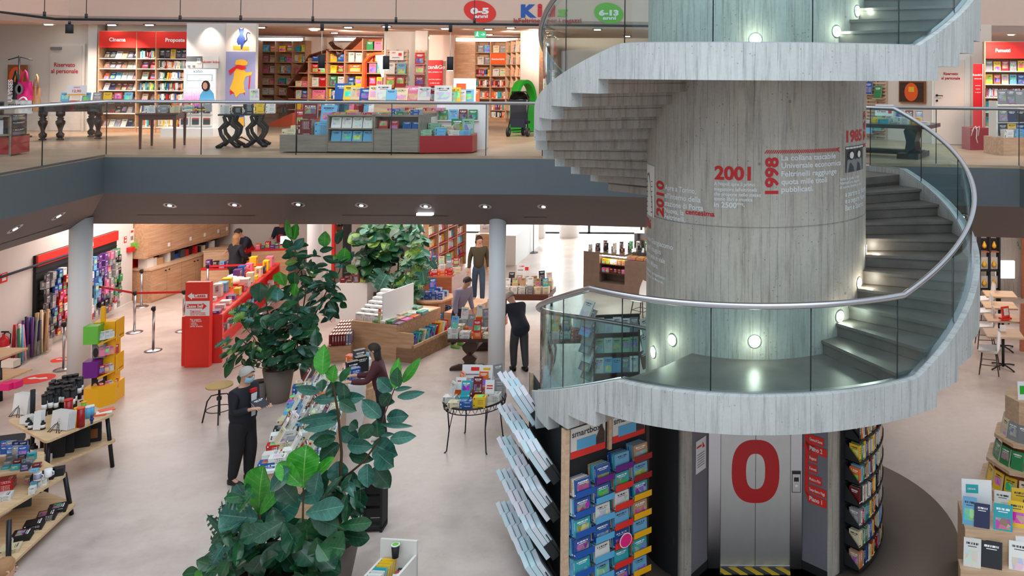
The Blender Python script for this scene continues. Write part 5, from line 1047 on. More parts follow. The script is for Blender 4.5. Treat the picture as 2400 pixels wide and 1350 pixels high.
for i, (x, h, pal, wd) in enumerate(((-48, .34, 'blue', .3), (-30, .3, 'yellow', .26), (-12, .26, 'cream', .26), (14, .24, 'blue', .3), (34, .3, 'cream', .24), (56, .32, 'white', .3), (76, .22, 'light blue', .22), (100, .25, 'cream', .3), (130, .3, 'pink', .3), (160, .28, 'white', .26), (185, .3, 'dark red', .28), (210, .3, 'yellow', .26))): upright(fc_, x*kc, 1.3, hc+.24, f'on the high back step of the kids display, {ordn(i)} from left', pal, 'picture_book', wd, h, .03, .2, rz=rnd.uniform(-.2, .2))
for i in range(6): stack(fc_, (110+i*22)*kc, .85, hc+.05, 3, f'{ordn(i)} from left on the lit middle step', P_('red,pink,orange,cream'), 'picture_book', .22, .2, (.015, .02))
lamp('kids_display_spot', 'SPOT', fc_ @ Vector((.2, .6, 2.6)), 60, WARM, .05, spot=70, aim=tr3(fc_ @ Vector((.3, 1.4, 1.0)))); lamp('kids_display_spot', 'SPOT', fc_ @ Vector((2.4, .6, 2.6)), 45, WARM, .05, spot=70, aim=tr3(fc_ @ Vector((2.4, 1.4, 1.0))))
fr_, wr = frame2((982, 361), (1107, 359.5), Z1); kr_ = wr/125; hr = Ht(1040, 318, at(1040, 360, Z1)); o = thing('display_plinth', 'glossy red plinth stacked with thin pale books at the right of the kids counter', 'plinth', tr3(fr_.translation), fr_.to_euler().z); MB().prism([(0, 0), (wr, 0), (wr+.05, .35), (wr, .8), (0, .8)], 0.02, hr).build('body', 'deep_red', o)
for i, (x, n, pal) in enumerate(((15, 7, 'pale green'), (48, 9, 'light blue'), (80, 6, 'white'), (105, 5, 'light blue'))): stack(fr_, x*kr_, .15, hr, n, f'{ordn(i)} from left on the red kids plinth', pal, 'picture_book', .2, .2, (.014, .016))
for i, (x, n, pal) in enumerate(((28, 12, 'pale green'), (60, 9, 'cream'))): stack(fr_, x*kr_, .45, hr, n, f'{ordn(i)} at back of the red kids plinth', pal, 'picture_book', .2, .22, (.016, .018))
for i, (x, pal) in enumerate(((82, 'green'), (108, 'pale green'))): upright(fr_, x*kr_, .4, hr, f'standing at the back of the red plinth, {["left", "right"][i]} one', pal, 'picture_book', .22, .3, .04, .08)
hs_ = Ht(1060, 243, at(1060, 352, Z1)); o = thing('display_stand', 'white box stand with four books facing out behind the red plinth', 'stand', tr3(fr_ @ Vector((24*kr_, .82, 0))), fr_.to_euler().z); MB().b(0, 122*kr_, .06, .6, 0, hs_).build('body', 'white', o); MB().b(.0, 104*kr_, 0, .06, hs_*.62, hs_*.64).build('ledge', 'white', o)
faces(fr_, 28*kr_, 126*kr_, .83, hs_*.64, 4, 'on the white box stand', P_('dark red,light blue,green,blue'), 'picture_book', h=.22, t=.02, tilt=.05, wr=.8)
for i, (x, pal, h, w_) in enumerate(((34, 'white', .36, .34), (52, 'pale green', .22, .2), (62, 'yellow', .32, .22), (76, 'white', .26, .2), (92, 'light blue', .28, .26), (112, 'orange', .28, .16))): upright(fr_, x*kr_, 1.1+.05*i, hs_, f'on top of the white box stand, {ordn(i)} from left', pal, 'picture_book', w_, h, .03, .15)
sign(fr_, 84*kr_, 1.35, hs_, .44, .5, 'bright white backlit sign on top of the white box stand', 'sign_glow', patches=((-.17, .03, .26, .4, 'orange'),))
# ---------------------------------------------------------------- ground floor, left wall
gA, gB = at(120, 804), at(309, 714); gd = (gB-gA).normalized(); gn = Vector((-gd.y, gd.x, 0))       # gn points behind the wall
wallseg('wall_left', gA-gd*14, gB, 0, 3.1, .2, 'white_wall'); MB0 = MB()
Gm = TR(*gA) @ RZ(math.atan2(gd.y, gd.x))                      # x along the wall, -y into the room
def gw(x, y, off=0):                                           # point on the wall plane -> wall coordinates
    d = ray(x, y); k = (gA-Vector((0, 0, E))).dot(gn)/d.dot(gn); p = Vector((0, 0, E))+d*k; return (p-gA).dot(gd), p.z
struct('baseboard_left', MB().b(-14, (gB-gA).length, -.02, 0, 0, .1), 'offwhite', loc=gA, rz=math.atan2(gd.y, gd.x))
bl, bt = gw(78, 600); br_, _ = gw(268, 540); bb = .35
bo = thing('accessory_wall_board', 'long black wall board with red header full of hanging phone accessories', 'display board', tr3(gA), math.atan2(gd.y, gd.x))
MB().b(bl, br_, -.06, 0, bb, bt).build('back_board', 'matt_black', bo); hh_ = MB().b(bl, br_, -.1, -.06, bt-.24, bt).build('red_header', 'signred', bo)
mb = MB(); letter(mb, 'Accessori', .14, lambda u, v: (bl+(br_-bl)*.47+u, -.105, bt-.18+v), 0, .03); mb.build('lettering', 'white', hh_, fix=False)
nr = 9; span = br_-bl; bx = int(span/.2)
for r in range(nr):
    z = bt-.42-r*(bt-bb-.3)/nr
    MB().b(bl, br_, -.075, -.06, z+.03, z+.045).build('hook_rail', 'dark_metal', bo)
    for c in range(bx):
        x = bl+.08+c*(span-.12)/bx; f_ = c/bx
        if r < 7: pal = P_('dark grey,grey,blue,red,white,black,pale green') if f_ < .45 else P_('white,blue,light blue,purple,pink,grey,green,black')
        else: pal = P_('grey,black,dark grey,red,white')
        q = pal[(c+rnd.randint(0, 1)) % len(pal)]; n_, c_ = colr(q)
        item('accessory_pack', Gm @ TR(x, -.2-rnd.uniform(0, .08), z-.18), (.12, .12 if rnd.random() < .5 else .05, .18), c_, f'{n_} hanging accessory pack, {ordn(r)} row, {ordn(c)} hook from left', 'accessory', 'hanging accessory packs', 'block')
for x, y, w_, h_, lab, m in ((290, 570, .12, .16, 'red and white fire extinguisher sign on the left wall', 'signred'), (303, 571, .2, .36, 'white notice with a small red crossed circle on the left wall', 'offwhite'), (0, 665, .2, .2, 'red and white safety sign at the left image edge of the wall', 'signred')):
    u, v = gw(x, y); sign(Gm, u+w_/2, -.01, v, w_, h_, lab, m, (), 0, 'safety_sign', patches=((-w_*.3, w_*.3, h_*.75, h_*.9, 'signred' if m != 'signred' else 'white'), (-w_*.3, w_*.3, h_*.2, h_*.5, 'grey' if m != 'signred' else 'white')))
u, v = gw(296, 592); o = thing('alarm_box', 'red alarm box with a glowing yellow-green front on the left wall', 'alarm', tr3(Gm @ Vector((u, 0, v))), math.atan2(gd.y, gd.x)); MB().b(0, .22, -.1, 0, 0, .12).build('box', 'red', o); MB().b(.2, .42, -.1, 0, .04, .2).build('lit_front', 'green', o)
u0, v0 = gw(0, 645); u1, v1 = gw(163, 574); o = MB().tube([(u0-2, -.12, v0+.0), (u0, -.12, v0), (u1+.4, -.12, v0)], .03, 6).build('wall_rail', 'navy', loc=gA, rz=math.atan2(gd.y, gd.x)); tag(o, 'dark blue horizontal rail on the left wall before the accessory board', 'rail')
# gift wrap bins
for i, (x, y, hgt, pal) in enumerate(((44, 852, .8, 'pink,white,green,red,light blue'), (72, 838, .85, 'blue,grey,navy blue,purple'), (96, 828, .95, 'tan,cream,tan,brown'))):
    P = at(x, y); o = thing('roll_bin', f'clear bin of wrapping paper rolls by the left wall, {["nearest the extinguisher", "middle one", "with golden rolls"][i]}', 'bin', P, .4); MB().b(-.14, .14, -.14, .14, 0, .03).b(-.14, .14, -.145, -.14, 0, .35).b(-.14, .14, .14, .145, 0, .35).b(-.145, -.14, -.14, .14, 0, .35).b(.14, .145, -.14, .14, 0, .35).build('bin_box', 'clear_glass', o)
    for k in range(9):
        n_, c_ = colr(pal.split(',')); a, b_ = (k % 3-1)*.075, (k//3-1)*.075; q = MB().cyl((0, 0, 0), (rnd.uniform(-.06, .06), rnd.uniform(-.06, .06), hgt*rnd.uniform(.85, 1)), .026, n=10).build('paper_roll', 'tint', loc=P+Vector((a, b_, .04))); q.color = c_; tag(q, f'{n_} wrapping paper roll, {ordn(k)} in the {["first", "second", "third"][i]} bin by the left wall', 'paper roll')
P = at(8, 862); o = thing('fire_extinguisher', 'red fire extinguisher with white label on a black ring stand at the left edge', 'extinguisher', P)
MB().lathe([(.085, .12), (.1, .16), (.1, .55), (.07, .62), (.03, .65), (.03, .7)], n=20).build('cylinder', 'red', o); MB().lathe([(.102, .3), (.102, .45)], n=20).build('label', 'white', o); MB().tube([(0, 0, .7), (.06, 0, .75), (.14, 0, .7), (.13, 0, .5)], .012, 6).build('hose', 'black', o); MB().box((.02, 0, .74), (.14, .03, .03)).build('handle', 'black', o); MB().tube([(.28*math.cos(a*.3), .28*math.sin(a*.3), .02) for a in range(21)], .014, 6, closed=True).tube([(0, 0, .1), (0, 0, .12), (.0, .28, .02)], .014, 6).build('stand', 'black', o)
for x, y, rx_, lab in ((86, 888, .30, 'round red floor sticker with a white symbol near the white column'), (143, 843, .18, 'small red floor sticker behind the white column')):
    P = at(x, y); o = thing('floor_sticker', lab, 'sticker', P); MB().cyl((0, 0, .001), (0, 0, .003), rx_, n=30).build('disc', 'signred', o); mb = MB(); mb.add([(a*rx_, b_*rx_, .005) for a, b_ in ((-.7, .05), (-.4, .3), (0, .12), (.4, .3), (.7, .05), (.35, -.1), (0, .0), (-.35, -.1))], [tuple(range(8))]); mb.build('symbol', 'white', o, fix=False)
# columns
for x, yb, r, lab, y2 in ((184, 908, .19, '', 0), (1163, 893, .165, '', 0), (737, 700, .2, '', 0)):
    P = at(x, yb); struct('wall_round_column', MB().cyl((0, 0, 0), (0, 0, 3.3), r, n=32), 'paint_col', loc=P)
P = at(965, 748); struct('wall_concrete_column', MB().cyl((0, 0, 0), (0, 0, 3.3), .24, n=28), 'concrete_plain', loc=P)
# stanchions
STD = {}
for i, (x, yb, yt, lab) in enumerate(((315, 779, 682, 'steel queue post where the two red belts meet'), (331, 719, 629, 'steel queue post in front of the wooden cabinets'), (359, 822, 716, 'steel queue post standing alone without a belt'), (149, 866, 752, 'steel queue post behind the white round column'), (430, 776, 684, 'steel queue post behind the red sign'), (486, 705, 643, 'steel queue post left of the woman in black'), (592, 700, 640, 'steel queue post right of the woman in black'))):
    P = at(x, yb); STD[i] = P; h = .97; o = thing('queue_post', lab, 'queue post', P); MB().lathe([(.17, 0), (.17, .012), (.12, .03), (.03, .045)], n=28).build('base', 'steel', o); MB().cyl((0, 0, .04), (0, 0, h-.08), .026, n=14).build('pole', 'steel', o); MB().cyl((0, 0, h-.09), (0, 0, h), .036, n=12).box((0, -.04, h-.04), (.05, .03, .06)).build('belt_head', 'matt_black', o)
def belt(p, q, lab): tag(MB().box(tuple((p+q)/2+Vector((0, 0, .92))), ((q-p).length-.06, .004, .05), rz=math.atan2((q-p).y, (q-p).x)).build('queue_belt', 'red'), lab, 'belt')
belt(STD[0], STD[4], 'red queue belt running to the red sign'); belt(STD[5], STD[6], 'red queue belt in front of the woman in black'); belt(Vector(Gm @ Vector((gw(212, 745)[0], -.1, 0))), STD[0], 'red queue belt running down to the accessory wall')
# wooden cabinets
cA, cB = at(355, 711), at(548, 642); cdv = (cB-cA).normalized(); Cm = TR(*cA) @ RZ(math.atan2(cdv.y, cdv.x)); cl_ = (cB-cA).length; crz = math.atan2(cdv.y, cdv.x)
wallseg('wall_cabinet_side', cA-cdv*.15+Vector((cdv.y*-1, cdv.x, 0))*.62, cA+cdv*(cl_+1.0)+Vector((-cdv.y, cdv.x, 0))*.62, 0, 3.1, .2, 'red')
wallseg('wall_left_return', gB, cA-cdv*.15+Vector((-cdv.y, cdv.x, 0))*.62, 0, 3.1, .2, 'white_wall')
o = thing('base_cabinet_run', 'long run of oak base cabinets behind the queue posts', 'cabinet', tr3(cA), crz); MB().b(0, cl_, .02, .6, 0, .86).build('carcass', 'oak', o); MB().b(-.03, cl_, -.02, .6, .86, .9).build('worktop', 'oak_pale', o)
n = 6
for i in range(n): d_ = MB().b(cl_*i/n+.008, cl_*(i+1)/n-.008, 0, .02, .05, .85).build('door', 'oak', o); MB().cyl((cl_*(i+(.88 if i % 2 == 0 else .12))/n, 0, .76), (cl_*(i+(.88 if i % 2 == 0 else .12))/n, -.02, .76), .02, n=8).build('knob', 'dark_metal', d_)
uz_ = atY(350, 603, cA.y+.1).z; us, _ = 0, 0
o = thing('wall_cabinet_run', 'run of tall oak wall cabinets with small white labels', 'cabinet', tr3(cA), crz); MB().b(-.12, cl_-.1, .12, .6, uz_, 3.08).build('carcass', 'oak', o)
edges = (0, .26, .52, .70, .88, 1.0)
for i, (a, b_) in enumerate(zip(edges[:-1], edges[1:])): d_ = MB().b(cl_*a*.97, cl_*b_*.97-.012, .1, .12, uz_+.05, 3.08).build('door', 'oak', o); MB().b(cl_*(b_*.97)-.14, cl_*(b_*.97)-.07, .09, .1, uz_+.16, uz_+.26).build('label_tag', 'white', d_)
for i in range(16):
    n_, c_ = colr(P_('white,cream,black,tan,red,blue,dark grey,red,white')); w_ = rnd.uniform(.12, .3); item('box' if i < 9 else 'binder', Cm @ TR(.1+i*(cl_-.4)/16, .2+rnd.uniform(0, .1), .9), (w_*(.8 if i < 9 else .5), .25, rnd.uniform(.08, .3)), c_, f'{n_} {"box" if i < 9 else "binder"} on the oak worktop, {ordn(i)} from left', 'box' if i < 9 else 'binder', None, 'plainbox')
# back wall behind the checkout
bA, bB = at(536, 620), at(735, 640); wallseg('wall_checkout_back', bA-Vector((1.5, 0, 0)), bB, 0, 3.1, .2, 'pink_wall')
# checkout counters
def counter(px0, px1, h, dp_, label, mat='oak', top='red', name='checkout_counter', topth=.03):
    Fm, W = frame2(px0, px1); o = thing(name, label, 'counter', tr3(Fm.translation), Fm.to_euler().z); MB().b(0, W, 0, dp_, 0, h-topth).build('body', mat, o); MB().b(-.02, W+.02, -.02, dp_+.02, h-topth, h).build('top_board', top, o); return Fm, W
F1_, W1_ = counter((470, 692), (592, 688), .72, .35, 'low oak front of the checkout with a red ledge'); F2_, W2_ = counter((588, 668), (676, 664), 1.0, .6, 'oak checkout counter beneath the second till', 'oak', 'red')
F3_, W3_ = counter((476, 672), (560, 668), 1.02, .5, 'pale oak checkout desk where the woman in black stands', 'oak_pale', 'oak_pale')
for i in range(13):
    F_, W_ = (F1_, W1_) if i < 7 else (F2_, W2_); n_, c_ = colr(P_('white,black,dark grey,light blue,red,purple,orange')); j = i if i < 7 else i-7
    item('counter_pack', F_ @ TR(.08+j*(W_-.1)/7, .08, .72 if i < 7 else 1.0), (.12, .14, rnd.uniform(.08, .22)), c_, f'{n_} small pack on the {"low oak ledge" if i < 7 else "second till counter"}, {ordn(j)} from left', 'pack', None, 'block')
o = thing('till_screen', 'small lit till screen on the checkout counter at right', 'screen', tr3(F2_ @ Vector((W2_*.86, .2, 1.0))), .2); MB().b(-.02, .02, -.02, .02, 0, .12).build('stand', 'black', o); MB().b(-.16, .16, -.02, .02, .1, .36).build('casing', 'black', o); MB().b(-.14, .14, -.025, -.02, .12, .34).build('display', 'screen', o)
o = thing('till_screen', 'black till terminal on the far checkout counter', 'screen', tr3(F3_ @ Vector((W3_*.9, .25, 1.02))), -.3); MB().b(-.15, .15, -.02, .02, .05, .3).b(-.02, .02, -.02, .02, 0, .1).build('casing', 'black', o)
# red totem sign
Ft, Wt = frame2((432, 862), (489, 861)); Hs = Ht(460, 662, Ft.translation); o = thing('floor_sign', 'tall red floor sign with white arrows Cassa and Casse Self', 'sign', tr3(Ft.translation), Ft.to_euler().z)
MB().b(0, Wt, 0, .12, 0, Hs).build('board', 'signred', o); zt = lambda y: Hs*(862-y)/200; kt = Wt/57
MB().b(0, Wt, -.004, 0, zt(741), zt(706)).build('white_band', 'white', o)
mb = MB(); mb.add([(x*kt, -.006, zt(y)) for x, y in ((5, 694), (16, 686), (16, 690), (52, 690), (52, 699), (16, 699), (16, 703))], [tuple(range(7))]); a1 = mb.build('left_arrow', 'white', o, fix=False)
mb = MB(); mb.add([(x*kt, -.008, zt(y)) for x, y in ((51, 718), (41, 710), (41, 713), (4, 713), (4, 723), (41, 723), (41, 727))], [tuple(range(7))]); a2 = mb.build('right_arrow', 'signred', o, fix=False)
mb = MB(); letter(mb, 'Cassa', .10, lambda u, v: (Wt*.6+u, -.009, zt(697)+v), 0, .03, 'c'); mb.build('lettering', 'signred', a1, fix=False)
mb = MB(); letter(mb, 'Casse Self', .085, lambda u, v: (Wt*.4+u, -.012, zt(721)+v), 0, .03, 'c'); mb.build('lettering', 'white', a2, fix=False)
for i, tx in enumerate(('Pagamento', 'esclusivamente', 'carte di credito')): mb = MB(); letter(mb, tx, .05, lambda u, v: (.1+u, -.008, zt(731+i*4.2)+v), 0, .01); mb.build('lettering', 'signred', o, fix=False)
for i, tx in enumerate(('Per pagare', '- libri nuovi', '- carta', '- buono', 'carte sconto')): mb = MB(); letter(mb, tx, .05, lambda u, v: (.1+u, -.004, zt(751+i*4)+v), 0, .01); mb.build('lettering', 'white', o, fix=False)
# red self-checkout counter behind the sign
Fr, Wr = frame2((489, 848), (520, 850)); q0, q1 = at(520, 850), at(655, 705); dq = q1-q0; Fq = TR(*q0) @ RZ(math.atan2(dq.y, dq.x)); Lq = dq.length
o = thing('gift_counter', 'long red counter of gifts running back from the red sign', 'counter', tr3(q0), Fq.to_euler().z); MB().b(0, Lq, 0, .75, .98, 1.02).build('top_board', 'signred', o); MB().b(.0, .06, .0, .75, 0, .98).build('end_panel', 'signred', o); MB().b(Lq-.1, Lq, 0, .75, 0, .98).build('end_panel', 'signred', o); MB().b(.06, Lq, .05, .7, .5, .54).b(.06, Lq, .3, .34, 0, .98).build('shelf', 'signred', o)
for i in range(26):
    n_, c_ = colr(P_('yellow,white,white,blue,pink,red,purple,light blue,cream,black')); item('gift_item', Fq @ TR(.05+(i//2)*(Lq-.2)/13, .08 if i % 2 == 0 else .45, 1.02), (rnd.uniform(.1, .24), rnd.uniform(.1, .2), rnd.uniform(.06, .3)), c_, f'{n_} gift item, {ordn(i//2)} along the red counter, {"window" if i % 2 else "aisle"} side', 'gift item', None, 'block')
for i in range(12): n_, c_ = colr(P_('white,pink,purple,light blue,red,grey')); item('gift_item', Fq @ TR(.15+i*(Lq-.3)/12, .05, .54), (.16, .12, .12), c_, f'{n_} gift item on the lower shelf of the red counter, {ordn(i)} along', 'gift item', None, 'block')
for i, (x, m, lab) in enumerate(((.55, 'cream_wall', 'heap of cream cotton bags'), (.72, 'red', 'red gift bag heap'), (.62, 'white', 'white cloth roll'))):
    o = MB().lathe([(.02, 0), (.16, .02), (.19, .07), (.13, .14), (.02, .18)], n=12).build('cloth_heap', m, loc=Fq @ Vector((Lq*x, .4+.1*i, 1.02))); tag(o, f'{lab} on the far half of the red counter', 'cloth')
# yellow display tower
Fy, Wy = frame2((196, 955), (262, 950)); Py = Fy.translation; ky = Wy/66; zy = lambda y: atY(228, y, Py.y+.05).z
o = thing('display_tower', 'yellow stepped display tower with a green and a purple panel', 'display stand', tr3(Py), Fy.to_euler().z)
MB().prism([(0, 0), (Wy*.62, -.12), (Wy, .1), (Wy, .5), (0, .5)], 0, zy(908)).build('base_box', 'yellow', o); MB().b(Wy*.1, Wy*.9, .2, .42, zy(908), zy(762)).build('core', 'yellow', o); MB().b(Wy*.36, Wy*.5, .2, .26, zy(770), zy(726)).build('top_fin', 'yellow', o)
for i, (yt, yb, m, s_) in enumerate(((764, 806, 'green', 1), (847, 885, 'purple', 1))):
    MB().b(-.02, Wy*.48, -.02, .22, zy(yb), zy(yt)).build('front_panel', m, o); MB().add([(Wy*.48, -.02, zy(yb)), (Wy, .18, zy(yb)+.08), (Wy, .45, zy(yb)+.08), (Wy*.4, .3, zy(yb)), (Wy*.48, -.02, zy(yb)-.03), (Wy, .18, zy(yb)+.05), (Wy, .45, zy(yb)+.05), (Wy*.4, .3, zy(yb)-.03)], [(0, 1, 2, 3), (4, 7, 6, 5), (0, 4, 5, 1), (1, 5, 6, 2), (2, 6, 7, 3), (3, 7, 4, 0)]).b(Wy*.97, Wy*1.0, .15, .45, zy(yb), zy(yt)+.05).build('tray', 'yellow', o)
for i, (yt, yb, mm) in enumerate(((808, 843, 'grey'), (886, 926, 'matt_black'))):
    p = MB().b(Wy*.16, Wy*.62, .1, .3, zy(yb), zy(yt)).build('photo_panel', mm, o); mb = MB(); mb.add([(Wy*(.30+.1*math.cos(a*.5)), .097, zy(yb)+.1+.09*math.sin(a*.5)) for a in range(12)], [tuple(range(12))]); mb.add([(Wy*x_, .095, zy(yb)+z_) for x_, z_ in ((.4, .2), (.58, .24), (.58, .32), (.42, .3))], [(0, 1, 2, 3)], 1); mb.build('pictured_shapes', ['hair_dark' if i == 0 else 'skin', 'offwhite'], p, fix=False)
for r, yb in enumerate((800, 838, 880, 920)):
    for j in range(4): upright(Fy, Wy*(.56+.12*j), .06+.05*j, zy(yb)-.0, f'in {ordn(r)} tray of the yellow tower, {ordn(j)} from left', P_('white,red,pink') if r else 'white', 'gift_card', .09, .16, .01, .25, rz=.35, cat='card')
# cashier, customer etc. come with the people
# ---------------------------------------------------------------- left foreground tables
def top_slab(mb, poly, z0, z1, m=0, r=.08):
    out = []
    N_ = len(poly)
    for i in range(N_):
        p, a, b_ = Vector(poly[i]), Vector(poly[i-1]), Vector(poly[(i+1) % N_]); u = (a-p).normalized(); v = (b_-p).normalized()
        for k in range(5): t_ = k/4; out.append(tuple((p+u*r)*(1-t_)**2+p*2*t_*(1-t_)+(p+v*r)*t_**2))
    mb.prism(out, z0, z1, m)
def slab_table(corn, ztop, zlow, lab, legm='dark_metal', lowcorn=None, top='oak_ply', midedge=None):
    c = [at(x, y, ztop) for x, y in corn]; O_ = Vector(((c[0].x+c[2].x)/2, (c[0].y+c[2].y)/2, 0)); o = thing('display_table', lab, 'table', O_)
    pl = [((p-O_).x, (p-O_).y) for p in c]; mb = MB(); top_slab(mb, pl, ztop-.035, ztop); mb.build('tabletop', top, o)
    lc = [at(x, y, zlow) for x, y in lowcorn]; pl2 = [((p-O_).x, (p-O_).y) for p in lc]; mb = MB(); top_slab(mb, pl2, zlow-.035, zlow); mb.build('lower_shelf', top, o)
    for a, b_ in zip(pl2, pl):
        q = (a[0]*.9, a[1]*.9); MB().cyl((q[0]*1.03, q[1]*1.03, 0), (q[0]*.9, q[1]*.9, ztop-.03), .028, n=8).build('leg', legm, o)
    MB().box((0, 0, (ztop+zlow)/2-.02), (.5, .06, ztop-zlow-.04), rz=.5).build('spine_panel', 'darkgrey', o)
    return c, lc, O_
cT, cL, oT = slab_table([(16, 985), (108, 1035), (270, 968), (150, 930)], .86, .42, 'rounded plywood table with black tubes, white cards and boxes on two levels', lowcorn=[(62, 1066), (106, 1096), (274, 1030), (200, 990)])
zt_ = .86
def on(x, y, z): return at(x, y, z)
def std(name, mb_parts, label, cat, P, rz=0, group=None):
    o = thing(name, label, cat, P, rz, group)
    for nm, mbx, m in mb_parts: mbx.build(nm, m, o)
    return o
tube0 = std('poster_tube', [('tube_body', MB().cyl((0, 0, 0), (0, 0, .3), .034, n=16), 'matt_black'), ('cap', MB().cyl((0, 0, .3), (0, 0, .33), .037, n=16), 'black'), ('paper_label', MB().lathe([(.0345, .10), (.0345, .18)], n=16), 'white')], 'black bottle-like tube with white label at the front left of the group', 'tube', on(103, 975, zt_))
k = 0
for r in range(5):
    for c in range(6):
        if (r, c) == (0, 0) or rnd.random() < .12: continue
        x = 105+c*13+r*5; y = 972-r*9-c*2; dup(tube0, on(x, y, zt_), 0, f'black tube with white label, {ordn(r)} row from the front, {ordn(c)} from left', 'black labelled tubes', scale=rnd.uniform(.9, 1.1))
std('tall_tube', [('tube_body', MB().cyl((0, 0, 0), (0, 0, .46), .032, n=16), 'matt_black')], 'tallest plain black tube, standing left of the labelled tubes', 'tube', on(76, 985, zt_))
def card_pack(x, y, z, w_, h_, n_, lab, txt=None, rz=-.2, m='white', holder=True):
    P = on(x, y, z); o = thing('card_pack', lab, 'card', P, rz); 
    for i in range(n_): MB().box((i*.006, i*.018, h_/2+.01), (w_, .004, h_), rx=-.12).build('sheet', m, o)
    if txt:
        mb = MB(); [letter(mb, t_, .022, lambda u, v, j=j: (u, -.012-(v-j*.03)*-.12, h_*.62+v-j*.03), 0, .0, 'c') for j, t_ in enumerate(txt)]; mb.build('lettering', 'darkgrey', o, fix=False)
    if holder: MB().tube([(-w_*.35, -.1, 0), (-w_*.1, -.04, h_*.4), (w_*.1, -.04, h_*.4), (w_*.35, -.1, 0)], .005, 5).tube([(-w_*.2, -.1, .0), (0, -.03, h_*.5), (w_*.2, -.1, 0)], .005, 5).tube([(-w_*.35, -.1, 0), (0, .08, 0), (w_*.35, -.1, 0)], .005, 5).build('wire_holder', 'black', o)
card_pack(140, 1008, zt_, .3, .26, 6, 'stack of white printed cards in a black wire holder, front centre', ('this', 'is not', 'a word,', 'but a', 'place')); card_pack(48, 972, zt_, .28, .30, 6, 'large blank white cards in a wire holder, back left'); card_pack(55, 996, zt_, .14, .11, 8, 'low white box of cards at the left corner', holder=False); card_pack(87, 1008, zt_, .1, .26, 4, 'narrow upright white box between bottles', holder=False, rz=.1)
def jar(x, y, z, r, h, lab, body='brown_box', lidm='black', label_m='white', name='bottle'):
    return std(name, [('body', MB().lathe([(r*.9, 0), (r, .01), (r, h*.7), (r*.4, h*.82), (r*.4, h*.86)], n=16), body), ('lid', MB().cyl((0, 0, h*.84), (0, 0, h), r*.45, n=12), lidm), ('paper_label', MB().lathe([(r*1.02, h*.2), (r*1.02, h*.55)], n=16), label_m)], lab, name, on(x, y, z))
jar(66, 1000, zt_, .035, .13, 'small dark bottle with white label, left one of three', 'matt_black'); jar(72, 1006, zt_, .035, .12, 'small dark bottle with white label, second of three', 'matt_black'); jar(100, 1006, zt_, .035, .13, 'small brown bottle with black lid beside the narrow box', 'matt_black')
def tin(x, y, r, h, m, m2, lab): std('tin', [('body', MB().cyl((0, 0, 0), (0, 0, h), r, n=18), m), ('lid', MB().cyl((0, 0, h), (0, 0, h+.02), r*1.04, n=18), m2)], lab, 'tin', on(x, y, zt_))
tin(189, 1000, .05, .27, 'deep_red', 'orange', 'dark red tin with orange lid at the right of the cards'); tin(160, 985, .055, .3, 'deep_red', 'red', 'wide red tin behind the printed cards'); tin(206, 980, .04, .16, 'lightblue', 'white', 'light blue tin, the left of two near the back corner'); tin(214, 976, .04, .15, 'lightblue', 'white', 'light blue tin, the right of two near the back corner'); tin(196, 962, .035, .12, 'green', 'yellow', 'green and blue tin behind the red tin'); tin(176, 1003, .02, .28, 'yellow', 'yellow', 'thin yellow roll beside the dark red tin')
std('toy_figure', [('body', MB().cyl((0, 0, 0), (0, 0, .06), .014, .02, n=8).cyl((0, 0, .06), (0, 0, .09), .03, .02, n=8), 'muralblue'), ('head', MB().lathe([(.004, .09), (.018, .1), (.018, .125), (.004, .135)], n=10), 'muralblue')], 'tiny blue toy figure near the right edge of the plywood table', 'toy', on(215, 993, zt_))
for i, (x, y, m) in enumerate(((232, 972, 'orange'), (244, 968, 'white'), (250, 963, 'orange'))): tag(MB().box((0, 0, .008+.004*i), (.2, .14, .014), rz=.4+.2*i).build('notebook', m, loc=on(x, y, zt_)), f'{["orange notebook nearest", "white notebook next to orange ones", "orange notebook farthest"][i]} on the right end of the plywood table', 'notebook')
for i, (x, y, lab) in enumerate(((128, 1072, 'leftmost black boxed gift set on the lower shelf'), (150, 1062, 'second black boxed gift set on the lower shelf'), (188, 1048, 'third black boxed gift set on the lower shelf'), (215, 1035, 'black boxed set with a brown panel on the lower shelf'))):
    o = std('gift_set', [('box', MB().b(-.12, .12, -.03, .03, 0, .28), 'matt_black'), ('yellow_edge', MB().b(-.122, -.116, -.032, .032, 0, .28), 'yellow')], lab, 'box', on(x, y, .42), .45)
    if i == 3: MB().b(-.08, .08, -.034, -.03, .06, .2).build('panel', 'brown_box', o)
for i, (x, y) in enumerate(((92, 1078), (108, 1083), (98, 1069))): tag(MB().b(-.06, .06, -.05, .05, 0, .1).build('white_box', 'white', loc=on(x, y, .42), rz=.4), f'small white box, {["left", "right", "rear"][i]} of three on the lower plywood shelf', 'box')
for i, (x, y) in enumerate(((52, 1060), (66, 1056), (80, 1066))): jar(x, y, .42, .045, .17, f'dark apothecary bottle, {["left", "middle", "right"][i]} of three on the lower plywood shelf', 'matt_black')
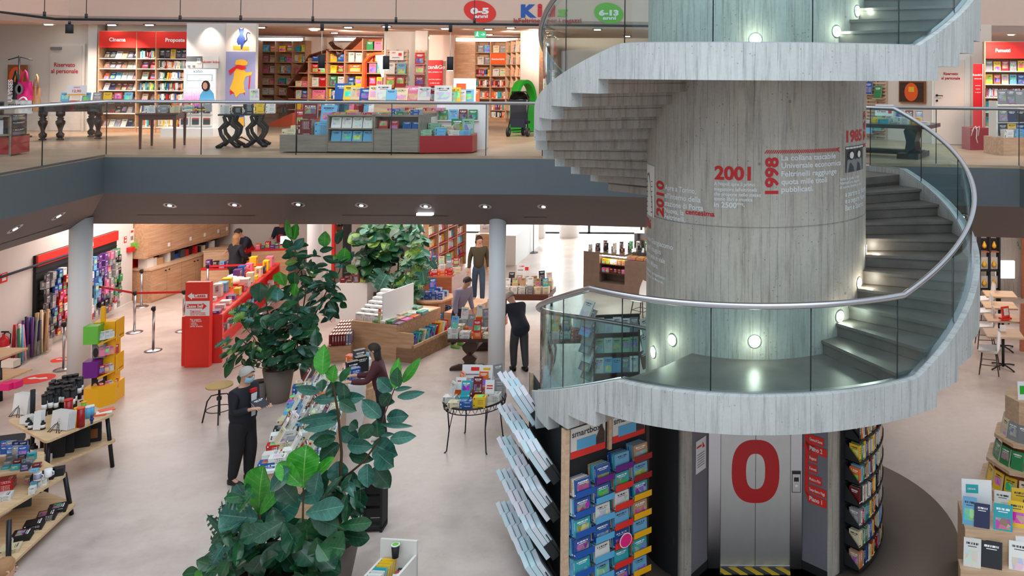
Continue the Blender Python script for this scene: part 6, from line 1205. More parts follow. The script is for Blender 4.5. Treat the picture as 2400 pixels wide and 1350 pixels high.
# second table, partly out of frame
cT, cL, oT = slab_table([(-120, 1120), (-20, 1215), (158, 1110), (70, 1060)], .62, .16, 'dark-edged three-level gift table at the lower left edge', lowcorn=[(-120, 1290), (20, 1328), (180, 1178), (100, 1150)])
for x, y, z, n_, w_, pal, nm, lab in ((12, 1145, .62, 7, .18, 'red', 'notebook', 'on the dark-edged table'), (6, 1170, .62, 4, .16, 'white', 'notebook', 'at the front left of the dark-edged table'), (110, 1215, .16, 4, .2, 'black', 'notebook', 'on the low plywood shelf, middle'), (135, 1197, .16, 4, .2, 'black', 'notebook', 'on the low plywood shelf, right'), (80, 1237, .16, 5, .2, 'black', 'notebook', 'on the low plywood shelf, left middle'), (52, 1262, .16, 5, .2, 'black', 'notebook', 'on the low plywood shelf, left'), (25, 1290, .16, 3, .2, 'cream', 'notebook', 'on the low plywood shelf, front left')):
    P = on(x, y, z); stack(TR(P.x, P.y, 0), 0, 0, z, n_, lab, pal, nm, w_, .2, (.014, .018), rz=.5, cat='notebook')
o = thing('tier_shelf', 'oak rounded upper tier with a black rim on the lower left gift table', 'shelf', on(30, 1140, .62)+Vector((-.30, .02, 0)), .45); mb = MB(); top_slab(mb, [(-.7, -.3), (.62, -.3), (.5, .25), (-.6, .3)], .24, .27); mb.build('shelf_board', 'oak_ply', o); mb = MB(); top_slab(mb, [(-.6, -.2), (.35, -.2), (.3, .25), (-.6, .3)], .52, .56); mb.build('top_tray', 'matt_black', o); MB().cyl((0, 0, 0), (0, 0, .56), .05, n=10).build('pillar', 'matt_black', o)
std('mug', [('body', MB().lathe([(.04, 0), (.045, .01), (.045, .1), (.04, .1)], n=16), 'white'), ('handle', MB().tube([(.045, 0, .02), (.075, 0, .03), (.075, 0, .07), (.045, 0, .08)], .006, 6), 'white'), ('pattern_band', MB().lathe([(.046, .02), (.046, .09)], n=12), 'lilac')], 'white and blue patterned mug on a black box, the left one', 'mug', on(88, 1125, .72)); std('mug', [('body', MB().lathe([(.04, 0), (.045, .01), (.045, .1), (.04, .1)], n=16), 'white'), ('handle', MB().tube([(.045, 0, .02), (.075, 0, .03), (.075, 0, .07), (.045, 0, .08)], .006, 6), 'white')], 'white patterned mug on a black box, the right one', 'mug', on(113, 1117, .72))
for i, (x, y) in enumerate(((88, 1130), (112, 1122), (136, 1113))): tag(MB().b(-.07, .07, -.06, .06, 0, .1).build('black_box', 'matt_black', loc=on(x, y, .62), rz=.5), f'black box under the mugs, {["left", "middle", "right"][i]}', 'box')
for i in range(14):
    x, y = 2+i*5.6, 1106-(i % 4)*9+i*.5; n_, c_ = colr(P_('grey,navy blue,light blue,dark red,white,turquoise')); item('trinket_box', TR(*on(x, y-4, .89)) @ RZ(.4), (.09, .06, .03+.03*(i % 3)), c_, f'{n_} trinket box, {ordn(i)} from left on the oak tier', 'box', None, 'block')
for i in range(8): n_, c_ = colr(P_('navy blue,grey,blue')); item('sequin_pouch', TR(*on(0+(i % 4)*14, 1066-(i//4)*12, 1.18)) @ RZ(.3), (.1, .04, .1), c_, f'shiny {n_} pouch, {ordn(i)} on the black top tray', 'pouch', None, 'block')
for i, (x, y) in enumerate(((70, 1148), (82, 1143), (94, 1139), (66, 1160), (56, 1136))): n_, c_ = colr(P_('orange,tan,white,light blue')); item('candle_pack', TR(*on(x, y, .62)) @ RZ(.4), (.07, .07, .09), c_, f'{n_} candle pack, {ordn(i)} before the mugs', 'pack', None, 'block')
# third table corner at the far left
o = thing('display_table', 'oak and black table corner at the far left edge with pink boxes', 'table', at(-40, 930)); MB().box((0, 0, .78), (1.0, .8, .035)).box((0, 0, .36), (1.1, .9, .035)).build('tabletop', 'oak_ply', o); MB().cyl((.52, -.2, 0), (.40, -.1, .78), .025, n=8).build('leg', 'dark_metal', o)
for i in range(3): tag(MB().b(0, .22, 0, .16, 0, .12).build('pink_box', 'pink' if i else 'cream_wall', loc=tuple(at(*((2, 862), (-8, 916), (8, 912))[i], .80 if i == 0 else .38))), f'{["pale box on top of", "pink box inside", "pink box at the back of"][i]} the far left table', 'box')
# ---------------------------------------------------------------- central and right part of the ground floor
def gframe(px, rz, z=0.0): return TR(*at(*px, z)) @ RZ(rz)
def wposter(o, tx, W, zs, s, m, y=-.006): pass
# long table of books in the middle
tc = [at(x, y, .74) for x, y in ((598, 1108), (756, 1112), (850, 905), (700, 893))]
ux = (tc[1]-tc[0]); uy = (tc[3]-tc[0]); Tm = TR(tc[0].x, tc[0].y, 0) @ RZ(math.atan2(uy.y, uy.x)-math.pi/2); TL = uy.length; TW = abs((Tm.inverted() @ Vector((tc[1].x, tc[1].y, 0))).x)
o = thing('display_table', 'long white table crowded with stacks of books in the middle of the shop', 'table', tr3(Tm.translation), Tm.to_euler().z)
MB().b(0, TW, 0, TL, .70, .74).build('tabletop', 'white', o); MB().b(.04, TW-.04, .05, TL-.05, 0, .70).build('base', 'oak_pale', o)
nx, ny = 6, int(TL/.27)
for j in range(ny):
    for i in range(nx):
        x, y = .12+(TW-.24)*i/(nx-1), .15+(TL-.3)*j/(ny-1); side_ = ['left edge', 'second column', 'third column', 'fourth column', 'fifth column', 'right edge'][i]
        if (i+j) % 3 == 2 and i > 0: n_ = 2
        else: n_ = rnd.randint(2, 5)
        if i >= 4 and j < ny//2: n_ = min(n_, 3)
        zz_ = stack(Tm, x, y, .74, n_, f'{ordn(j)} row, {side_} of the long table', P_('white,white,white,cream,white,light blue,orange,red,grey,blue,white,cream,black'), 'book', .15, .21, (.022, .034), same=rnd.random() < .75)
        if rnd.random() < .34: upright(Tm, x, y, zz_+.0, f'on the stack in {ordn(j)} row, {side_} of the long table', P_('white,grey,white,dark red,light blue,cream'), 'propped_book', .15, .22, .03, .5, rz=-1.35+rnd.uniform(-.2, .2))
# white unit with boxes beside it
Fw, Ww = frame2((812, 1010), (843, 1006)); Hw = Ht(820, 905, Fw.translation); o = thing('display_unit', 'tall white unit behind the rubber plant at the end of the long table', 'display unit', tr3(Fw.translation), Fw.to_euler().z); MB().b(-.12, Ww+.03, 0, 1.3, 0, Hw).build('body', 'white', o)
for i, (x, y, w_, h_, m, lab) in enumerate(((.06, .05, .16, .26, 'blue', 'blue'), (-.02, .3, .2, .3, 'black', 'black'), (.1, .6, .22, .28, 'black', 'large black'), (.05, .95, .2, .3, 'dark grey', 'dark patterned'))): item('gift_box', Fw @ TR(x, y, Hw) @ RZ(.4), (w_, .1, h_), lin(PAL[m])+(1,), f'{lab} gift box on the tall white unit, {ordn(i)} from the front', 'box', None, 'block')
Fz, Wz = frame2((842, 930), (872, 915)); o = thing('octagonal_display', 'small oak octagonal two-tier display beside the tall white unit', 'display stand', at(842, 935)); 
def octo(o, r, z0, z1, m='oak', nm='tier', n=8, rot=.39): MB().cyl((0, 0, z0), (0, 0, z1), r, n=n, sm=False).build(nm, m, o)
octo(o, .42, 0, .28); octo(o, .3, .28, .34); octo(o, .16, .34, .62); octo(o, .32, .62, .66)
for i in range(3): stack(frameP(at(842, 935)), -.12+.14*i, -.05+.1*(i % 2), .66, [7, 4, 5][i], f'on the small octagonal display, {["left", "middle", "right"][i]}', P_('orange,white,red'), 'book', .14, .2, (.02, .03))
# oak podium with magazines
Fo, Wo = frame2((822, 834), (928, 847)); Ho = Ht(925, 763, at(928, 847)); ko = Wo/106; o = thing('magazine_podium', 'oak podium with magazines on top and on its right side', 'podium', tr3(Fo.translation), Fo.to_euler().z)
MB().b(0, Wo, 0, 1.5, 0, Ho).build('body', 'oak', o); MB().b(Wo, Wo+.42, .0, 1.5, 0, .3).b(Wo, Wo+.42, .0, .03, 0, .62).b(Wo+.39, Wo+.42, 0, 1.5, 0, .36).build('side_bin', 'oak', o); MB().b(Wo+.02, Wo+.45, 1.6, 2.9, 0, .62).build('rear_bin', 'oak', o)
for i in range(12): faces(Fo, Wo+.02+.0*i, Wo+.38, .1+.11*i, .3, 1, f'{ordn(i)} in the side bin of the oak podium', KID, 'magazine', h=.26, t=.02, tilt=.3, w=.2)
for i in range(4):
    for j in range(5): stack(Fo, Wo*.52+i*.17, .14+j*.26, Ho, rnd.randint(2, 5), f'{ordn(j)} row, {ordn(i)} column, oak podium', P_('white,pink,turquoise,orange,cream,green,purple'), 'magazine', .22, .16, (.008, .014), same=True, cat='magazine')
for j in range(7):
    for i in range(3): item('card_box', Fo @ TR(.02+i*.23, .1+j*.13, Ho), (.2, .11, .14+.055*j), lin((236, 236, 236))+(1,), f'white card box, {ordn(j)} step, {["left", "middle", "right"][i]} column, on the oak podium', 'box', 'white stepped card boxes', 'block')
item('white_board', Fo @ TR(.72, .1, Ho), (.02, 1.0, .62), lin((232, 232, 232))+(1,), 'white triangular side board beside the stepped card boxes', 'board', None, 'plainbox')
upright(Fo, Wo*.6, .02, Ho-.12, 'orange edged one leaning on the front edge of the oak podium', 'orange', 'magazine', .06, .42, .03, .05)
Fb, Wb = frame2((764, 850), (822, 846)); o = thing('display_block', 'low oak block holding rows of red-spined volumes left of the podium', 'podium', tr3(Fb.translation), Fb.to_euler().z); MB().b(0, Wb, 0, 1.3, 0, .32).build('body', 'oak', o)
for j in range(5):
    for i in range(8): item('box_set_volume', Fb @ TR(.03+(i+1)*(Wb-.04)/8, .06+j*.24, .32) @ RZ(math.pi/2), (.2, (Wb-.06)/8-.004, .24), lin((122, 20, 28) if i < 6 else (120, 120, 150))+(1,), f'{"dark red" if i < 6 else "lilac"} spined volume, {ordn(j)} row, {ordn(i)} from left, on the low oak block', 'book')
o = thing('gift_plinth', 'white plinth of small gifts between the plants', 'plinth', at(838, 748), .1); MB().b(-.42, .32, -.3, .5, 0, .95).build('body', 'white', o)
for i in range(8): n_, c_ = colr(P_('white,red,yellow,brown,tan,dark red')); item('gift_item', TR(*at(838, 748)) @ RZ(.1) @ TR(-.36+.16*(i % 4), -.2+.3*(i//4), .95), (.12, .1, rnd.uniform(.08, .3)), c_, f'{n_} gift item on the white plinth between the plants, {ordn(i)}', 'gift item', None, 'block')
# octagonal blue book display
P = at(1014, 760); o = thing('octagonal_display', 'oak octagonal two-tier display of identical blue and orange books', 'display stand', P); octo(o, .62, 0, .16); octo(o, .3, .16, .62); octo(o, .50, .62, .66)
for i in range(11):
    a = -2.6+i*.42; item('novel', TR(*P) @ RZ(a+math.pi/2) @ TR(-.07, -.5, .16) @ RX(-.2), (.15, .03, .22), lin((24, 110, 168))+(1,), f'blue novel standing on the lower tier of the octagonal display, {ordn(i)} round', 'book')
for i in range(4):
    for j in range(2): stack(TR(*P), -.24+.16*i, -.16+.3*j, .66, [4, 6, 7, 5][i], f'octagonal display, {"back" if j else "front"} {ordn(i)}', 'blue', 'novel', .15, .15, (.024, .03))
upright(TR(*P), .0, .0, .86, 'standing on top of the octagonal display', 'blue', 'novel', .16, .26, .05, .3, rz=.5)
# dark refectory table with books
Fd_ = TR(*at(1100, 868)); o = thing('refectory_table', 'dark carved trestle table with books left of the white column', 'table', tr3(Fd_.translation), .04)
td = Ht(1100, 792, Fd_.translation+Vector((0, .0, 0))); MB().b(-.42, .42, -.1, 1.5, td-.06, td).build('tabletop', 'darkwood', o)
pv = [(-.16, .08), (-.10, .16), (-.15, .24), (-.05, .32), (-.14, .42), (-.16, .5), (-.08, .58), (-.12, td-.06)]
MB().prism([(-x, z) for x, z in pv]+[(x, z) for x, z in pv[::-1]], .0, .08, ax='y').build('carved_leg', 'darkwood', o); MB().prism([(-x, z) for x, z in pv]+[(x, z) for x, z in pv[::-1]], 1.25, 1.33, ax='y').build('carved_leg', 'darkwood', o)
for y in (.04, 1.29): MB().prism([(-.4, 0), (.4, 0), (.4, .05), (.25, .10), (-.25, .10), (-.4, .05)], y-.06, y+.06, ax='y').build('foot', 'darkwood', o)
MB().b(-.04, .04, .0, 1.3, .3, .38).build('stretcher', 'darkwood', o)
for j in range(4):
    for i in range(4): x, y = -.33+.24*i, 0.02+.32*j; z_ = stack(Fd_, x, y, td, rnd.randint(4, 7), f'{ordn(j)} row, {ordn(i)} from left, dark trestle table', P_('white,cream,orange,red,white,grey'), 'softcover_book', .15, .21, (.022, .03)); (upright(Fd_, x, y-.02, z_, f'standing in {ordn(j)} row, {ordn(i)} from left, on the dark trestle table', P_('grey,white,light blue,red,dark red'), 'propped_book', .16, .24, .03, .2, rz=rnd.uniform(-.4, .4)) if (i+j) % 2 == 0 else None)
sign(Fd_, .25, .9, td+.3, .34, .26, 'lilac printed card with red lines at the back of the trestle table', 'white', (('Libri', .05, 0, .16, 'signred'),), patches=((-.12, .12, .05, .08, 'grey'),))
# far dark table right of the column
Fe_ = TR(*at(1192, 738)); te = Ht(1200, 691, Fe_.translation); o = thing('trestle_table', 'reddish dark table with book stacks in front of the bright entrance', 'table', tr3(Fe_.translation), 0); MB().b(-.2, 1.0, 0, .9, te-.14, te).build('tabletop', 'walnut', o)
for x in (-.1, .9):
    for y in (.06, .84): MB().cyl((x, y, 0), (x, y, te-.14), .035, n=8).build('leg', 'walnut', o)
for i in range(6): 
    for j in range(2): z_ = stack(Fe_, -.1+.2*i, .18+.4*j, te, rnd.randint(5, 8), f'{"back" if j else "front"} row, {ordn(i)} from left, table by entrance', P_('white,grey,black,cream,white'), 'softcover_book', .17, .18, (.026, .034)); upright(Fe_, -.1+.2*i, .2+.4*j, z_, f'standing on {"back" if j else "front"} stack {ordn(i)}, table by the entrance', P_('tan,turquoise,white,black,cream'), 'propped_book', .15, .2, .03, .25, rz=.1*i)
sign(Fe_, .2, .6, te+.42, .34, .24, 'white card with a red triangle on the far dark table', 'white', (('I LIBRI', .05, -.04, .15, 'signred'),), patches=((.05, .14, .06, .15, 'signred'), (-.14, .0, .06, .08, 'grey')))
# round wire table
P = at(1112, 1040); Fi = TR(*P); ti = .76; o = thing('wire_table', 'round black wrought-iron table covered with books and cards', 'table', P); rr_ = .50
MB().tube([(rr_*math.cos(a*math.pi/18), rr_*math.sin(a*math.pi/18), ti) for a in range(36)], .016, 6, closed=True).tube([((rr_-.02)*math.cos(a*math.pi/18), (rr_-.02)*math.sin(a*math.pi/18), ti-.1) for a in range(36)], .008, 6, closed=True).build('rim', 'black', o); MB().cyl((0, 0, ti-.01), (0, 0, ti), rr_, n=36).build('tabletop', 'clear_glass', o)
mb = MB(); [mb.tube([(rr_*math.cos(a), rr_*math.sin(a), ti), ((rr_-.01)*math.cos(a+.09), (rr_-.01)*math.sin(a+.09), ti-.1), (rr_*math.cos(a+.18), rr_*math.sin(a+.18), ti)], .006, 5) for a in [k*.2244 for k in range(28)]]; mb.build('scroll_work', 'black', o)
for a in (.6, 2.2, 3.9, 5.4): MB().tube([((rr_-.03)*math.cos(a), (rr_-.03)*math.sin(a), ti-.05), ((rr_-.06)*math.cos(a), (rr_-.06)*math.sin(a), .35), ((rr_-.02)*math.cos(a), (rr_-.02)*math.sin(a), .02), ((rr_+.02)*math.cos(a), (rr_+.02)*math.sin(a), 0)], .012, 6).tube([((rr_-.1)*math.cos(a+.15), (rr_-.1)*math.sin(a+.15), ti-.08), ((rr_-.06)*math.cos(a), (rr_-.06)*math.sin(a), .35)], .008, 6).build('leg', 'black', o)
q = 0
for x, y, n_, pal in ((-.2, -.38, 3, 'cream'), (0, -.40, 4, 'blue'), (.2, -.36, 6, 'yellow'), (-.36, -.15, 4, 'white'), (-.12, -.12, 4, 'turquoise'), (.08, -.14, 5, 'dark red'), (.36, -.12, 5, 'white'), (-.3, .12, 5, 'orange'), (.1, .1, 6, 'orange'), (.36, .14, 9, 'grey'), (-.1, .33, 5, 'light blue'), (.2, .34, 7, 'white')):
    z_ = stack(Fi, x, y, ti, n_, f'on the wire table, {ordn(q)} pile from front', pal, 'softcover_book', .15, .2, (.022, .034))
    if q in (3, 4, 5, 7, 8, 9, 10): upright(Fi, x, y, z_, f'standing on {ordn(q)} pile of the wire table', pal if q != 3 else 'white', 'propped_book', .15, .22, .03, .25, rz=-.9 if x < -.2 else (.7 if x > .3 else 0))
    q += 1
for x, y, z_, w_, h_, lab, pt in ((-.15, .3, ti+.22, .34, .22, 'wide lilac card behind on the wire table', ((-.12, .12, .05, .07, 'grey'), (-.02, .12, .12, .18, 'signred'))), (-.22, -.05, ti+.15, .17, .20, 'small white card with a red triangle on the wire table', ((-.06, -.0, .13, .15, 'signred'), (.02, .07, .08, .14, 'signred'))), (.14, .15, ti+.2, .2, .28, 'tall white card with a yellow logo on the wire table', ((-.06, .06, .2, .24, 'yellow'), (-.07, .07, .05, .07, 'grey'))), (.3, -.2, ti+.14, .15, .22, 'white card with red words at the right of the wire table', ((-.05, .05, .12, .14, 'signred'), (-.05, .05, .08, .1, 'signred')))): sign(Fi, x, y, z_, w_, h_, lab, 'white', (), patches=pt)
# back right: bookcases along the wall, cabinet, screen
ra_, rb_ = at(1003, 694), at(1092, 640); d = rb_-ra_; Fh = TR(*ra_) @ RZ(math.atan2(d.y, d.x)); Lh = d.length; zh = [atY(1003, y, ra_.y).z for y in (668, 640, 612, 586, 556, 526)]
bookcase(Fh, Lh, 2.7, .35, [0, .25, .5, .75, 1.0], zh[:5], 'long oak bookcase with red shelf edges along the back wall', 'oak', 'red')
for i, z in enumerate(zh[:5]):
    for j in range(4):
        wh = f'{ordn(j)} bay, {ordn(i)} shelf up, back wall bookcase'
        (faces(Fh, Lh*(j*.25+.02), Lh*(j*.25+.23), .1, z+.003, 4, wh, P_('white,blue,red,yellow,orange,light blue'), 'novel', h=.22, t=.05, tilt=.1, cat='book') if (i+j) % 3 else spines(Fh, Lh*(j*.25+.02), Lh*(j*.25+.23), .08, z+.003, .21, wh, P_('yellow,orange,white,red'), 'paperback', (.05, .06), .15))
Fc2, Wc2 = frame2((988, 722), (1062, 716)); o = thing('book_counter', 'brown wood counter heaped with books in front of the back wall bookcase', 'counter', tr3(Fc2.translation), 0); MB().b(0, Wc2, 0, 1.6, 0, .8).build('body', 'redwood', o)
for i in range(5):
    for j in range(3): z_ = stack(Fc2, .1+i*.19, .15+j*.5, .8, rnd.randint(3, 6), f'{ordn(j)} row, {ordn(i)} from left, brown counter', P_('white,red,orange,green,white,cream'), 'softcover_book', .17, .2, (.024, .032)); (upright(Fc2, .1+i*.19, .3+j*.5, z_, f'standing in {ordn(j)} row, {ordn(i)} from left, on the brown counter', MIX, 'propped_book', .15, .2, .03, .3) if (i+j) % 2 else None)
P = at(1132, 628); o = thing('service_desk', 'oak service desk with a white sign board at the back', 'desk', P); MB().b(-.25, .25, 0, .5, 0, 1.05).build('body', 'oak', o); sign(TR(*P), .0, .2, 1.06, .36, .26, 'lilac-white notice standing on the oak service desk', 'white', (('INFO', .07, 0, .12, 'lilac'),), 0)
P = at(1190, 622); tag(MB().b(-.3, .25, 0, 3.0, 0, .95).build('white_counter', 'white', loc=P), 'long white counter by the bright entrance', 'counter')
o = thing('notice_stand', 'thin black stand with a small white notice before the white pillar', 'stand', at(1250, 592)); MB().cyl((0, 0, 0), (0, 0, 1.25), .012, n=8).build('pole', 'black', o); MB().cyl((0, 0, 0), (0, 0, .02), .16, n=20).build('base', 'black', o); MB().box((0, -.02, 1.28), (.26, .01, .2)).build('card', 'white', o)
for x, y in ((1255, 557), (1334, 555)): struct('wall_white_pillar', MB().cyl((0, 0, 0), (0, 0, 3.3), .36, n=32), 'white', loc=at(x, y))
# entrance facade
fY = at(1280, 547).y; mb = MB(); mbg = MB()
for x in range(-16, 4, 2): mb.b(x-.04, x+.04, fY, fY+.1, 0, 3.1)
mb.b(-16, 2, fY, fY+.1, 0, .06); struct('window_frame_entrance', mb, 'dark_metal'); struct('window_1', MB().b(-16, 2, fY+.04, fY+.05, .06, 3.1), 'shop_glass')
wallseg('wall_back_left', (-22, at(760, 640).y), (-10.2, at(760, 640).y), 0, 3.1, .2, 'white_wall')
# bar
Fg, Wg = frame2((1367, 679), (1530, 699)); Hg = Ht(1370, 588, Fg.translation); kg = Wg/163; zg = lambda y: Ht(1370, y, Fg.translation); o = thing('bar_counter', 'grey-brown stone bar counter with a recessed shelf of jars', 'counter', tr3(Fg.translation), Fg.to_euler().z)
a_, b_ = 38*kg, 98*kg
MB().b(0, a_, 0, .7, 0, Hg).b(b_, Wg, 0, .7, 0, Hg*.86).b(a_, b_, .4, .7, 0, Hg).b(a_, b_, 0, .4, 0, Hg*.24).b(a_, b_, 0, .4, Hg*.95, Hg).build('stone_body', 'granite', o)
for z in (Hg*.5, Hg*.72): MB().b(a_, b_, .02, .4, z-.02, z).build('shelf', 'darkwood', o)
mb = MB(); mb.b(b_, Wg, 0, .01, Hg*.86, Hg*1.12).b(b_, Wg, 0, .5, Hg*1.1, Hg*1.12); mb.build('glass_case', 'clear_glass', o); MB().b(a_+.02, b_-.02, .1, .13, Hg*.9, Hg*.93).build('shelf_light', 'led', o)
lamp('bar_shelf_glow', 'POINT', Fg @ Vector(((a_+b_)/2, .05, Hg*.85)), 8, WARM, .05)
for r, z in enumerate((Hg*.5, Hg*.72, Hg*.24)):
    for i in range(6): n_, c_ = colr(P_(('pink,dark red,white', 'yellow,cream,tan', 'dark grey,black')[r] )); (item('food_jar', Fg @ TR(a_+.03+i*(b_-a_-.05)/6, .08, z), ((b_-a_)/8, .1, .12), c_, f'{n_} jar on the {["middle", "upper", "lowest"][r]} shelf of the bar, {ordn(i)} from left', 'jar', None, 'block') if r < 2 else None)
for i in range(5): item('pastry_tray', Fg @ TR(b_+.05+i*.25, .12, Hg*.87), (.2, .25, .07), lin((214, 150, 80))+(1,), f'golden pastry tray in the bar glass case, {ordn(i)} from left', 'food', None, 'block')
for i in range(16): n_, c_ = colr(P_('white,brown,dark red,black,white,green')); item('bar_item', Fg @ TR(.03+i*(Wg-.1)/16, .2+.15*(i % 2), Hg*(1 if i < 10 else 1.12)), (.08, .08, rnd.uniform(.1, .3)), c_, f'{n_} cup or bottle on top of the bar, {ordn(i)} from left', 'bottle', None, 'block')
o = thing('coffee_machine', 'chrome coffee machine behind the bar', 'machine', tr3(Fg @ Vector((Wg*.6, 1.5, 0)))); MB().b(-.5, .5, 0, .5, .95, 1.45).build('body', 'chrome', o); MB().b(-.55, .55, -.1, .6, 0, .95).build('base_cabinet', 'darkgrey', o); MB().cyl((-.3, -.02, 1.2), (-.3, -.2, 1.15), .03, n=8).cyl((.2, -.02, 1.2), (.2, -.2, 1.15), .03, n=8).build('handles', 'black', o)
wallseg('wall_bar_back', Vector(Fg @ Vector((.15, 3.2, 0))), Vector(Fg @ Vector((Wg+2.5, 3.2, 0))), 0, 3.1, .2, 'cream_wall')
for i, (m, lab) in enumerate((('red', 'red apron'), ('black', 'black apron'))): tag(MB().grid([[(-.12+.03*math.sin(k*.9)+u*.08, .05*math.sin(u*1.6+k), 2.0-k*.13) for u in range(4)] for k in range(8)]).build('apron', m, loc=Fg @ Vector((Wg*.86+.25*i, 3.1, .2))), f'{lab} hanging behind the bar', 'apron')
# white chair near the bar, magazine rack and small table seen through the stair glass
def shell_chair(P, rz, lab, leg='darkwood', shell='white'):
    o = thing('shell_chair', lab, 'chair', P, rz); rows = []
    for k in range(10):
        t_ = k/9; y = -.2+.42*min(t_*1.6, 1)+.05*max(0, t_-.6); z = .45-.02*math.sin(t_*3)+(.42*max(0, (t_-.55)/.45)**1.1); w_ = .22 if t_ < .6 else .22-.12*((t_-.6)/.4)**2
        rows.append([(w_*math.sin((u-4)/4*1.45), y-.05*abs((u-4)/4)**2*(1 if t_ > .6 else 0), z+.09*abs((u-4)/4)**3*(1-abs(t_-.5))) for u in range(9)])
    MB().grid(rows).grid([[(x, y+.012, z-.012) for x, y, z in r] for r in rows]).build('seat_shell', shell, o)
    for x, y in ((-.15, -.12), (.15, -.12), (-.15, .16), (.15, .16)): MB().cyl((x, y, .44), (x*1.45, y*1.4, 0), .016, .011, 8).build('leg', leg, o)
    MB().tube([(-.19, -.13, .2), (.19, -.13, .2), (.19, .17, .2), (-.19, .17, .2)], .008, 6, closed=True).build('stretcher', leg, o); return o
shell_chair(at(1502, 745), -.6, 'white shell chair at the left edge of the column beyond the stair glass')
P = at(1445, 905); Fm_ = TR(*P) @ RZ(.15); o = thing('magazine_rack', 'black wire magazine rack seen through the landing glass', 'rack', P, .15); MB().b(-.45, .45, .2, .24, 0, 1.35).b(-.45, -.42, -.15, .24, 0, 1.2).b(.42, .45, -.15, .24, 0, 1.2).build('back_frame', 'matt_black', o)
for r in range(3):
    MB().b(-.44, .44, -.12+.1*r, .2, .28+.36*r, .30+.36*r).build('shelf', 'matt_black', o); faces(Fm_, -.42, .42, -.1+.1*r, .30+.36*r, 5, f'{["lowest", "middle", "top"][r]} shelf of the black rack', P_('white,light blue,yellow,pale green,grey'), 'magazine', h=.3, t=.02, tilt=.15, w=.2)
for i in range(8): upright(Fm_, -.62-.04*(i % 2), -.1, .2+.17*i, f'hanging at the left side of the black magazine rack, {ordn(i)} up', P_('white,grey,light blue'), 'newspaper', .3, .36, .03, .5, rz=-.9, cat='newspaper')
for i in range(3): upright(Fm_, .6, -.05, .35+.32*i, f'hanging at the right side of the black magazine rack, {ordn(i)} up', P_('white,brown,grey'), 'newspaper', .22, .34, .03, .3, rz=.9, cat='newspaper')
P = at(1340, 872); o = thing('side_table', 'dark side table with curved legs seen through the landing glass', 'table', P, .1); MB().b(-.45, .45, -.3, .4, .68, .74).build('tabletop', 'darkwood', o)
for x in (-.38, .38):
    for y in (-.22, .32): MB().tube([(x*1.15, y, 0), (x*1.02, y, .12), (x*.96, y, .4), (x*1.12, y, .6), (x, y, .7)], [.02, .018, .025, .035, .035], 8).build('leg', 'darkwood', o)
for i in range(8): z_ = stack(TR(*P) @ RZ(.1), -.34+.22*(i % 4), -.12+.32*(i//4), .74, rnd.randint(4, 8), f'{ordn(i)} on the side table behind the glass', P_('white,cream,grey,yellow,red,black'), 'softcover_book', .15, .2, (.024, .034)); upright(TR(*P) @ RZ(.1), -.34+.22*(i % 4), -.1+.32*(i//4), z_, f'standing on {ordn(i)} pile of the side table behind the glass', P_('white,red,yellow,light blue,grey'), 'propped_book', .15, .22, .03, .25)
# ---------------------------------------------------------------- racks round the column
p0 = Vector((-2.02, 9.78, 0)); p1 = Vector((-1.20, 10.52, 0)); p2 = Vector((-2.92, 11.62, 0))
d = p1-p0; Fs = TR(*p0) @ RZ(math.atan2(d.y, d.x)); Ls = d.length; o = thing('gift_box_rack', 'black perforated rack of experience gift boxes with coloured price strips', 'rack', p0, Fs.to_euler().z)
MB().b(0, Ls, .0, .04, 0, 2.2).build('back_panel', 'matt_black', o); MB().b(-.05, 0, -.06, .04, 0, 2.14).build('post', 'oak_pale', o); MB().b(Ls/2-.02, Ls/2+.02, -.05, .0, 1.75, 2.16).build('post', 'oak_pale', o)
for i, x0 in enumerate((.03, Ls/2+.04)):
    p_ = MB().b(x0, x0+Ls/2-.09, -.03, -.01, 1.78+.02*i, 2.12+.02*i).build('printed_header', 'offwhite', o); w_ = Ls/2-.09
    MB().b(x0, x0+w_, -.034, -.03, 1.78+.02*i, 1.86+.02*i).build('red_band', 'signred', p_); MB().b(x0+.08, x0+w_*.72, -.036, -.034, 1.86, 1.98).build('picture_band', 'lightblue', p_)
    mb = MB(); mb.add([(x0+w_*a, -.037, 1.86+b_) for a, b_ in ((.72, 0), (.98, 0), (.98, .12), (.92, .18), (.90, .23), (.84, .23), (.82, .17), (.72, .08))], [tuple(range(8))]); mb.build('silhouette', 'darkwood', p_, fix=False)
    mb = MB(); letter(mb, 'smartbox', .10, lambda u, v: (x0+w_*.45+u, -.036, 2.02+v), 0, .01, 'c'); mb.build('lettering', 'darkgrey', p_, fix=False)
pc = ['blue', 'turquoise', 'red', 'orange']
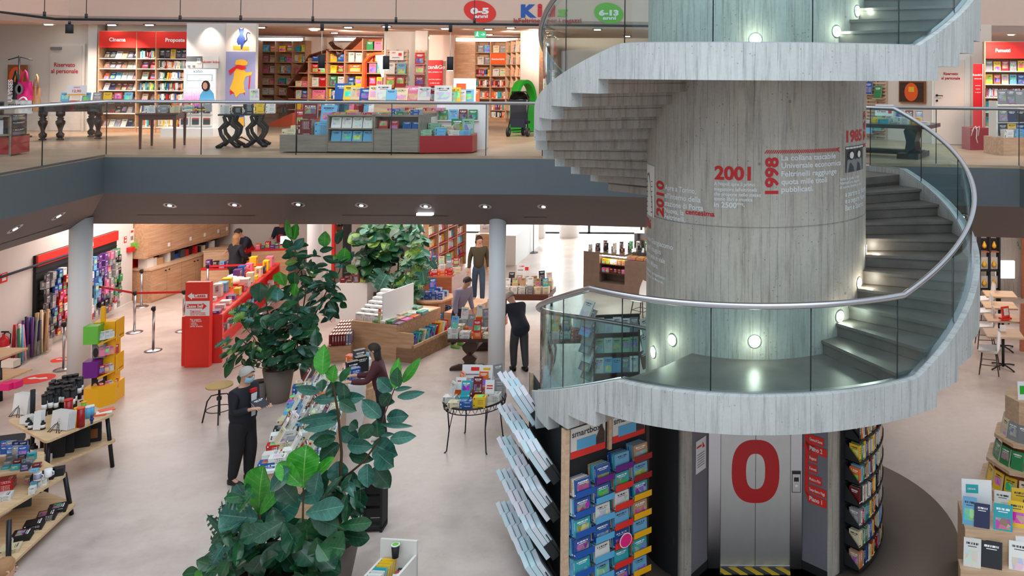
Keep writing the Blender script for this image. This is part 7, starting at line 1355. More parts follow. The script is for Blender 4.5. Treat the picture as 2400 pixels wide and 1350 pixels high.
for c in range(4):
    for r in range(8):
        z = 1.42-.225*r+(.075 if c else 0)+.06*(c > 1)+.03*(c > 2); x = .03+c*(Ls-.05)/4; w_ = (Ls-.05)/4-.035; sc_ = pc[c] if not (r == 0 and c in (1, 2)) else 'purple'
        if c == 3 and r < 2: sc_ = 'dark red'
        if z < .02: continue
        tag(MB().b(0, w_+.02, -.006, 0, -.03, .035).b(0, w_+.02, -.006, .14, -.035, -.03).build('price_strip', {'blue': 'blue', 'turquoise': 'lightblue', 'red': 'signred', 'orange': 'yellow', 'purple': 'purple', 'dark red': 'deep_red'}[sc_], loc=Fs @ Vector((x-.005, -.17, z)), rz=Fs.to_euler().z), f'{sc_} price strip, {ordn(c)} column, {ordn(r)} row of the gift box rack', 'price strip', 'price strips of the gift box rack')
        for q in range(4): n_ = rnd.choice(['light blue', 'light blue', 'turquoise', 'blue', 'white', 'tan']); item('gift_box_set', Fs @ TR(x+.02*q*-.4, -.155+q*.034, z-.028) @ RX(-.1), (w_*.86, .03, .185), tuple(min(1, v*.9) for v in lin(PAL[n_]))+(1,), f'{n_} gift box, {ordn(q)} in slot, {ordn(c)} column, {ordn(r)} row', 'gift box', None, 'book')
o = thing('round_sticker', 'round pink sticker hanging on the gift box rack', 'sticker', Fs @ Vector((Ls*.60, -.22, .72)), Fs.to_euler().z); MB().cyl((0, 0, 0), (0, -.004, 0), .085, n=28).build('disc', 'white', o); MB().cyl((0, -.004, 0), (0, -.007, 0), .075, n=28).build('pink_disc', 'pink', o)
# newspaper side
d = p2-p0; un = d.normalized(); Fn = TR(*p2) @ RZ(math.atan2(-un.y, -un.x)); Ln = d.length
o = thing('newspaper_rack', 'dark perforated rack with slanting pockets of newspapers left of the gift box rack', 'rack', p2, Fn.to_euler().z); MB().b(0, Ln-.06, 0, .04, 0, 2.12).build('back_panel', 'matt_black', o)
for x in (Ln*.12, Ln*.48): MB().b(x-.02, x+.02, -.04, 0, 1.9, 2.2).build('post', 'oak_pale', o)
nb_ = 5
for c in range(nb_):
    for r in range(5):
        x = .02+c*(Ln-.12)/nb_; z = .12+.43*r+.03*c; w_ = (Ln-.12)/nb_-.03
        if z > 1.9: continue
        mb = MB(); mb.T = TR(x, -.02, z) @ RX(.55); mb.b(0, w_, -.03, -.02, 0, .3).b(0, w_, -.12, 0, -.01, 0); mb.b(0, .006, -.12, 0, 0, .2).b(w_-.006, w_, -.12, 0, 0, .2).build('pocket', 'matt_black', o)
        for q in range(3):
            n_ = rnd.choice(['white', 'white', 'grey', 'light blue']); cc = tuple(lin((206+rnd.randint(-22, 14), 214, 222)))+(1,)
            item('newspaper', Fn @ TR(x+.01, -.03-.055*q, z+.02-.02*q) @ RX(.55) @ TR(0, -.06, 0), (w_*rnd.uniform(.88, .96), .052, .40+.03*q), cc, f'folded grey newspaper bundle, {ordn(q)} layer, {ordn(c)} column from the back, {ordn(r)} row up', 'newspaper', 'newspaper bundles in the dark rack', 'plainbox')
# black door panel and wood of the column base
a0, a1 = OA-JW, -62
mb = MB(); colarc(mb, a1, a0-.5, 0, 2.35, RI+.05, 2.5); struct('wall_black_cladding', mb, 'matt_black', loc=SC, fix=False)
for z in (.45, 1.95): tag(MB().box(Vector(pol(a0-3.2, RI+.055, z)), (.012, .012, .1), rz=R_(a0)).build('hinge', 'steel', loc=SC), f'small steel hinge on the black cladding, {"lower" if z < 1 else "upper"} one', 'hinge')
sg_ = thing('wall_notice', 'white notice with a red triangle on the grey panel left of the lift', 'sign', SC); A_ = Vector((xl, DY, 0)); B_ = Vector(pol(OA, RI, 0)); v_ = (B_-A_); vn = Vector((v_.y, -v_.x, 0)).normalized(); vn = vn if vn.y < 0 or vn.x > 0 else -vn; vn = Vector((abs(vn.x), -abs(vn.y), 0))
def onp(A_, v_, vn, d_): return lambda s_, z_: tuple(A_+v_*s_+vn*d_+Vector((0, 0, z_)))
f_ = onp(A_, v_, vn, .006); MB().add([f_(.2, 1.27), f_(.8, 1.27), f_(.8, 1.67), f_(.2, 1.67)], [(0, 1, 2, 3)]).build('card', 'white', sg_, fix=False)
f_ = onp(A_, v_, vn, .01); MB().add([f_(.28, 1.55), f_(.42, 1.55), f_(.42, 1.63)], [(0, 1, 2)]).add([f_(.48, 1.58), f_(.76, 1.58), f_(.76, 1.60), f_(.48, 1.60)], [(0, 1, 2, 3)]).build('triangle', 'signred', sg_, fix=False); mb = MB(); [mb.add([f_(.3, 1.34+.03*i), f_(.72, 1.34+.03*i), f_(.72, 1.347+.03*i), f_(.3, 1.347+.03*i)], [(0, 1, 2, 3)]) for i in range(6)]; mb.build('print', 'grey', sg_, fix=False)
A_ = Vector((xr, DY, 0)); B_ = Vector(pol(OB, RI, 0)); v_ = (B_-A_); vn = Vector((-abs(v_.y), -abs(v_.x), 0)).normalized(); f_ = onp(A_, v_, vn, .006); f2_ = onp(A_, v_, vn, .010)
for zb_, n_, tops, lab, lines in ((1.48, 1, 1.95, 'upper red arrow sign reading Piano 2 on the grey panel right of the lift', ['Piano 2', 'Cinema & Games']), (.86, 5, 1.62, 'lower red arrow sign reading Piano 1 on the grey panel right of the lift', ['Piano 1', 'Tempo libero e Viaggi', 'Musica e Film', 'Fumetti', 'Ragazzi', 'Saggi'])):
    o = thing('wall_arrow_sign', lab, 'sign', SC); mb = MB(); mb.add([f_(.13, zb_+.12), f_(.27, zb_+.06), f_(.27, tops-.10), f_(.13, tops-.10)], [(0, 1, 2, 3)]); mb.add([f_(.06, tops-.1), f_(.34, tops-.1), f_(.2, tops)], [(0, 1, 2)]); mb.add([f_(.13, zb_+.12), f_(.27, zb_), f_(.97, zb_), f_(.97, zb_+.10), f_(.27, zb_+.10)], [(0, 1, 2, 3, 4)])
    for i in range(n_): w2 = (.5, .62, .45, .34, .28)[i] if n_ > 1 else .5; w2 = [.66, .48, .3, .3, .22][i] if n_ > 1 else .55; mb.add([f_(.30, zb_+.12+.13*i), f_(.30+w2, zb_+.12+.13*i), f_(.30+w2, zb_+.22+.13*i), f_(.30, zb_+.22+.13*i)], [(0, 1, 2, 3)])
    mb.build('red_arrow', 'signred', o, fix=False); L_ = v_.length
    for i, tx in enumerate(lines): v, f = text2d(tx, .075 if i == 0 else .05, .02); tw = max(p[0] for p in v); bw = (.55 if i == 0 else ([.66, .48, .3, .3, .22][i-1] if n_ > 1 else .55))*L_*.9; q_ = min(1, bw/tw); MB().add([f2_(.31+a*q_/L_, zb_+.03+(.12+.13*(i-1) if i else 0)+b_) for a, b_ in v], f).build('lettering', 'white', o, fix=False)
# curved bookcase right of the lift
o = thing('curved_bookcase', 'black metal bookcase curving round the column right of the lift', 'bookcase', SC); t0, t1 = 47, 101; Rb, Rf = RI+.03, RI+.25
mb = MB(); colarc(mb, t0-3, t1, 0, 2.45, RI+.025, 3); mb.build('back_panel', 'matt_black', o, fix=False)
bays = [t0, t0+18, t0+36, t1]
for k in range(9):
    z = .10+.262*k
    for a, b_ in zip(bays[:-1], bays[1:]):
        th = arcs(a, b_, 3); mb = MB(); mb.grid([[pol(t, Rb, z) for t in th], [pol(t, Rf, z) for t in th]], 0, False).grid([[pol(t, Rb, z-.015) for t in th], [pol(t, Rf, z-.015) for t in th]], 0, False).grid([[pol(t, Rf, z-.02) for t in th], [pol(t, Rf, z+.012) for t in th]]); mb.build('shelf', 'matt_black', o, fix=False)
        mb = MB(); P3 = [pol(a, Rb, z), pol(a, Rf, z), pol(a, Rf, z+.03), pol(a, Rb, z+.21)]; mb.add(P3, [(0, 1, 2, 3)]); mb.build('side_bracket', 'matt_black', o, fix=False)
        t = a+.8; i = 0; dg_ = math.degrees(1/(RI+.2))
        while t < b_-1.6:
            th_ = rnd.uniform(.026, .042); n_, c_ = colr(P_('white,cream,yellow,orange,red,blue,black,green,white,tan,dark red,grey,light blue')); hh_ = rnd.uniform(.17, .225); F_ = TR(*SC) @ TR(*pol(t+th_*dg_, 0, 0)) @ RZ(R_(t+th_*dg_/2))
            if rnd.random() < .06: t += 1.5
            item('hardback', F_ @ TR(th_/2, -(RI+.235), z+.002) @ RZ(math.pi/2), (.15, th_, hh_), c_, f'{n_} book, {ordn(i)} along, {["first", "middle", "last"][bays.index(a)]} bay, {ordn(k)} shelf up, curved bookcase', 'book'); t += (th_+.002)*dg_; i += 1
            if i > 11: break
tag(MB().lathe([(.02, 0), (.16, .01), (.14, .06), (.04, .1)], n=10).build('cloth_heap', 'white', loc=(SC.x-.75, SC.y-1.75, .0)), 'white and red cloth heap on the floor beside the gift box rack', 'cloth')
# ---------------------------------------------------------------- cafe corner and right displays
def cafe_table(x, y, yb, lab):
    P = at(x, yb); z = Ht(x, y, P); o = thing('cafe_table', lab, 'table', P, -.1); MB().box((0, 0, z), (.75, .62, .035)).build('tabletop', 'oak_pale', o); MB().cyl((0, 0, .03), (0, 0, z), .03, n=12).build('pedestal', 'matt_black', o)
    for a in range(4): MB().tube([(0, 0, .08), (.18*math.cos(a*1.57+.6), .18*math.sin(a*1.57+.6), .05), (.32*math.cos(a*1.57+.6), .32*math.sin(a*1.57+.6), .012)], .016, 6).build('foot', 'matt_black', o)
    return P, z
Pt, zt1 = cafe_table(2351, 782, 862, 'nearest pale wood cafe table with black pedestal'); cafe_table(2350, 746, 818, 'second cafe table with a red menu block'); cafe_table(2342, 716, 782, 'third cafe table from the front'); cafe_table(2343, 690, 752, 'farthest cafe table by the shelves')
shell_chair(at(2316, 872), -1.9, 'white shell chair at the nearest cafe table'); shell_chair(at(2306, 812), -1.7, 'white shell chair half hidden behind the stair glass at the second table'); shell_chair(at(2302, 776), -1.7, 'white shell chair at the third cafe table, behind the stair rim'); shell_chair(at(2310, 745), -1.6, 'pale shell chair at the farthest cafe table')
P = at(2356, 748, .74); o = thing('menu_stand', 'red menu block on the second cafe table', 'stand', P, .4); MB().b(-.12, .12, -.08, .08, 0, .04).build('base', 'signred', o); MB().box((0, 0, .16), (.2, .03, .24), rx=-.2).build('board', 'signred', o); MB().box((0, -.03, .17), (.13, .006, .15), rx=-.2).build('card', 'offwhite', o)
P = at(2350, 775, .75); tag(MB().box((0, 0, .06), (.12, .02, .12), rx=-.2).build('menu_card', 'white', loc=P), 'small white card on the nearest cafe table', 'card')
q0, q1 = at(2180, 716), at(2330, 702); wallseg('wall_cafe_back', q0, q1+(q1-q0)*2, 0, 3.1, .3, 'concrete_plain')
Fp = TR(*at(2290, 716)); 
o = thing('wall_shelf_unit', 'black metal shelf unit with yellow pear pictures by the cafe', 'shelf', tr3(Fp.translation)); 
for x in (0, .26, .52): MB().b(x-.02, x+.02, -.3, -.02, 0, 2.5).build('upright', 'matt_black', o)
for z in (.5, 1.0, 1.5, 2.0): MB().b(0, .52, -.3, -.02, z-.02, z).build('shelf', 'redwood' if z > 1 else 'matt_black', o)
for i, z in enumerate((1.02, 1.52, .52)):
    for j in range(2):
        q = thing('framed_picture', f'{["white", "black", "small white"][i]} card with a yellow pear, {["left", "right"][j]} one on the cafe shelf unit', 'picture', tr3(Fp @ Vector((.13+.26*j, -.2, z)))); MB().b(-.1, .1, 0, .015, 0, .32).build('card', 'matt_black' if i == 1 else 'offwhite', q); MB().lathe([(.01, .05), (.06, .08), (.065, .13), (.03, .2), (.012, .24)], (0, -.01, 0), 12).build('pear', 'mustard', q)
Pb = at(2354, 650, 1.4); 
o = thing('light_box', 'square white light box on the wall behind the cafe', 'light', (at(2354, 708).x, at(2354, 708).y-.12, 0)); kx = at(2354, 708).y/F; z0 = atY(2354, 650, at(2354, 708).y).z; MB().b(-21*kx, 21*kx, 0, .1, z0, z0+40*kx).build('lit_panel', 'white_glow', o)
q0 = at(2392, 835); o = thing('bench_back', 'dark brown wooden bench back at the right image edge', 'bench', q0, .0); MB().b(-.0, 1.2, 0, .08, .1, 1.15).build('back_board', 'redwood', o)
for x, y, yb in ((2397, 540, 700),): 
    P = at(x, yb); o = thing('hanging_planter', 'green climbing plants on a wooden post at the right edge', 'plant', P); MB().b(-.03, .03, 0, .06, 0, 3.0).build('post', 'redwood', o); mb = MB()
    for i in range(90): c = Vector((rnd.uniform(-.25, .45), rnd.uniform(-.2, .2), rnd.uniform(1.3, 2.9))); mb.add([tuple(c), tuple(c+Vector((rnd.uniform(-.1, .1), .03, .1))), tuple(c+Vector((rnd.uniform(0, .12), -.04, .0)))], [(0, 1, 2)])
    mb.build('foliage', 'leaf_mid', o, fix=False)
def octo_stand(P, tiers, lab, books, top_h=None):
    o = thing('octagonal_display', lab, 'display stand', P)
    for r0, z0, r1, z1 in tiers:
        octo(o, r1, z0, z1-.04, 'redwood', 'core'); octo(o, r0, z1-.05, z1, 'oak_pale', 'tier')
    return o
Pq = at(2418, 1150); tz = (.14, .50, .84); octo_stand(Pq, [], 'oak octagonal tiered stand with art books at the right edge', None); o = [c for c in C.objects if c.name.startswith('octagonal_display') and c.get('label', '').startswith('oak octagonal tiered')][0]
octo(o, .80, 0, .14, 'oak_pale'); octo(o, .56, .14, .45, 'redwood', 'core'); octo(o, .68, .45, .50, 'oak_pale'); octo(o, .44, .5, .8, 'redwood', 'core'); octo(o, .56, .8, .85, 'oak_pale'); octo(o, .40, .85, 1.42, 'oak_pale', 'top_block')
for r, (z, rad, n_) in enumerate(((.14, .66, 11), (.50, .56, 10), (.85, .45, 9))):
    for i in range(n_):
        a = -math.pi+i*2*math.pi/n_*.62-.3; item('art_book', TR(*Pq) @ RZ(a+math.pi/2) @ TR(-.09, -rad, z) @ RX(-.2), (.18, .03, .25), colr(P_('cream,yellow,red') if r == 0 else (P_('green') if r == 1 else P_('grey,cream')))[1], f'art book on the {["bottom", "middle", "upper"][r]} tier of the octagonal stand, {ordn(i)} round', 'book')
sign(TR(*Pq), -.12, -.2, 1.42, .3, .26, 'white card with a green square on top of the octagonal stand', 'white', (), patches=((-.12, 0, .08, .2, 'kid_green'),))
Pr_ = at(2262, 1240, .78); Fr2 = TR(Pr_.x, Pr_.y, 0) @ RZ(-.12); o = thing('book_podium', 'pale wood book podium with sloping books at the lower right corner', 'podium', (Pr_.x, Pr_.y, 0), -.12); MB().b(0, 1.5, -.0, .7, 0, .78).b(-.08, 1.5, -.22, 0, 0, .42).build('body', 'oak_pale', o); MB().b(.58, 1.5, -.02, .0, .42, .74).build('niche_back', 'white', o)
for i, (x, y, z, pal, w_, h_) in enumerate(((.06, .1, .78, 'light blue', .16, .3), (.2, .05, .78, 'navy blue', .18, .26), (.44, .02, .78, 'turquoise', .22, .28), (.62, .12, .78, 'yellow', .2, .28), (.8, .1, .78, 'black', .22, .3), (.5, .4, .78, 'white', .2, .26), (.72, .45, .78, 'yellow', .2, .28), (.06, -.15, .42, 'white', .2, .3), (.28, -.15, .42, 'black', .24, .28), (.6, -.15, .42, 'white', .24, .3), (.86, -.15, .42, 'yellow', .24, .3))): upright(Fr2, x, y, z, f'leaning {"on top" if z > .5 else "on the front ledge"} of the corner podium, {ordn(i if i < 7 else i-7)} from left', pal, 'art_book', w_, h_, .05, .35, rz=-.2)
sign(Fr2, .18, .3, .86, .36, .36, 'pale blue card with a teal speech square on the corner podium', 'white', (('Libreria', .03, -.06, .24, 'white'),), patches=((-.13, .02, .2, .3, 'turq'),)); sign(Fr2, .28, .5, .86, .16, .26, 'lilac card behind the pale blue card on the corner podium', 'lilac', ())
# bin cart at the bottom, black folded trolley
Pc_ = at(905, 1345, .55); o = thing('book_cart', 'pale book cart with an upright back board at the bottom edge', 'cart', (Pc_.x, Pc_.y, 0), -.1); MB().b(-.22, .22, -.3, .3, .3, .34).b(-.22, -.19, -.3, .3, .3, .56).b(.19, .22, -.3, .3, .3, .62).b(-.22, .22, .27, .3, .3, .78).build('tray', 'offwhite', o); MB().b(-.2, .2, -.28, .28, 0.04, .3).build('base', 'greywood', o)
for i in range(9): item('comic_book', TR(Pc_.x, Pc_.y, 0) @ RZ(-.1) @ TR(-.17, -.28+.06*i, .36) @ RX(-.35), (.15, .035, .24), colr(P_('yellow,white,black,turquoise'))[1], f'comic volume in the left row of the cart, {ordn(i)} from front', 'comic'); item('comic_book', TR(Pc_.x, Pc_.y, 0) @ RZ(-.1) @ TR(.02, -.28+.06*i, .36) @ RX(-.9), (.16, .035, .2), colr(P_('red,turquoise,black,white,orange'))[1], f'comic volume in the right row of the cart, {ordn(i)} from front', 'comic')
o = thing('paper_cup', 'dark paper cup with a round green logo lid on the book cart', 'cup', (Pc_.x+.02, Pc_.y+.2, .7)); MB().cyl((0, 0, -.08), (0, 0, .06), .035, .045, 16).build('cup_body', 'matt_black', o); MB().cyl((0, 0, .06), (0, 0, .07), .047, n=20).build('lid', 'white', o); MB().cyl((0, 0, .07), (0, 0, .073), .036, n=20).build('green_disc', 'green', o)
P = at(884, 1238); o = thing('rack_trolley', 'black wire trolley half hidden behind the rubber plant', 'trolley', P, .1); MB().b(-.16, .10, -.12, .12, .04, .08).b(-.16, -.13, -.12, .12, .0, .75).b(.07, .10, -.12, .12, .0, .7).build('frame', 'matt_black', o)
for z in (.2, .36, .52): MB().b(-.14, .08, -.11, .11, z, z+.12).build('wire_basket', 'black', o)
# stool
P = at(513, 985); o = thing('stool', 'round wooden stool on black metal legs beside the man', 'stool', P); h = Ht(513, 901, P); MB().cyl((0, 0, h-.03), (0, 0, h), .21, n=32).build('seat', 'bamboo', o); MB().cyl((0, 0, .38), (0, 0, h-.03), .02, n=10).cyl((0, 0, .36), (0, 0, .42), .04, n=10).build('screw_column', 'black', o)
for a in range(4): c_, s_ = math.cos(a*1.57+.5), math.sin(a*1.57+.5); MB().tube([(0, 0, .46), (.12*c_, .12*s_, .45), (.18*c_, .18*s_, .36), (.25*c_, .25*s_, 0)], .012, 6).build('leg', 'black', o)
MB().tube([(.20*math.cos(k*.4), .20*math.sin(k*.4), .2) for k in range(16)], .008, 6, closed=True).build('foot_ring', 'black', o)
for x, y in ((1186, 990),): pass
# ---------------------------------------------------------------- plants
def leafmat(name, a, b_, vein, rough=.28):
    t = NT(name); at_ = t.new('ShaderNodeAttribute'); at_.attribute_name = 'luv'; sx = t.new('ShaderNodeSeparateXYZ'); t.link(at_.outputs['Vector'], sx.inputs[0])
    ax = t.math('ABSOLUTE', sx.outputs[0]); n = t.noise(7, 3, t.coord('Object')); c = t.ramp(n, [(.3, lin(a)), (.7, lin(b_))])
    fr = t.math('FRACT', t.math('SUBTRACT', t.math('MULTIPLY', sx.outputs[1], 7), t.math('MULTIPLY', ax, 1.3))); v = t.math('MAXIMUM', t.math('MULTIPLY', t.math('LESS_THAN', fr, .07), .55), t.math('LESS_THAN', ax, .035))
    t.set(t.mix(c, lin(vein), t.math('MULTIPLY', v, .5)), rough, spec=.5); t.bump(t.math('ADD', t.math('SUBTRACT', 1.0, fr), n), .25, .01); MAT[name] = t.m
leafmat('leaf_dark', (20, 58, 40), (34, 84, 56), (84, 132, 100)); leafmat('leaf_green', (22, 70, 40), (38, 98, 54), (96, 150, 90)); leafmat('leaf_bright', (40, 128, 36), (72, 164, 52), (168, 214, 120)); leafmat('leaf_teal', (34, 84, 72), (58, 116, 100), (130, 172, 150)); leafmat('leaf_yellow', (96, 140, 50), (130, 168, 80), (190, 210, 130))
LM = ['leaf_dark', 'leaf_green', 'leaf_bright', 'leaf_teal', 'leaf_yellow']
class Leaves:
    def __init__(s): s.v = []; s.f = []; s.m = []; s.u = []
    def leaf(s, base, tip, W, kind='r', m=0, nrm=None, droop=.15, cup=.25):
        base, tip = Vector(base), Vector(tip); d = tip-base; L = d.length; d.normalize()
        nrm = Vector(nrm) if nrm is not None else Vector((rnd.uniform(-.5, .5), -1, rnd.uniform(.0, .9)))
        side = d.cross(nrm).normalized(); n = side.cross(d).normalized(); NR, NC = (10, 7) if kind != 'm' else (13, 9); k0 = len(s.v)
        for i in range(NR+1):
            t = i/NR if kind != 'f' else 1-(1-i/NR)**1.5
            if kind == 'f': w = W*.5*(math.sin(math.pi*(.05+.95*t)**1.7)**.55)*(1+.05*math.sin(t*9)) if t < 1 else W*.04
            elif kind == 'm': w = W*.5*math.sqrt(max(0, 1-abs(2*t-.75)**2.2)) if t > .05 else W*.3; w = w if t < 1 else 0
            else: w = W*.5*(math.sin(math.pi*min(1, .03+t*.97))**.75)*(1-.15*t)
            for j in range(NC):
                x = 2*j/(NC-1)-1; wav = .03*W*math.sin(t*19+x*3)*abs(x)
                p = base+d*(L*t-(.12*L*abs(x)**2 if kind == 'm' and t < .3 else 0))+side*(x*w)+n*(cup*W*abs(x)**1.6*(w/(W*.5+1e-6))*.5-droop*L*t*t+wav)
                s.v.append(tuple(p)); s.u.append((x, t, 0))
        for i in range(NR):
            for j in range(NC-1):
                if kind == 'm' and i % 2 == 1 and (j < 3 or j > NC-5) and 1 < i < NR-1 and j not in (2, NC-4): continue
                a = k0+i*NC+j; s.f.append((a, a+1, a+NC+1, a+NC)); s.m.append(m)
    def build(s, name, parent):
        me = bpy.data.meshes.new(name); me.from_pydata(s.v, [], s.f)
        for x in LM: me.materials.append(M(x))
        me.polygons.foreach_set('material_index', s.m); me.polygons.foreach_set('use_smooth', [True]*len(s.f)); a = me.attributes.new('luv', 'FLOAT_VECTOR', 'POINT'); a.data.foreach_set('vector', [c for q in s.u for c in q])
        o = bpy.data.objects.new(name, me); C.objects.link(o); o.parent = parent; return o
def pot(o, r, h, m='planter', c=(0, 0, 0)):
    MB().lathe([(r*.62, 0), (r*.66, .02), (r, h), (r*.93, h), (r*.9, h-.06)], c, 32).build('pot', m, o); MB().cyl((c[0], c[1], h-.07), (c[0], c[1], h-.05), r*.9, n=24).build('soil', 'soil', o)
def plant(name, label, base, pots, stems, leaves, fills, Y, cv):
    """stems and leaves in picture coordinates cv(x, y), built at their own distance Y"""
    B = at(*base) if len(base) == 2 else Vector(base); o = thing(name, label, 'plant', B)
    for r, h, c in pots: pot(o, r, h, c=c)
    for pts, r in stems:
        P = [atY(*cv(x, y), Y+dy)-B for x, y, dy in pts]; MB().tube(P, [r*(1-.5*i/(len(P)-1)) for i in range(len(P))], 7).build('stem', 'stem', o)
    L = Leaves()
    for i, q in enumerate(leaves):
        x0, y0, x1, y1, w_, k, m = q[:7]; dy = q[7] if len(q) > 7 else rnd.uniform(-.25, .2); sc_ = (Y+dy)/F/cv(1, 0)[2] if len(cv(1, 0)) > 2 else 1
        L.leaf(atY(*cv(x0, y0)[:2], Y+dy)-B, atY(*cv(x1, y1)[:2], Y+dy-rnd.uniform(0, .12))-B, w_*1.25*(Y+dy)/F/SCV[cv], k, m, (rnd.uniform(-.35, .35), -1, rnd.uniform(.1, .6)))
    for cx_, cy_, rx_, ry_, n, size, k, ms, dr in fills:
        for i in range(n):
            a = rnd.uniform(0, 6.283); q = math.sqrt(rnd.uniform(.02, 1)); x, y = cx_+rx_*q*math.cos(a), cy_+ry_*q*math.sin(a); dy = rnd.uniform(-.45, .5)
            p = atY(*cv(x, y)[:2], Y+dy)-B; az = rnd.uniform(0, 6.283); out = Vector((math.cos(a)*.8+math.cos(az)*.6, math.sin(az)*.7-.25, dr+rnd.uniform(-.35, .4))).normalized(); Ls_ = size*rnd.uniform(.75, 1.2)
            L.leaf(p-out*Ls_*.5, p+out*Ls_*.5, Ls_*{'f': .68, 'r': .46, 'm': .85}[k], k, rnd.choice(ms), (rnd.uniform(-.6, .6), -rnd.uniform(.2, 1), rnd.uniform(.3, 1.3)))
    L.build('foliage', o); return o
SCV = {}
def c1(x, y): return (440+x/3.068, 500+y/3.068)
def c2(x, y): return (430+x/2.455, 800+y/2.455)
SCV[c1] = 3.068; SCV[c2] = 2.455
YA = at(652, 940).y; pa = at(652, 940)
plant('potted_fig', 'large fiddle-leaf fig with broad leaves in a grey pot beside the man', (652, 940), [(.27, .62, (0, 0, 0))], [([(690, 1130, 0), (600, 860, .1), (560, 620, .2)], .02), ([(720, 1130, 0), (790, 900, 0), (795, 560, 0)], .02)],
      [(700, 520, 650, 430, 100, 'f', 2), (770, 530, 760, 430, 85, 'f', 1), (765, 600, 768, 512, 80, 'f', 2), (520, 640, 512, 505, 110, 'f', 0), (560, 640, 630, 520, 50, 'f', 1), (510, 670, 400, 720, 110, 'f', 0), (620, 770, 440, 830, 110, 'f', 0), (640, 900, 515, 930, 110, 'f', 0), (690, 900, 560, 990, 80, 'f', 1), (800, 770, 935, 770, 85, 'f', 0), (800, 850, 930, 840, 80, 'f', 1), (790, 930, 880, 900, 60, 'f', 0), (780, 960, 900, 1010, 60, 'f', 3), (660, 700, 640, 830, 110, 'f', 0)],
      [(700, 760, 200, 220, 60, .32, 'f', [0, 0, 1, 3], -.2), (720, 1020, 190, 110, 40, .28, 'f', [0, 0, 1], -.3), (780, 880, 160, 180, 30, .3, 'f', [0, 0, 0, 1], -.3)], YA, c1)
plant('rubber_plant', 'tall rubber plant reaching up to the ceiling edge in front of the white column', (pa.x+.35, pa.y+.5, 0), [(.2, .5, (0, 0, 0))], [([(760, 1130, .5), (850, 560, .5), (800, 350, .4), (740, 170, .3)], .016), ([(900, 760, .5), (1000, 560, .5), (1090, 420, .4), (1120, 300, .4)], .014), ([(950, 560, .5), (900, 520, .5), (870, 450, .5)], .01)],
      [(745, 190, 700, 40, 48, 'r', 2, .3), (765, 190, 775, 72, 85, 'r', 2, .3), (735, 250, 700, 190, 60, 'r', 1, .3), (770, 260, 830, 180, 60, 'r', 3, .3), (985, 240, 985, 132, 75, 'r', 2, .4), (1070, 220, 1110, 115, 60, 'r', 0, .4), (1120, 350, 1130, 252, 80, 'r', 2, .3), (1110, 350, 1040, 305, 45, 'r', 2, .3), (1140, 380, 1220, 420, 50, 'r', 4, .3), (1150, 350, 1190, 275, 50, 'r', 3, .3), (1090, 350, 965, 310, 50, 'r', 0, .3), (780, 290, 670, 315, 50, 'r', 0, .3), (800, 330, 850, 270, 60, 'r', 1, .3), (790, 380, 700, 400, 50, 'r', 3, .3), (800, 400, 830, 320, 70, 'r', 0, .3), (940, 430, 860, 425, 50, 'r', 4, .3), (1100, 640, 1140, 680, 45, 'r', 1, .3), (1040, 700, 1085, 755, 35, 'r', 0, .3), (950, 270, 1040, 250, 40, 'r', 0, .3), (700, 360, 780, 345, 40, 'r', 4, .3)],
      [(820, 330, 110, 110, 16, .24, 'r', [0, 1, 3], .1), (1050, 400, 110, 100, 18, .24, 'r', [0, 0, 1, 3], .2), (990, 600, 120, 160, 60, .24, 'r', [0, 0, 0, 3], -.4), (880, 460, 90, 90, 22, .24, 'r', [0, 0, 1], -.1)], YA+.5, c1)
plant('monstera', 'sprawling climbing plant with small split leaves left of the fiddle-leaf fig pot', (pa.x-.3, pa.y-.1, 0), [(.16, .4, (0, 0, 0))], [([(600, 1130, 0), (480, 900, 0), (330, 720, 0)], .008), ([(600, 1130, 0), (420, 980, 0), (200, 940, 0)], .008), ([(600, 1130, 0), (400, 1080, 0), (260, 1150, -.1)], .008)],
      [(420, 680, 320, 740, 50, 'm', 3), (300, 900, 170, 970, 40, 'm', 3), (330, 1040, 260, 1190, 50, 'r', 1), (420, 1160, 370, 1230, 70, 'r', 1)],
      [(390, 1010, 170, 120, 70, .2, 'r', [1, 1, 0, 4], -.5), (390, 730, 100, 80, 22, .2, 'm', [1, 3, 4], -.2), (480, 860, 110, 130, 26, .22, 'r', [0, 1], -.4)], YA-.1, c1)
pb_ = at(893, 748)
plant('potted_fig', 'large leafy fig in a grey pot beneath the slab, left of the concrete column', (893, 735), [(.3, .62, (0, 0, 0))], [([(1390, 620, .5), (1440, 400, .5), (1420, 120, .5)], .03), ([(1500, 600, .3), (1520, 300, .3)], .03)],
      [(1400, 150, 1330, 85, 110, 'f', 2, 0), (1420, 160, 1400, 80, 90, 'f', 2, 0), (1390, 250, 1470, 210, 80, 'f', 2, 0)],
      [(1420, 200, 210, 150, 110, .42, 'f', [1, 0, 0, 3, 4], -.1), (1330, 370, 120, 100, 36, .36, 'f', [0, 0, 1], -.3), (1600, 180, 90, 120, 34, .36, 'r', [0, 0, 3], -.2)], pb_.y, c1)
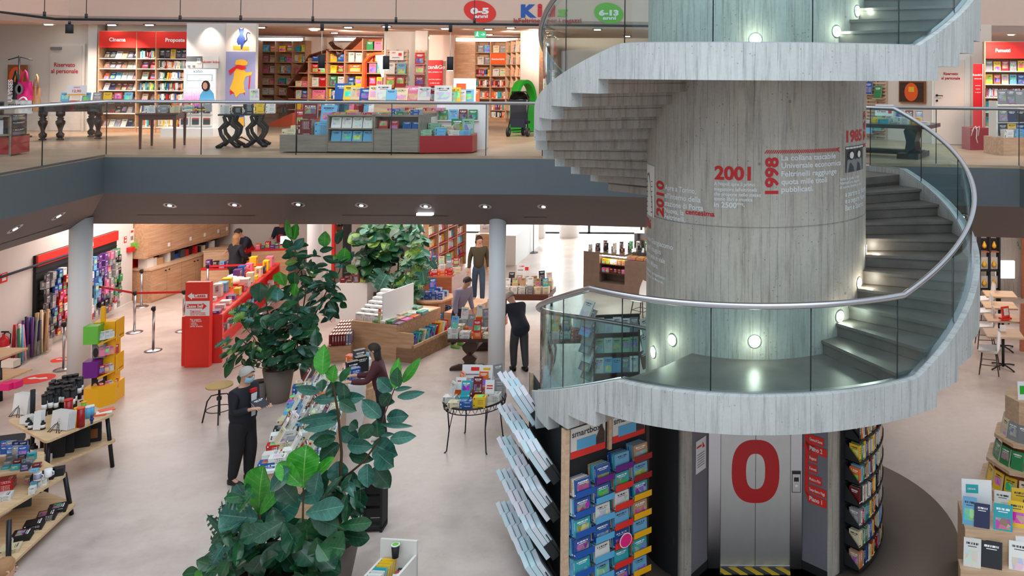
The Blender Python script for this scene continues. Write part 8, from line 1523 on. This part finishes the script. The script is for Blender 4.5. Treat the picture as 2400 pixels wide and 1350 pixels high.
plant('monstera', 'monstera with big split leaves in a grey pot in front of the concrete column', (958, 768), [(.3, .6, (0, 0, 0))], [([(1580, 600, 0), (1520, 290, 0)], .04), ([(1560, 600, 0), (1680, 400, 0), (1700, 340, 0)], .012), ([(1540, 600, 0), (1420, 470, -.2)], .012)],
      [(1430, 440, 1350, 570, 170, 'm', 3, -.4), (1540, 510, 1530, 620, 110, 'm', 1, -.3), (1690, 420, 1700, 530, 100, 'm', 3, -.3), (1750, 340, 1790, 410, 70, 'm', 3, -.2), (1600, 250, 1670, 300, 110, 'm', 4, -.3), (1560, 350, 1580, 400, 80, 'r', 1, -.3)],
      [(1560, 600, 110, 110, 30, .34, 'm', [1, 1, 3, 4], -.4), (1640, 430, 100, 150, 30, .3, 'm', [1, 3, 4], -.3), (1480, 520, 90, 110, 22, .3, 'r', [0, 1], -.4), (1660, 260, 60, 170, 26, .34, 'r', [0, 1, 3], -.3)], at(958, 768).y, c1)
YC = 10.2
PCb = (at(760, 1400).x, YC, 0)
plant('rubber_plant', 'big rubber plant with two tall stems in the foreground before the book table', PCb, [(.3, .55, (0, .1, 0))], [([(905, 1450, .0), (900, 900, 0), (910, 640, 0), (890, 420, 0), (860, 230, 0), (815, 180, 0)], .02), ([(905, 800, 0), (1040, 690, 0), (1130, 560, 0), (1150, 440, 0), (1215, 270, 0)], .014)],
      [(800, 190, 800, 25, 85, 'r', 2), (855, 235, 862, 138, 75, 'r', 2), (890, 310, 850, 235, 90, 'r', 0), (900, 230, 955, 150, 42, 'r', 1), (790, 285, 635, 275, 50, 'r', 3), (880, 330, 740, 335, 52, 'r', 3), (900, 335, 1028, 322, 62, 'r', 3), (900, 345, 985, 400, 62, 'r', 0), (905, 415, 808, 470, 78, 'r', 3), (890, 425, 638, 468, 50, 'r', 3), (880, 470, 680, 505, 55, 'r', 3), (880, 530, 715, 560, 52, 'r', 3), (875, 555, 735, 590, 62, 'r', 0), (905, 500, 1003, 575, 84, 'r', 3), (895, 590, 772, 690, 88, 'r', 0), (890, 690, 890, 832, 98, 'r', 3), (945, 595, 1080, 610, 74, 'r', 3), (955, 650, 1080, 685, 62, 'r', 0), (1090, 480, 1005, 560, 74, 'r', 0),
       (1215, 270, 1228, 104, 60, 'r', 2), (1235, 262, 1222, 155, 74, 'r', 1), (1262, 235, 1352, 106, 48, 'r', 2), (1200, 285, 1110, 212, 72, 'r', 3), (1190, 300, 1135, 375, 72, 'r', 0), (1232, 320, 1378, 298, 42, 'r', 3), (1215, 350, 1132, 344, 34, 'r', 3), (1215, 280, 1302, 264, 24, 'r', 3), (1135, 435, 1022, 340, 78, 'r', 3), (1170, 440, 1288, 432, 78, 'r', 3), (1140, 478, 1312, 492, 28, 'r', 3), (1190, 562, 1324, 545, 62, 'r', 3), (1120, 540, 1205, 532, 24, 'r', 3), (1120, 550, 1108, 455, 80, 'r', 0), (1090, 590, 1218, 660, 118, 'r', 3), (1115, 640, 1200, 730, 110, 'r', 3), (1060, 705, 1050, 845, 92, 'r', 3), (1095, 725, 1185, 848, 94, 'r', 0), (975, 750, 972, 898, 96, 'r', 3), (1020, 850, 1012, 968, 84, 'r', 0), (925, 895, 1012, 1002, 60, 'r', 0), (820, 830, 800, 970, 92, 'r', 0), (880, 860, 900, 990, 90, 'r', 0), (770, 770, 790, 900, 80, 'r', 0), (960, 470, 1000, 500, 60, 'r', 0), (930, 360, 920, 250, 60, 'r', 0), (800, 220, 790, 290, 60, 'r', 0)],
      [(900, 900, 130, 150, 34, .24, 'r', [0, 0, 3], -.5), (860, 1060, 130, 110, 26, .24, 'r', [0, 0, 1], -.5)], YC, c2)
plant('potted_fig', 'fiddle-leaf fig with very broad glossy leaves in the bottom foreground', (PCb[0]-.4, YC-.35, 0), [(.3, .5, (0, 0, 0))], [([(690, 1480, 0), (685, 1150, 0), (690, 840, 0)], .018), ([(560, 1480, 0), (470, 1200, 0), (436, 990, 0)], .016), ([(790, 1450, 0), (800, 1150, 0)], .02)],
      [(435, 992, 425, 738, 165, 'f', 2), (440, 995, 542, 848, 60, 'f', 2), (690, 842, 690, 614, 155, 'f', 2), (682, 832, 540, 708, 84, 'f', 2), (700, 832, 838, 672, 52, 'f', 2), (500, 860, 585, 742, 95, 'f', 3), (425, 1020, 200, 1000, 150, 'f', 3), (452, 1070, 648, 900, 130, 'f', 3), (660, 905, 792, 868, 84, 'f', 3), (705, 990, 902, 950, 100, 'f', 3), (705, 1030, 708, 1182, 190, 'f', 1), (790, 1175, 922, 1200, 150, 'f', 1), (765, 1130, 800, 1292, 120, 'f', 1), (450, 1140, 225, 1205, 72, 'f', 3), (455, 1140, 290, 1210, 60, 'f', 4), (460, 1215, 222, 1310, 110, 'f', 0), (470, 1225, 380, 1350, 110, 'f', 0), (560, 1250, 470, 1375, 150, 'f', 1), (640, 1185, 630, 1370, 150, 'f', 0), (610, 1170, 545, 1270, 90, 'f', 0), (650, 930, 555, 830, 95, 'f', 0), (780, 750, 745, 890, 95, 'f', 3), (735, 1010, 880, 1070, 100, 'f', 0), (560, 1080, 480, 980, 90, 'f', 3), (350, 880, 300, 830, 60, 'f', 3), (900, 1060, 1072, 1048, 62, 'f', 1), (900, 1110, 1052, 1140, 74, 'f', 0), (880, 1070, 1005, 1040, 40, 'f', 4), (450, 1070, 330, 1060, 80, 'f', 3), (700, 1290, 760, 1370, 90, 'f', 0)],
      [(560, 1180, 230, 160, 60, .34, 'f', [0, 0, 0, 1], -.4), (700, 1230, 180, 120, 26, .32, 'f', [0, 0, 1], -.4)], YC-.35, c2)
plant('monstera', 'split-leaved plant spreading at the lower left of the foreground fig', (PCb[0]-.9, YC-.3, 0), [(.18, .4, (0, 0, 0))], [([(420, 1450, 0), (300, 1150, 0), (260, 1050, 0)], .010), ([(380, 1450, 0), (200, 1300, 0)], .010)],
      [(340, 960, 165, 1030, 150, 'm', 3), (370, 890, 220, 900, 110, 'm', 1), (290, 1060, 125, 1180, 90, 'm', 1), (250, 1110, 122, 1000, 60, 'm', 0), (170, 1290, 75, 1262, 70, 'r', 1), (200, 1320, 105, 1330, 80, 'r', 1), (90, 1330, -10, 1345, 70, 'r', 1), (230, 1180, 150, 1300, 70, 'm', 3), (260, 1260, 200, 1370, 80, 'r', 1), (140, 1320, 60, 1380, 70, 'r', 2)],
      [(280, 1220, 110, 140, 34, .24, 'r', [0, 1, 1, 3], -.5), (310, 1000, 90, 110, 14, .26, 'm', [1, 3], -.3)], YC-.3, c2)
# strips seen between the plants at the back
for x0, x1, m, nm in ((802, 819, 'matt_black', 'wall_black_post'), (776, 782, 'signred', 'wall_red_strip'), (757, 776, 'white_wall', 'wall_pale_panel')):
    a, b_ = at(x0, 668), at(x1, 668); struct(nm, MB().b(0, b_.x-a.x, 0, .1, 0, 3.1), m, loc=a)
P = at(793, 660); o = thing('potted_plant', 'small fern in a terracotta pot on a high ledge behind the rubber plant', 'plant', (P.x, P.y, 0)); zt_ = atY(793, 542, P.y).z; MB().b(-.12, .12, -.12, .12, 0, zt_).build('ledge_post', 'offwhite', o); MB().lathe([(.07, 0), (.1, .15), (.09, .15)], (0, 0, zt_), 16).build('pot', 'terracotta', o)
L = Leaves(); [L.leaf((0, 0, zt_+.13), (.18*math.cos(i), .12*math.sin(i), zt_+.2+.05*(i % 3)), .05, 'r', 1) for i in range(14)]; L.build('foliage', o)
# ---------------------------------------------------------------- people
def skin(name, V, Ed, mat, parent, sub=2):
    bm = bmesh.new(); ly = bm.verts.layers.skin.verify(); vs = []
    for x, y, z, r in V: v = bm.verts.new((x, y, z)); v[ly].radius = (r, r) if not isinstance(r, tuple) else r; vs.append(v)
    vs[0][ly].use_root = True
    for a, b_ in Ed: bm.edges.new((vs[a], vs[b_]))
    me = bpy.data.meshes.new(name); bm.to_mesh(me); bm.free(); me.materials.append(M(mat)); o = bpy.data.objects.new(name, me); C.objects.link(o); o.parent = parent
    m = o.modifiers.new('skin', 'SKIN'); m.use_smooth_shade = True; s = o.modifiers.new('sub', 'SUBSURF'); s.levels = s.render_levels = sub; return o
def person(label, P, rz, h, lean=0, armL=None, armR=None, top='jacket_dark', legs='trouser_dark', hair='hair_dark', hairlen=0, coat=0, head=(0, 0), mask=False, stride=.0, shoes='shoe', vest=None, fat=1.0, skirt=None):
    """faces -y; arms: (elbow, wrist) offsets from the shoulder; head=(nod, turn)"""
    o = thing('person', label, 'person', P, rz); k = h/1.75; J = {}
    def up_(p):                                       # lean the upper body forward about the hips
        x, y, z = p; z -= .95; c, s = math.cos(lean), math.sin(lean); return Vector((x*k, (y*c-z*s)*k, (.95+z*c+y*s)*k))
    armL = armL or ((.05, .03, -.28), (.07, -.04, -.52)); armR = armR or ((-.05, .03, -.28), (-.07, -.04, -.52))
    pel = up_((0, 0, .96)); wa = up_((0, -.01, 1.12)); ch = up_((0, 0, 1.32)); nk = up_((0, .01, 1.47)); h0 = up_((0, -.01, 1.55)); 
    nod = lean*.4+head[0]; hd = Matrix.Rotation(head[1], 4, 'Z') @ Matrix.Rotation(nod, 4, 'X'); H = lambda x, y, z: h0+(hd @ Vector((x, y, z)))*k
    V = [(*pel, .10*k), (*wa, .09*k), (*ch, .10*k), (*nk, .058*k), (*H(0, -.01, .03), .072*k), (*H(0, .0, .10), .094*k), (*H(0, .005, .16), .08*k)]; Ed = [(0, 1), (1, 2), (2, 3), (3, 4), (4, 5), (5, 6)]
    JK = [(*up_((0, 0, .84)), .17*k*fat), (*wa, .145*k*fat), (*ch, .16*k*fat), (*up_((0, .01, 1.45)), .075*k)]; JE = [(0, 1), (1, 2), (2, 3)]
    if coat: JK[0] = (*up_((0, .01, .70)), .19*k*fat)
    hands = []
    for s, arm in ((1, armL), (-1, armR)):
        sh = up_((.18*s, 0, 1.40)); el = sh+Vector(arm[0])*k; wr_ = sh+Vector(arm[1])*k; n = len(V)
        V += [(*sh, .05*k), (*el, .036*k), (*wr_, .027*k)]; Ed += [(2, n), (n, n+1), (n+1, n+2)]
        fd = (wr_-el).normalized(); pm = wr_+fd*.05*k; V.append((*pm, .036*k)); Ed.append((n+2, n+3)); sd = fd.cross(Vector((0, 0, 1))).normalized(); hands.append(pm)
        for q in range(4):
            b0 = pm+fd*.035*k+sd*(.022*(q-1.5))*k; tl = (.038, .045, .042, .032)[q]; m_ = len(V); dn = Vector((0, 0, -.012))
            V += [(*b0, .0105*k), (*(b0+fd*tl*k+dn), .009*k), (*(b0+fd*tl*.9*k*1.8+dn*3), .008*k)]; Ed += [(n+3, m_), (m_, m_+1), (m_+1, m_+2)]
        m_ = len(V); V += [(*(pm-sd*.035*k*s+fd*.01*k), .011*k), (*(pm-sd*.055*k*s+fd*.045*k), .009*k)]; Ed += [(n+3, m_), (m_, m_+1)]
        j = len(JK); JK += [(*sh, .088*k), (*el, .062*k), (*(el.lerp(wr_, .93)), .047*k)]; JE += [(2, j), (j, j+1), (j+1, j+2)]
    TR_ = [(*pel, .135*k*fat), (*wa.lerp(pel, .3), .12*k*fat)]; TE = [(0, 1)]
    for s in (1, -1):
        st = stride*s; n = len(V); pts = [(.085*s, 0, .80), (.1*s, -.03-st*.5, .50), (.1*s, .03-st, .09), (.11*s, -.10-st, .045)]; pts = [Vector(p)*k for p in pts]
        V += [(*pts[0], .07*k), (*pts[1], .045*k), (*pts[2], .034*k), (*pts[3], .03*k)]; Ed += [(0, n), (n, n+1), (n+1, n+2), (n+2, n+3)]
        j = len(TR_); TR_ += [(*pts[0], .098*k*fat), (*pts[1], .078*k*fat), (*(pts[2]-Vector((0, 0, .035*k))), .064*k)]; TE += [(0, j), (j, j+1), (j+1, j+2)]
        mb = MB(); mb.T = TR(pts[2].x, pts[2].y, 0); mb.grid([[(.048*math.sin(u*1.047)*wd*k, y*k, max(0, .05*math.cos(u*1.047)*hh+.035*hh)*k) for u in range(7)] for y, wd, hh in ((.07, .3, .8), (.05, .9, 1.2), (0, 1, 1.35), (-.08, .95, .9), (-.15, .9, .7), (-.20, .6, .5), (-.215, .1, .1))]).build('shoe', shoes, o)
    skin('body', V, Ed, 'skin', o); skin('jacket' if coat or 'jacket' in top else 'shirt', JK, JE, top, o); skin('trousers', TR_, TE, legs, o)
    if vest: skin('vest', [(x, y, z, r*1.1) for x, y, z, r in JK[:3]], [(0, 1), (1, 2)], vest, o)
    rows = []
    for i in range(9):
        a = i/8*math.pi*.62; rows.append([tuple(H(.104*math.sin(a)*math.cos(b_)*1.0, .012+.118*math.sin(a)*math.sin(b_)*(1 if math.sin(b_) > 0 else .92), .10+.115*math.cos(a)-(.0 if math.sin(b_) > -.2 else max(0, -.0)))) for b_ in [q*math.pi/8-math.pi*.12 for q in range(11)]])
    # cap of hair, front edge above the brow
    cap = []
    for i in range(10):
        t = i/9; row = []
        for q in range(17):
            b_ = q*2*math.pi/16; fr = max(0, -math.sin(b_)); a = t*(1.85-1.15*fr); r = .112+.004*math.sin(q*5+i*3); row.append(tuple(H(r*.92*math.sin(a)*math.cos(b_), .008+r*1.08*math.sin(a)*math.sin(b_), .105+r*math.cos(a))))
        cap.append(row)
    MB().grid(cap).build('hair', hair, o)
    if hairlen: MB().grid([[tuple(H((.085+.03*math.sin(t*3))*math.cos(b_)*(1-.25*t), .03+.09*math.sin(b_)*(1-.2*t), .09-hairlen*t+.008*math.sin(q*4))) for q, b_ in enumerate([(-.3+q*3.74/10) for q in range(11)])] for t in [i/7 for i in range(8)]]).build('long_hair', hair, o)
    MB().add([tuple(H(*p)) for p in ((-.011, -.088, .075), (.011, -.088, .075), (0, -.115, .07), (0, -.088, .115))], [(0, 1, 2), (0, 2, 3), (2, 1, 3)]).build('nose', 'skin', o)
    for s in (-1, 1): MB().lathe([(.002, -.003), (.012, 0), (.002, .003)], tuple(H(.033*s, -.082, .112)), 8).build('eye', 'hair_dark', o); MB().cyl(H(.088*s, .01, .10), H(.100*s, .015, .10), .024, .02, 10).build('ear', 'skin', o)
    MB().cyl(H(-.022, -.083, .045), H(.022, -.083, .045), .005, n=6).build('mouth', 'red', o)
    if mask: MB().grid([[tuple(H(.086*math.sin(b_), -.014-.098*math.cos(b_)-.012*math.sin(t*3.1), .02+.085*t)) for b_ in [q*.3-1.2 for q in range(9)]] for t in [i/4 for i in range(5)]]).build('face_mask', 'mask', o)
    return o, hands, H
o, hands, H = person('person in a dark jacket and face mask reading a book by the long table', at(566, 1130), R_(74), 1.73, .06, ((.02, -.02, -.28), (-.05, -.26, -.24)), ((-.02, -.02, -.28), (.05, -.26, -.22)), hair='hair_grey', head=(.35, 0), mask=True, fat=1.32, stride=.05)
MB().add([tuple(Vector((x*.06, -.205-.01*(z > 1.2), z))) for x, z in ((-.6, 1.02), (.6, 1.02), (.9, 1.36), (-.9, 1.36))], [(0, 1, 2, 3)]).build('shirt_front', 'letter_white', o, fix=False); MB().box((0, -.20, 1.40), (.10, .04, .05)).build('bow_tie', 'red', o)
hm = (hands[0]+hands[1])/2; bk = item('open_book', o.matrix_basis @ TR(*(hm+Vector((-.10, -.06, -.0)))) @ RX(-.9), (.22, .03, .17), lin((52, 52, 58))+(1,), 'dark grey book held open by the masked person in the dark jacket', 'book')
person('person in a dark plaid jacket and face mask leaning over books', at(895, 1036), R_(-70), 1.66, .22, ((.03, -.14, -.24), (.0, -.42, -.22)), ((-.03, -.10, -.26), (-.02, -.36, -.24)), top='plaid', legs='jacket_dark', hairlen=.28, head=(.1, 0), mask=True, shoes='offwhite')
person('person in an olive jacket and jeans walking towards the camera', at(1121, 706), R_(18), 1.76, .03, top='olive', legs='jeans', hairlen=.12, head=(.25, .3), stride=.12)
person('person in a dark navy coat bending away right of the white column', at(1217, 868), R_(215), 1.74, .85, ((.05, -.12, -.26), (.02, -.34, -.30)), ((-.05, -.12, -.26), (-.02, -.30, -.36)), top='navy', coat=1, legs='darkgrey', hair='hair_grey', head=(.5, .3), fat=1.15, stride=.08)
person('person in a long black coat standing at the checkout desk', at(549, 694), R_(160), 1.68, .08, ((.05, -.10, -.25), (.02, -.30, -.22)), ((-.05, -.05, -.27), (-.03, -.22, -.34)), top='jacket_dark', coat=1, hair='hair_blond', hairlen=.24, fat=1.1)
person('shop assistant in a red vest bending over the checkout desk', at(584, 664), R_(-20), 1.74, .55, ((.04, -.14, -.22), (.02, -.34, -.30)), ((-.04, -.14, -.22), (-.02, -.34, -.30)), top='navy', vest='red', hair='hair_dark', head=(.4, 0))
person('shop assistant in a red vest behind the farther till', at(661, 640), R_(10), 1.70, .15, ((.03, -.12, -.24), (.0, -.32, -.22)), ((-.03, -.12, -.24), (-.0, -.32, -.22)), top='navy', vest='red', hair='hair_dark', head=(.3, 0))
person('person in a grey-lilac top and navy trousers beside the dark trestle table', at(1072, 812), R_(60), 1.66, .45, top='lilac_top', legs='navy', hair='hair_dark', shoes='green', head=(.4, 0))
Pn = at(18, 1316, 1.66); person('person in a red plaid coat, only head and shoulder at the bottom left corner', (Pn.x-.08, Pn.y, 0), R_(150), 1.66, .05, top='plaid_red', coat=1, hair='hair_blond', fat=1.15)
